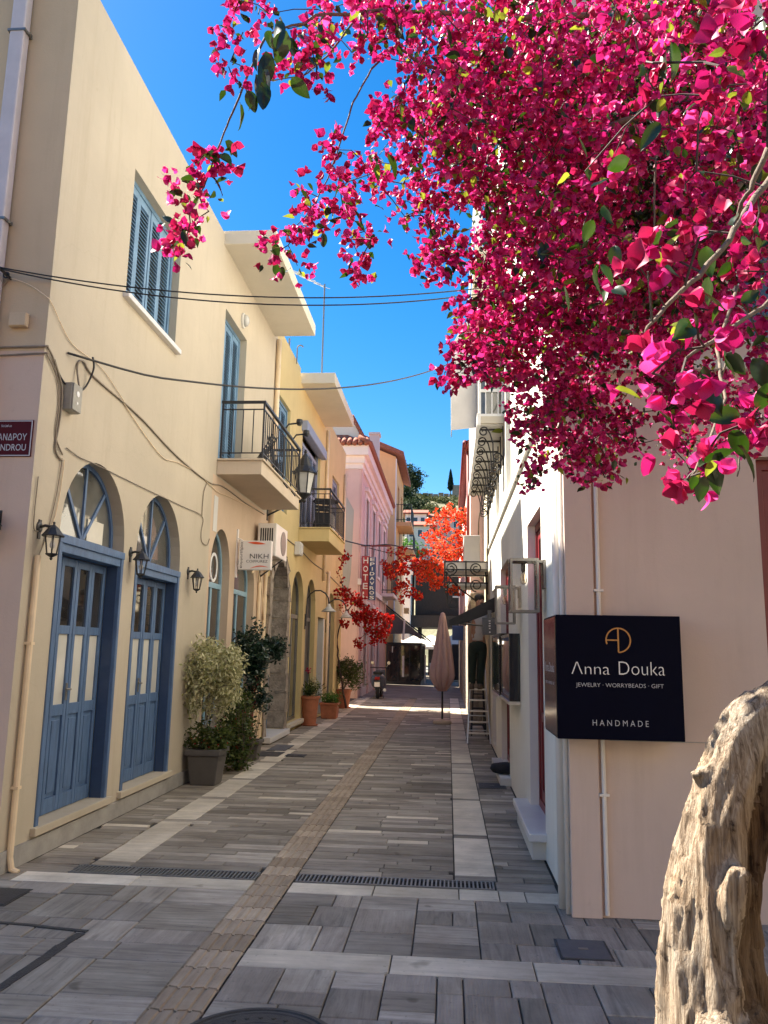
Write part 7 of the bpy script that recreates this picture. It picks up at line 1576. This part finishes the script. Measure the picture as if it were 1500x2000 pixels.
for (x, y, Yv, s, dx, dy) in [(540,40,2.05,.085,.2,-1), (560,60,2.05,.08,-.4,-1), (575,95,2.05,.08,.7,-.7), (520,100,2.05,.085,-.1,-1), (515,135,2.05,.075,.3,-1), (512,160,2.05,.07,.1,-1), (570,150,2.05,.06,.6,-.6), (545,35,2.1,.060,.3,-1), (560,75,2.1,.055,.6,-1), (530,60,2.1,.060,-.1,-1), (505,95,2.08,.055,-.2,-1), (515,120,2.08,.05,.3,-1), (500,145,2.08,.06,.1,-1), (485,175,2.06,.055,.3,-1), (468,200,2.06,.06,.2,-1), (475,165,2.06,.055,.5,-1), (440,275,2.05,.048,.9,-.9), (432,300,2.05,.045,.8,-1), (412,345,2.04,.05,.9,-.8), (390,385,2.04,.04,-.5,-1), (362,450,2.04,.045,0,-1), (425,310,2.05,.045,-.8,.4), (408,300,2.05,.035,-.7,-.4), (380,350,2.05,.035,-.8,-.3),
          (690,410,2.3,.05,.9,-1), (630,455,2.3,.04,.1,-1), (640,360,2.4,.035,.5,-1), (795,225,2.5,.06,.3,-1), (760,300,2.45,.075,.2,-1), (740,320,2.45,.055,-.2,-1), (820,240,2.5,.06,.4,-1), (870,50,2.4,.06,.3,-1), (800,60,2.4,.05,-.3,-1), (1190,350,1.5,.05,-.6,-.4), (1230,310,1.4,.055,-.8,-.5), (1180,400,1.5,.05,.2,-1), (1160,430,1.6,.05,-.5,-.8), (1200,480,1.5,.05,0,-1), (1165,520,1.6,.06,0,-1), (1175,555,1.6,.05,.3,-1), (1100,560,2.0,.06,.2,-1), (1310,80,1.4,.07,.3,-1), (1340,40,1.4,.065,.6,-.8), (1300,100,1.4,.06,-.3,-1), (1290,240,1.5,.06,-.6,-.6), (1380,480,1.3,.055,.1,-1), (1385,540,1.3,.05,0,-1),
          (1405,680,1.0,.042,.5,-.9), (1375,715,1.0,.035,.1,-1), (1420,690,1.0,.038,.6,-.6), (1445,810,1.1,.05,-.9,-.1), (1430,840,1.1,.048,.6,-.9), (1440,870,1.1,.052,.7,-.9), (1405,880,1.1,.05,0,-1), (1395,905,1.1,.045,.2,-1), (1375,930,1.05,.035,-.2,-1), (1470,700,1.1,.05,.4,-1), (1060,470,2.2,.055,.1,-1), (990,90,2.3,.05,.2,-1), (950,400,2.5,.05,0,-1), (1130,270,1.9,.05,.3,-1)]:
    p = at(x, y, Yv); xl.append((p, C_R*dx+C_U*dy+Vector((0, lr_.gauss(0, .3), 0)), s*(1.25 if Yv > 1.7 else 1.0)))
bougainvillea('bougainvillea', 'magenta bougainvillea hanging across the upper right, with dark leaves and thin twigs', cl, [], 0.0295, 0.044, [M['bract'], M['bract2'], M['bract'], M['bract2'], M['bract3']], 10.5, 3.4, 31, limbs, M['bark'], 300, 200, xl, 0.058)
ob = [(880,1040,52,42,19.5,21.5,1.3), (862,1090,38,44,19,21,1.2), (920,1030,26,40,19.5,21,1.2), (872,1008,26,16,19.5,21,1.0), (933,1062,10,50,19.5,20.5,1.0), (842,1112,28,32,19,21,1.1), (902,1092,34,30,19.5,21,0.8), (838,1132,20,14,19,20.5,1.0), (884,1152,20,4,16,16.5,1.2)]
oc = [(p, 1.0, 1.0) for (p, s, w) in fill(ob, 620*13, br)]
bougainvillea('bougainvillea', 'bright orange bougainvillea over the street beyond the iron balcony', oc, [], 0.075, 0.07, [M['orangebract'], M['orangebract']], 13, 5.0, 5, [([Vector((0.9, 18.0, 2.9)), at(930, 1110, 18.1), at(925, 1060, 19.0), at(890, 1040, 20)], 0.03, 0.012), (A((925,1060,19.0), (870,1080,19.5), (842,1120,19.5)), 0.012, 0.006), (A((930,1110,18.0), (937,1000,18.05)), 0.02, 0.014)], M['bark'], 220, 60, (), 0.14, 0.004)
rb_ = [(686,1176,22,20,21.5,23,1.3), (722,1208,30,22,21.5,23,1.4), (736,1228,20,24,21.5,22.5,1.1), (757,1222,8,20,21.5,22.5,1.2), (668,1160,16,14,21,22.5,0.9), (668,1115,16,26,21.3,22.5,0.45), (692,1210,26,14,21.5,22.5,0.7), (683,1090,16,8,21.5,22.3,0.6), (705,1250,14,12,21.5,22.5,0.5), (655,1190,8,10,21,22,0.6)]
rc = [(p, 1.0, 1.0) for (p, s, w) in fill(rb_, 620*13, br)]
bougainvillea('bougainvillea', 'dark red bougainvillea at the left rising from the alley corner', rc, [], 0.078, 0.07, [M['redbract'], M['redbract']], 16, 4.0, 6, [([Vector((-2.75, 21.9, 0.02)), at(662, 1300, 21.9), at(658, 1250, 21.9), at(668, 1205, 22), at(690, 1180, 22.2)], 0.03, 0.012), (A((668,1205,22), (720,1195,22.3), (750,1215,22.3)), 0.012, 0.006)], M['twig'], 200, 60, (), 0.14, 0.004)
cb_ = [(752,1106,13,11,24.5,26.5,1.1), (774,1112,28,20,24.5,26.5,1.2), (800,1096,24,18,24.5,26.5,1.2), (788,1150,14,24,24.5,26,1.2), (808,1166,14,12,24.5,25.5,1.3), (778,1078,36,8,25,26.5,0.6), (822,1110,14,20,24,26,1.0)]
cc = [(p, 1.0, 1.0) for (p, s, w) in fill(cb_, 620*17, br)]
bougainvillea('bougainvillea', 'red bougainvillea strung on the wire over the middle of the street', cc, [], 0.085, 0.07, [M['redbract'], M['redbract'], M['orangebract']], 16, 4.0, 9, [(A((720,1070,26.5), (760,1080,26), (800,1085,25.5), (840,1090,24.5)), 0.014, 0.010)], M['twig'], 180, 50, (), 0.14, 0.004)

# ================================================================== DRIFTWOOD
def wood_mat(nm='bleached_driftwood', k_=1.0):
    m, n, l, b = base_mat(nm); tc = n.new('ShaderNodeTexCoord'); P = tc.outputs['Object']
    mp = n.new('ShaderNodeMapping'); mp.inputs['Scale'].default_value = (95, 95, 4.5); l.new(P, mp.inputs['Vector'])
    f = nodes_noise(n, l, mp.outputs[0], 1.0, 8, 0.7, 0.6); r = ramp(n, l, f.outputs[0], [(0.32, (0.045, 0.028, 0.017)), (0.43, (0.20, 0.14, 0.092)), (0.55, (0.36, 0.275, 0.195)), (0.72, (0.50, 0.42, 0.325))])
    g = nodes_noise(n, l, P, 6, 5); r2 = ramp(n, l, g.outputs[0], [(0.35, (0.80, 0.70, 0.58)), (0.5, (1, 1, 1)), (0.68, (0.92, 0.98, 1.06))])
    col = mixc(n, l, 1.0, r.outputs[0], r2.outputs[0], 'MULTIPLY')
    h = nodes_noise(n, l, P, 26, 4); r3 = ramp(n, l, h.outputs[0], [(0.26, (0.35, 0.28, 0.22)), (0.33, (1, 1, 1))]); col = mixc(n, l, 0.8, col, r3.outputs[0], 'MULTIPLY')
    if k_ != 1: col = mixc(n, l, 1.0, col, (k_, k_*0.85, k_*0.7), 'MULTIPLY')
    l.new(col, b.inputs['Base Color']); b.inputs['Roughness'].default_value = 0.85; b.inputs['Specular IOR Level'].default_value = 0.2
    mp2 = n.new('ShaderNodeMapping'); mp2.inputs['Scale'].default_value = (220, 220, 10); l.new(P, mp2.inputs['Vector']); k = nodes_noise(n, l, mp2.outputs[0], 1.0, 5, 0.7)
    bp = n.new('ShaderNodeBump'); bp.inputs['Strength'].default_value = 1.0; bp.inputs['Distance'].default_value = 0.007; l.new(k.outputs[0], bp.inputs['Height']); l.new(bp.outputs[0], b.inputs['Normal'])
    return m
WD = 1.70; kx = WD*1.03/FPX
def wp(x, y, dy=0.0): return at(x, y, WD+dy)
base_pt = Vector((wp(1400, 1990).x, WD, 0.0))
trunk = [(1400,2120,0,102), (1392,2010,0,94), (1386,1920,0,84), (1380,1840,0,74), (1380,1760,0,68), (1387,1680,0,62), (1398,1610,.0,57), (1412,1545,.01,52), (1432,1480,.02,49), (1458,1428,.03,47), (1496,1392,.04,46), (1545,1372,.05,48), (1605,1384,.06,52), (1660,1440,.07,56), (1695,1530,.08,60), (1716,1640,.10,66), (1724,1800,.11,74), (1720,2000,.12,84), (1716,2200,.13,96)]
side = [(1538,1405,.0,20), (1514,1450,-.005,14), (1504,1520,-.01,14), (1494,1600,-.01,16), (1468,1690,-.005,17), (1456,1780,.0,20), (1458,1880,.01,28), (1470,1990,.02,42)]
back = [(1500,1430,.05,22), (1476,1510,.06,24), (1458,1600,.06,24), (1440,1700,.06,26), (1432,1800,.06,32), (1436,1900,.05,42)]
knob = [(1392,1500,.0,18), (1366,1508,-.01,13), (1352,1514,-.012,14), (1343,1516,-.012,12)]
stump = [(1402,1850,-.02,50), (1414,1790,-.045,40), (1430,1745,-.065,32), (1442,1716,-.08,25), (1450,1700,-.085,16)]
stub2 = [(1446,1768,-.03,22), (1462,1736,-.055,15), (1468,1722,-.065,9)]
foot = [(1440,1970,-.02,56), (1428,2030,-.06,70), (1424,2120,-.07,86)]
mb = MB()
for ch in (trunk, side, back, knob, stump, stub2, foot):
    pts = [wp(x, y, d) for x, y, d, w in ch]
    if ch is trunk or ch is foot: pts = [Vector((pts[0].x, pts[0].y, -0.02))] + pts + [Vector((pts[-1].x, pts[-1].y, -0.02))] if ch is trunk else pts + [Vector((pts[-1].x, pts[-1].y, -0.02))]
    ws = [w*kx for x, y, d, w in ch]
    if ch is trunk: ws = [ws[0]*1.25] + ws + [ws[-1]*1.15]
    if ch is foot: ws = ws + [ws[-1]*1.15]
    out = []; rr = []
    for i in range(len(pts)-1):
        for k in range(6): s = k/6; s2 = s*s*(3-2*s)*0.4+s*0.6; out.append(pts[i].lerp(pts[i+1], s)); rr.append(ws[i]+(ws[i+1]-ws[i])*s2)
    out.append(pts[-1]); rr.append(ws[-1]); mb.tube(out, 0, 20, radii=rr)
tmp = bpy.data.objects.new('tmp', mb.mesh('tmp', (0, 0, 0), M['bark'])); COL.objects.link(tmp)
rm = tmp.modifiers.new('r', 'REMESH'); rm.mode = 'VOXEL'; rm.voxel_size = 0.0065
sm = tmp.modifiers.new('s', 'SMOOTH'); sm.iterations = 6; sm.factor = 0.5
bpy.context.view_layer.update(); ev = tmp.evaluated_get(bpy.context.evaluated_depsgraph_get()); wme = bpy.data.meshes.new_from_object(ev); bpy.data.objects.remove(tmp)
from mathutils.kdtree import KDTree
tp_ = [wp(x, y, d) for x, y, d, w in trunk]; dens = []
for i in range(len(tp_)-1):
    for k in range(90): dens.append(tp_[i].lerp(tp_[i+1], k/90))
dens = [dens[0]-Vector((0, 0, 0.004))*k for k in range(120, 0, -1)] + dens
dn = np.array([tuple(p) for p in dens]); sl = np.concatenate([[0], np.cumsum(np.linalg.norm(np.diff(dn, axis=0), axis=1))])
kd = KDTree(len(dens))
for i, p in enumerate(dens): kd.insert(p, i)
kd.balance()
nv_ = len(wme.vertices); co = np.empty(nv_*3, np.float32); wme.vertices.foreach_get('co', co); co = co.reshape(-1, 3); no = np.array([tuple(v.normal) for v in wme.vertices])
idx = np.array([kd.find(Vector(p))[1] for p in co])
off = co-dn[idx]; ss = sl[idx]; new = co.copy(); N_ = noise.noise
for i in range(nv_):
    o_ = off[i]; s = ss[i]; a = float(o_[0]+o_[2]*0.8); b = float(o_[1])
    wv = 0.012*N_(Vector((a*5, b*5, s*2)))
    r1 = 1-abs(N_(Vector(((a+wv)*26, (b+wv)*26, s*0.9))))            # long flowing furrows
    r2 = 1-abs(N_(Vector(((a+wv)*70+5, (b+wv)*70, s*1.8)))); r3 = N_(Vector((a*190, b*190, s*6)))
    pit = max(0, N_(Vector((a*20+7, b*20, s*6)))-0.5)*4
    lump = N_(Vector((a*9, b*9, s*3.5)))
    h = 0.030*(r1-0.85) + 0.009*(r2-0.8) + 0.0022*r3 + 0.008*lump - 0.014*pit
    new[i] = co[i]+no[i]*h
wme.vertices.foreach_set('co', (new-np.array([base_pt.x, base_pt.y, 0])).astype(np.float32).ravel()); wme.polygons.foreach_set('use_smooth', [True]*len(wme.polygons)); wme.update()
wme.materials.clear(); wme.materials.append(wood_mat()); wme.materials.append(wood_mat('shaded_driftwood', 0.42))  # second, darker copy paints shade into the wood colour
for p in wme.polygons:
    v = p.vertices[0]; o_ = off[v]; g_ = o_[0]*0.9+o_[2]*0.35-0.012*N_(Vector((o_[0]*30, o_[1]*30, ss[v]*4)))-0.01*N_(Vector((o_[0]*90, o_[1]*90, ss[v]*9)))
    p.material_index = 1 if (g_ > 0.040 and 0.5 < ss[v]) else 0  # right-hand faces take the darker copy as painted shade
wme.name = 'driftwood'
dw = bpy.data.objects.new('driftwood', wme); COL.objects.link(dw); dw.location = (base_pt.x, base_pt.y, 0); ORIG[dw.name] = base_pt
tag(dw, 'sunlit bleached driftwood trunk with knots and a deep hollow, standing at the lower right', 'driftwood')
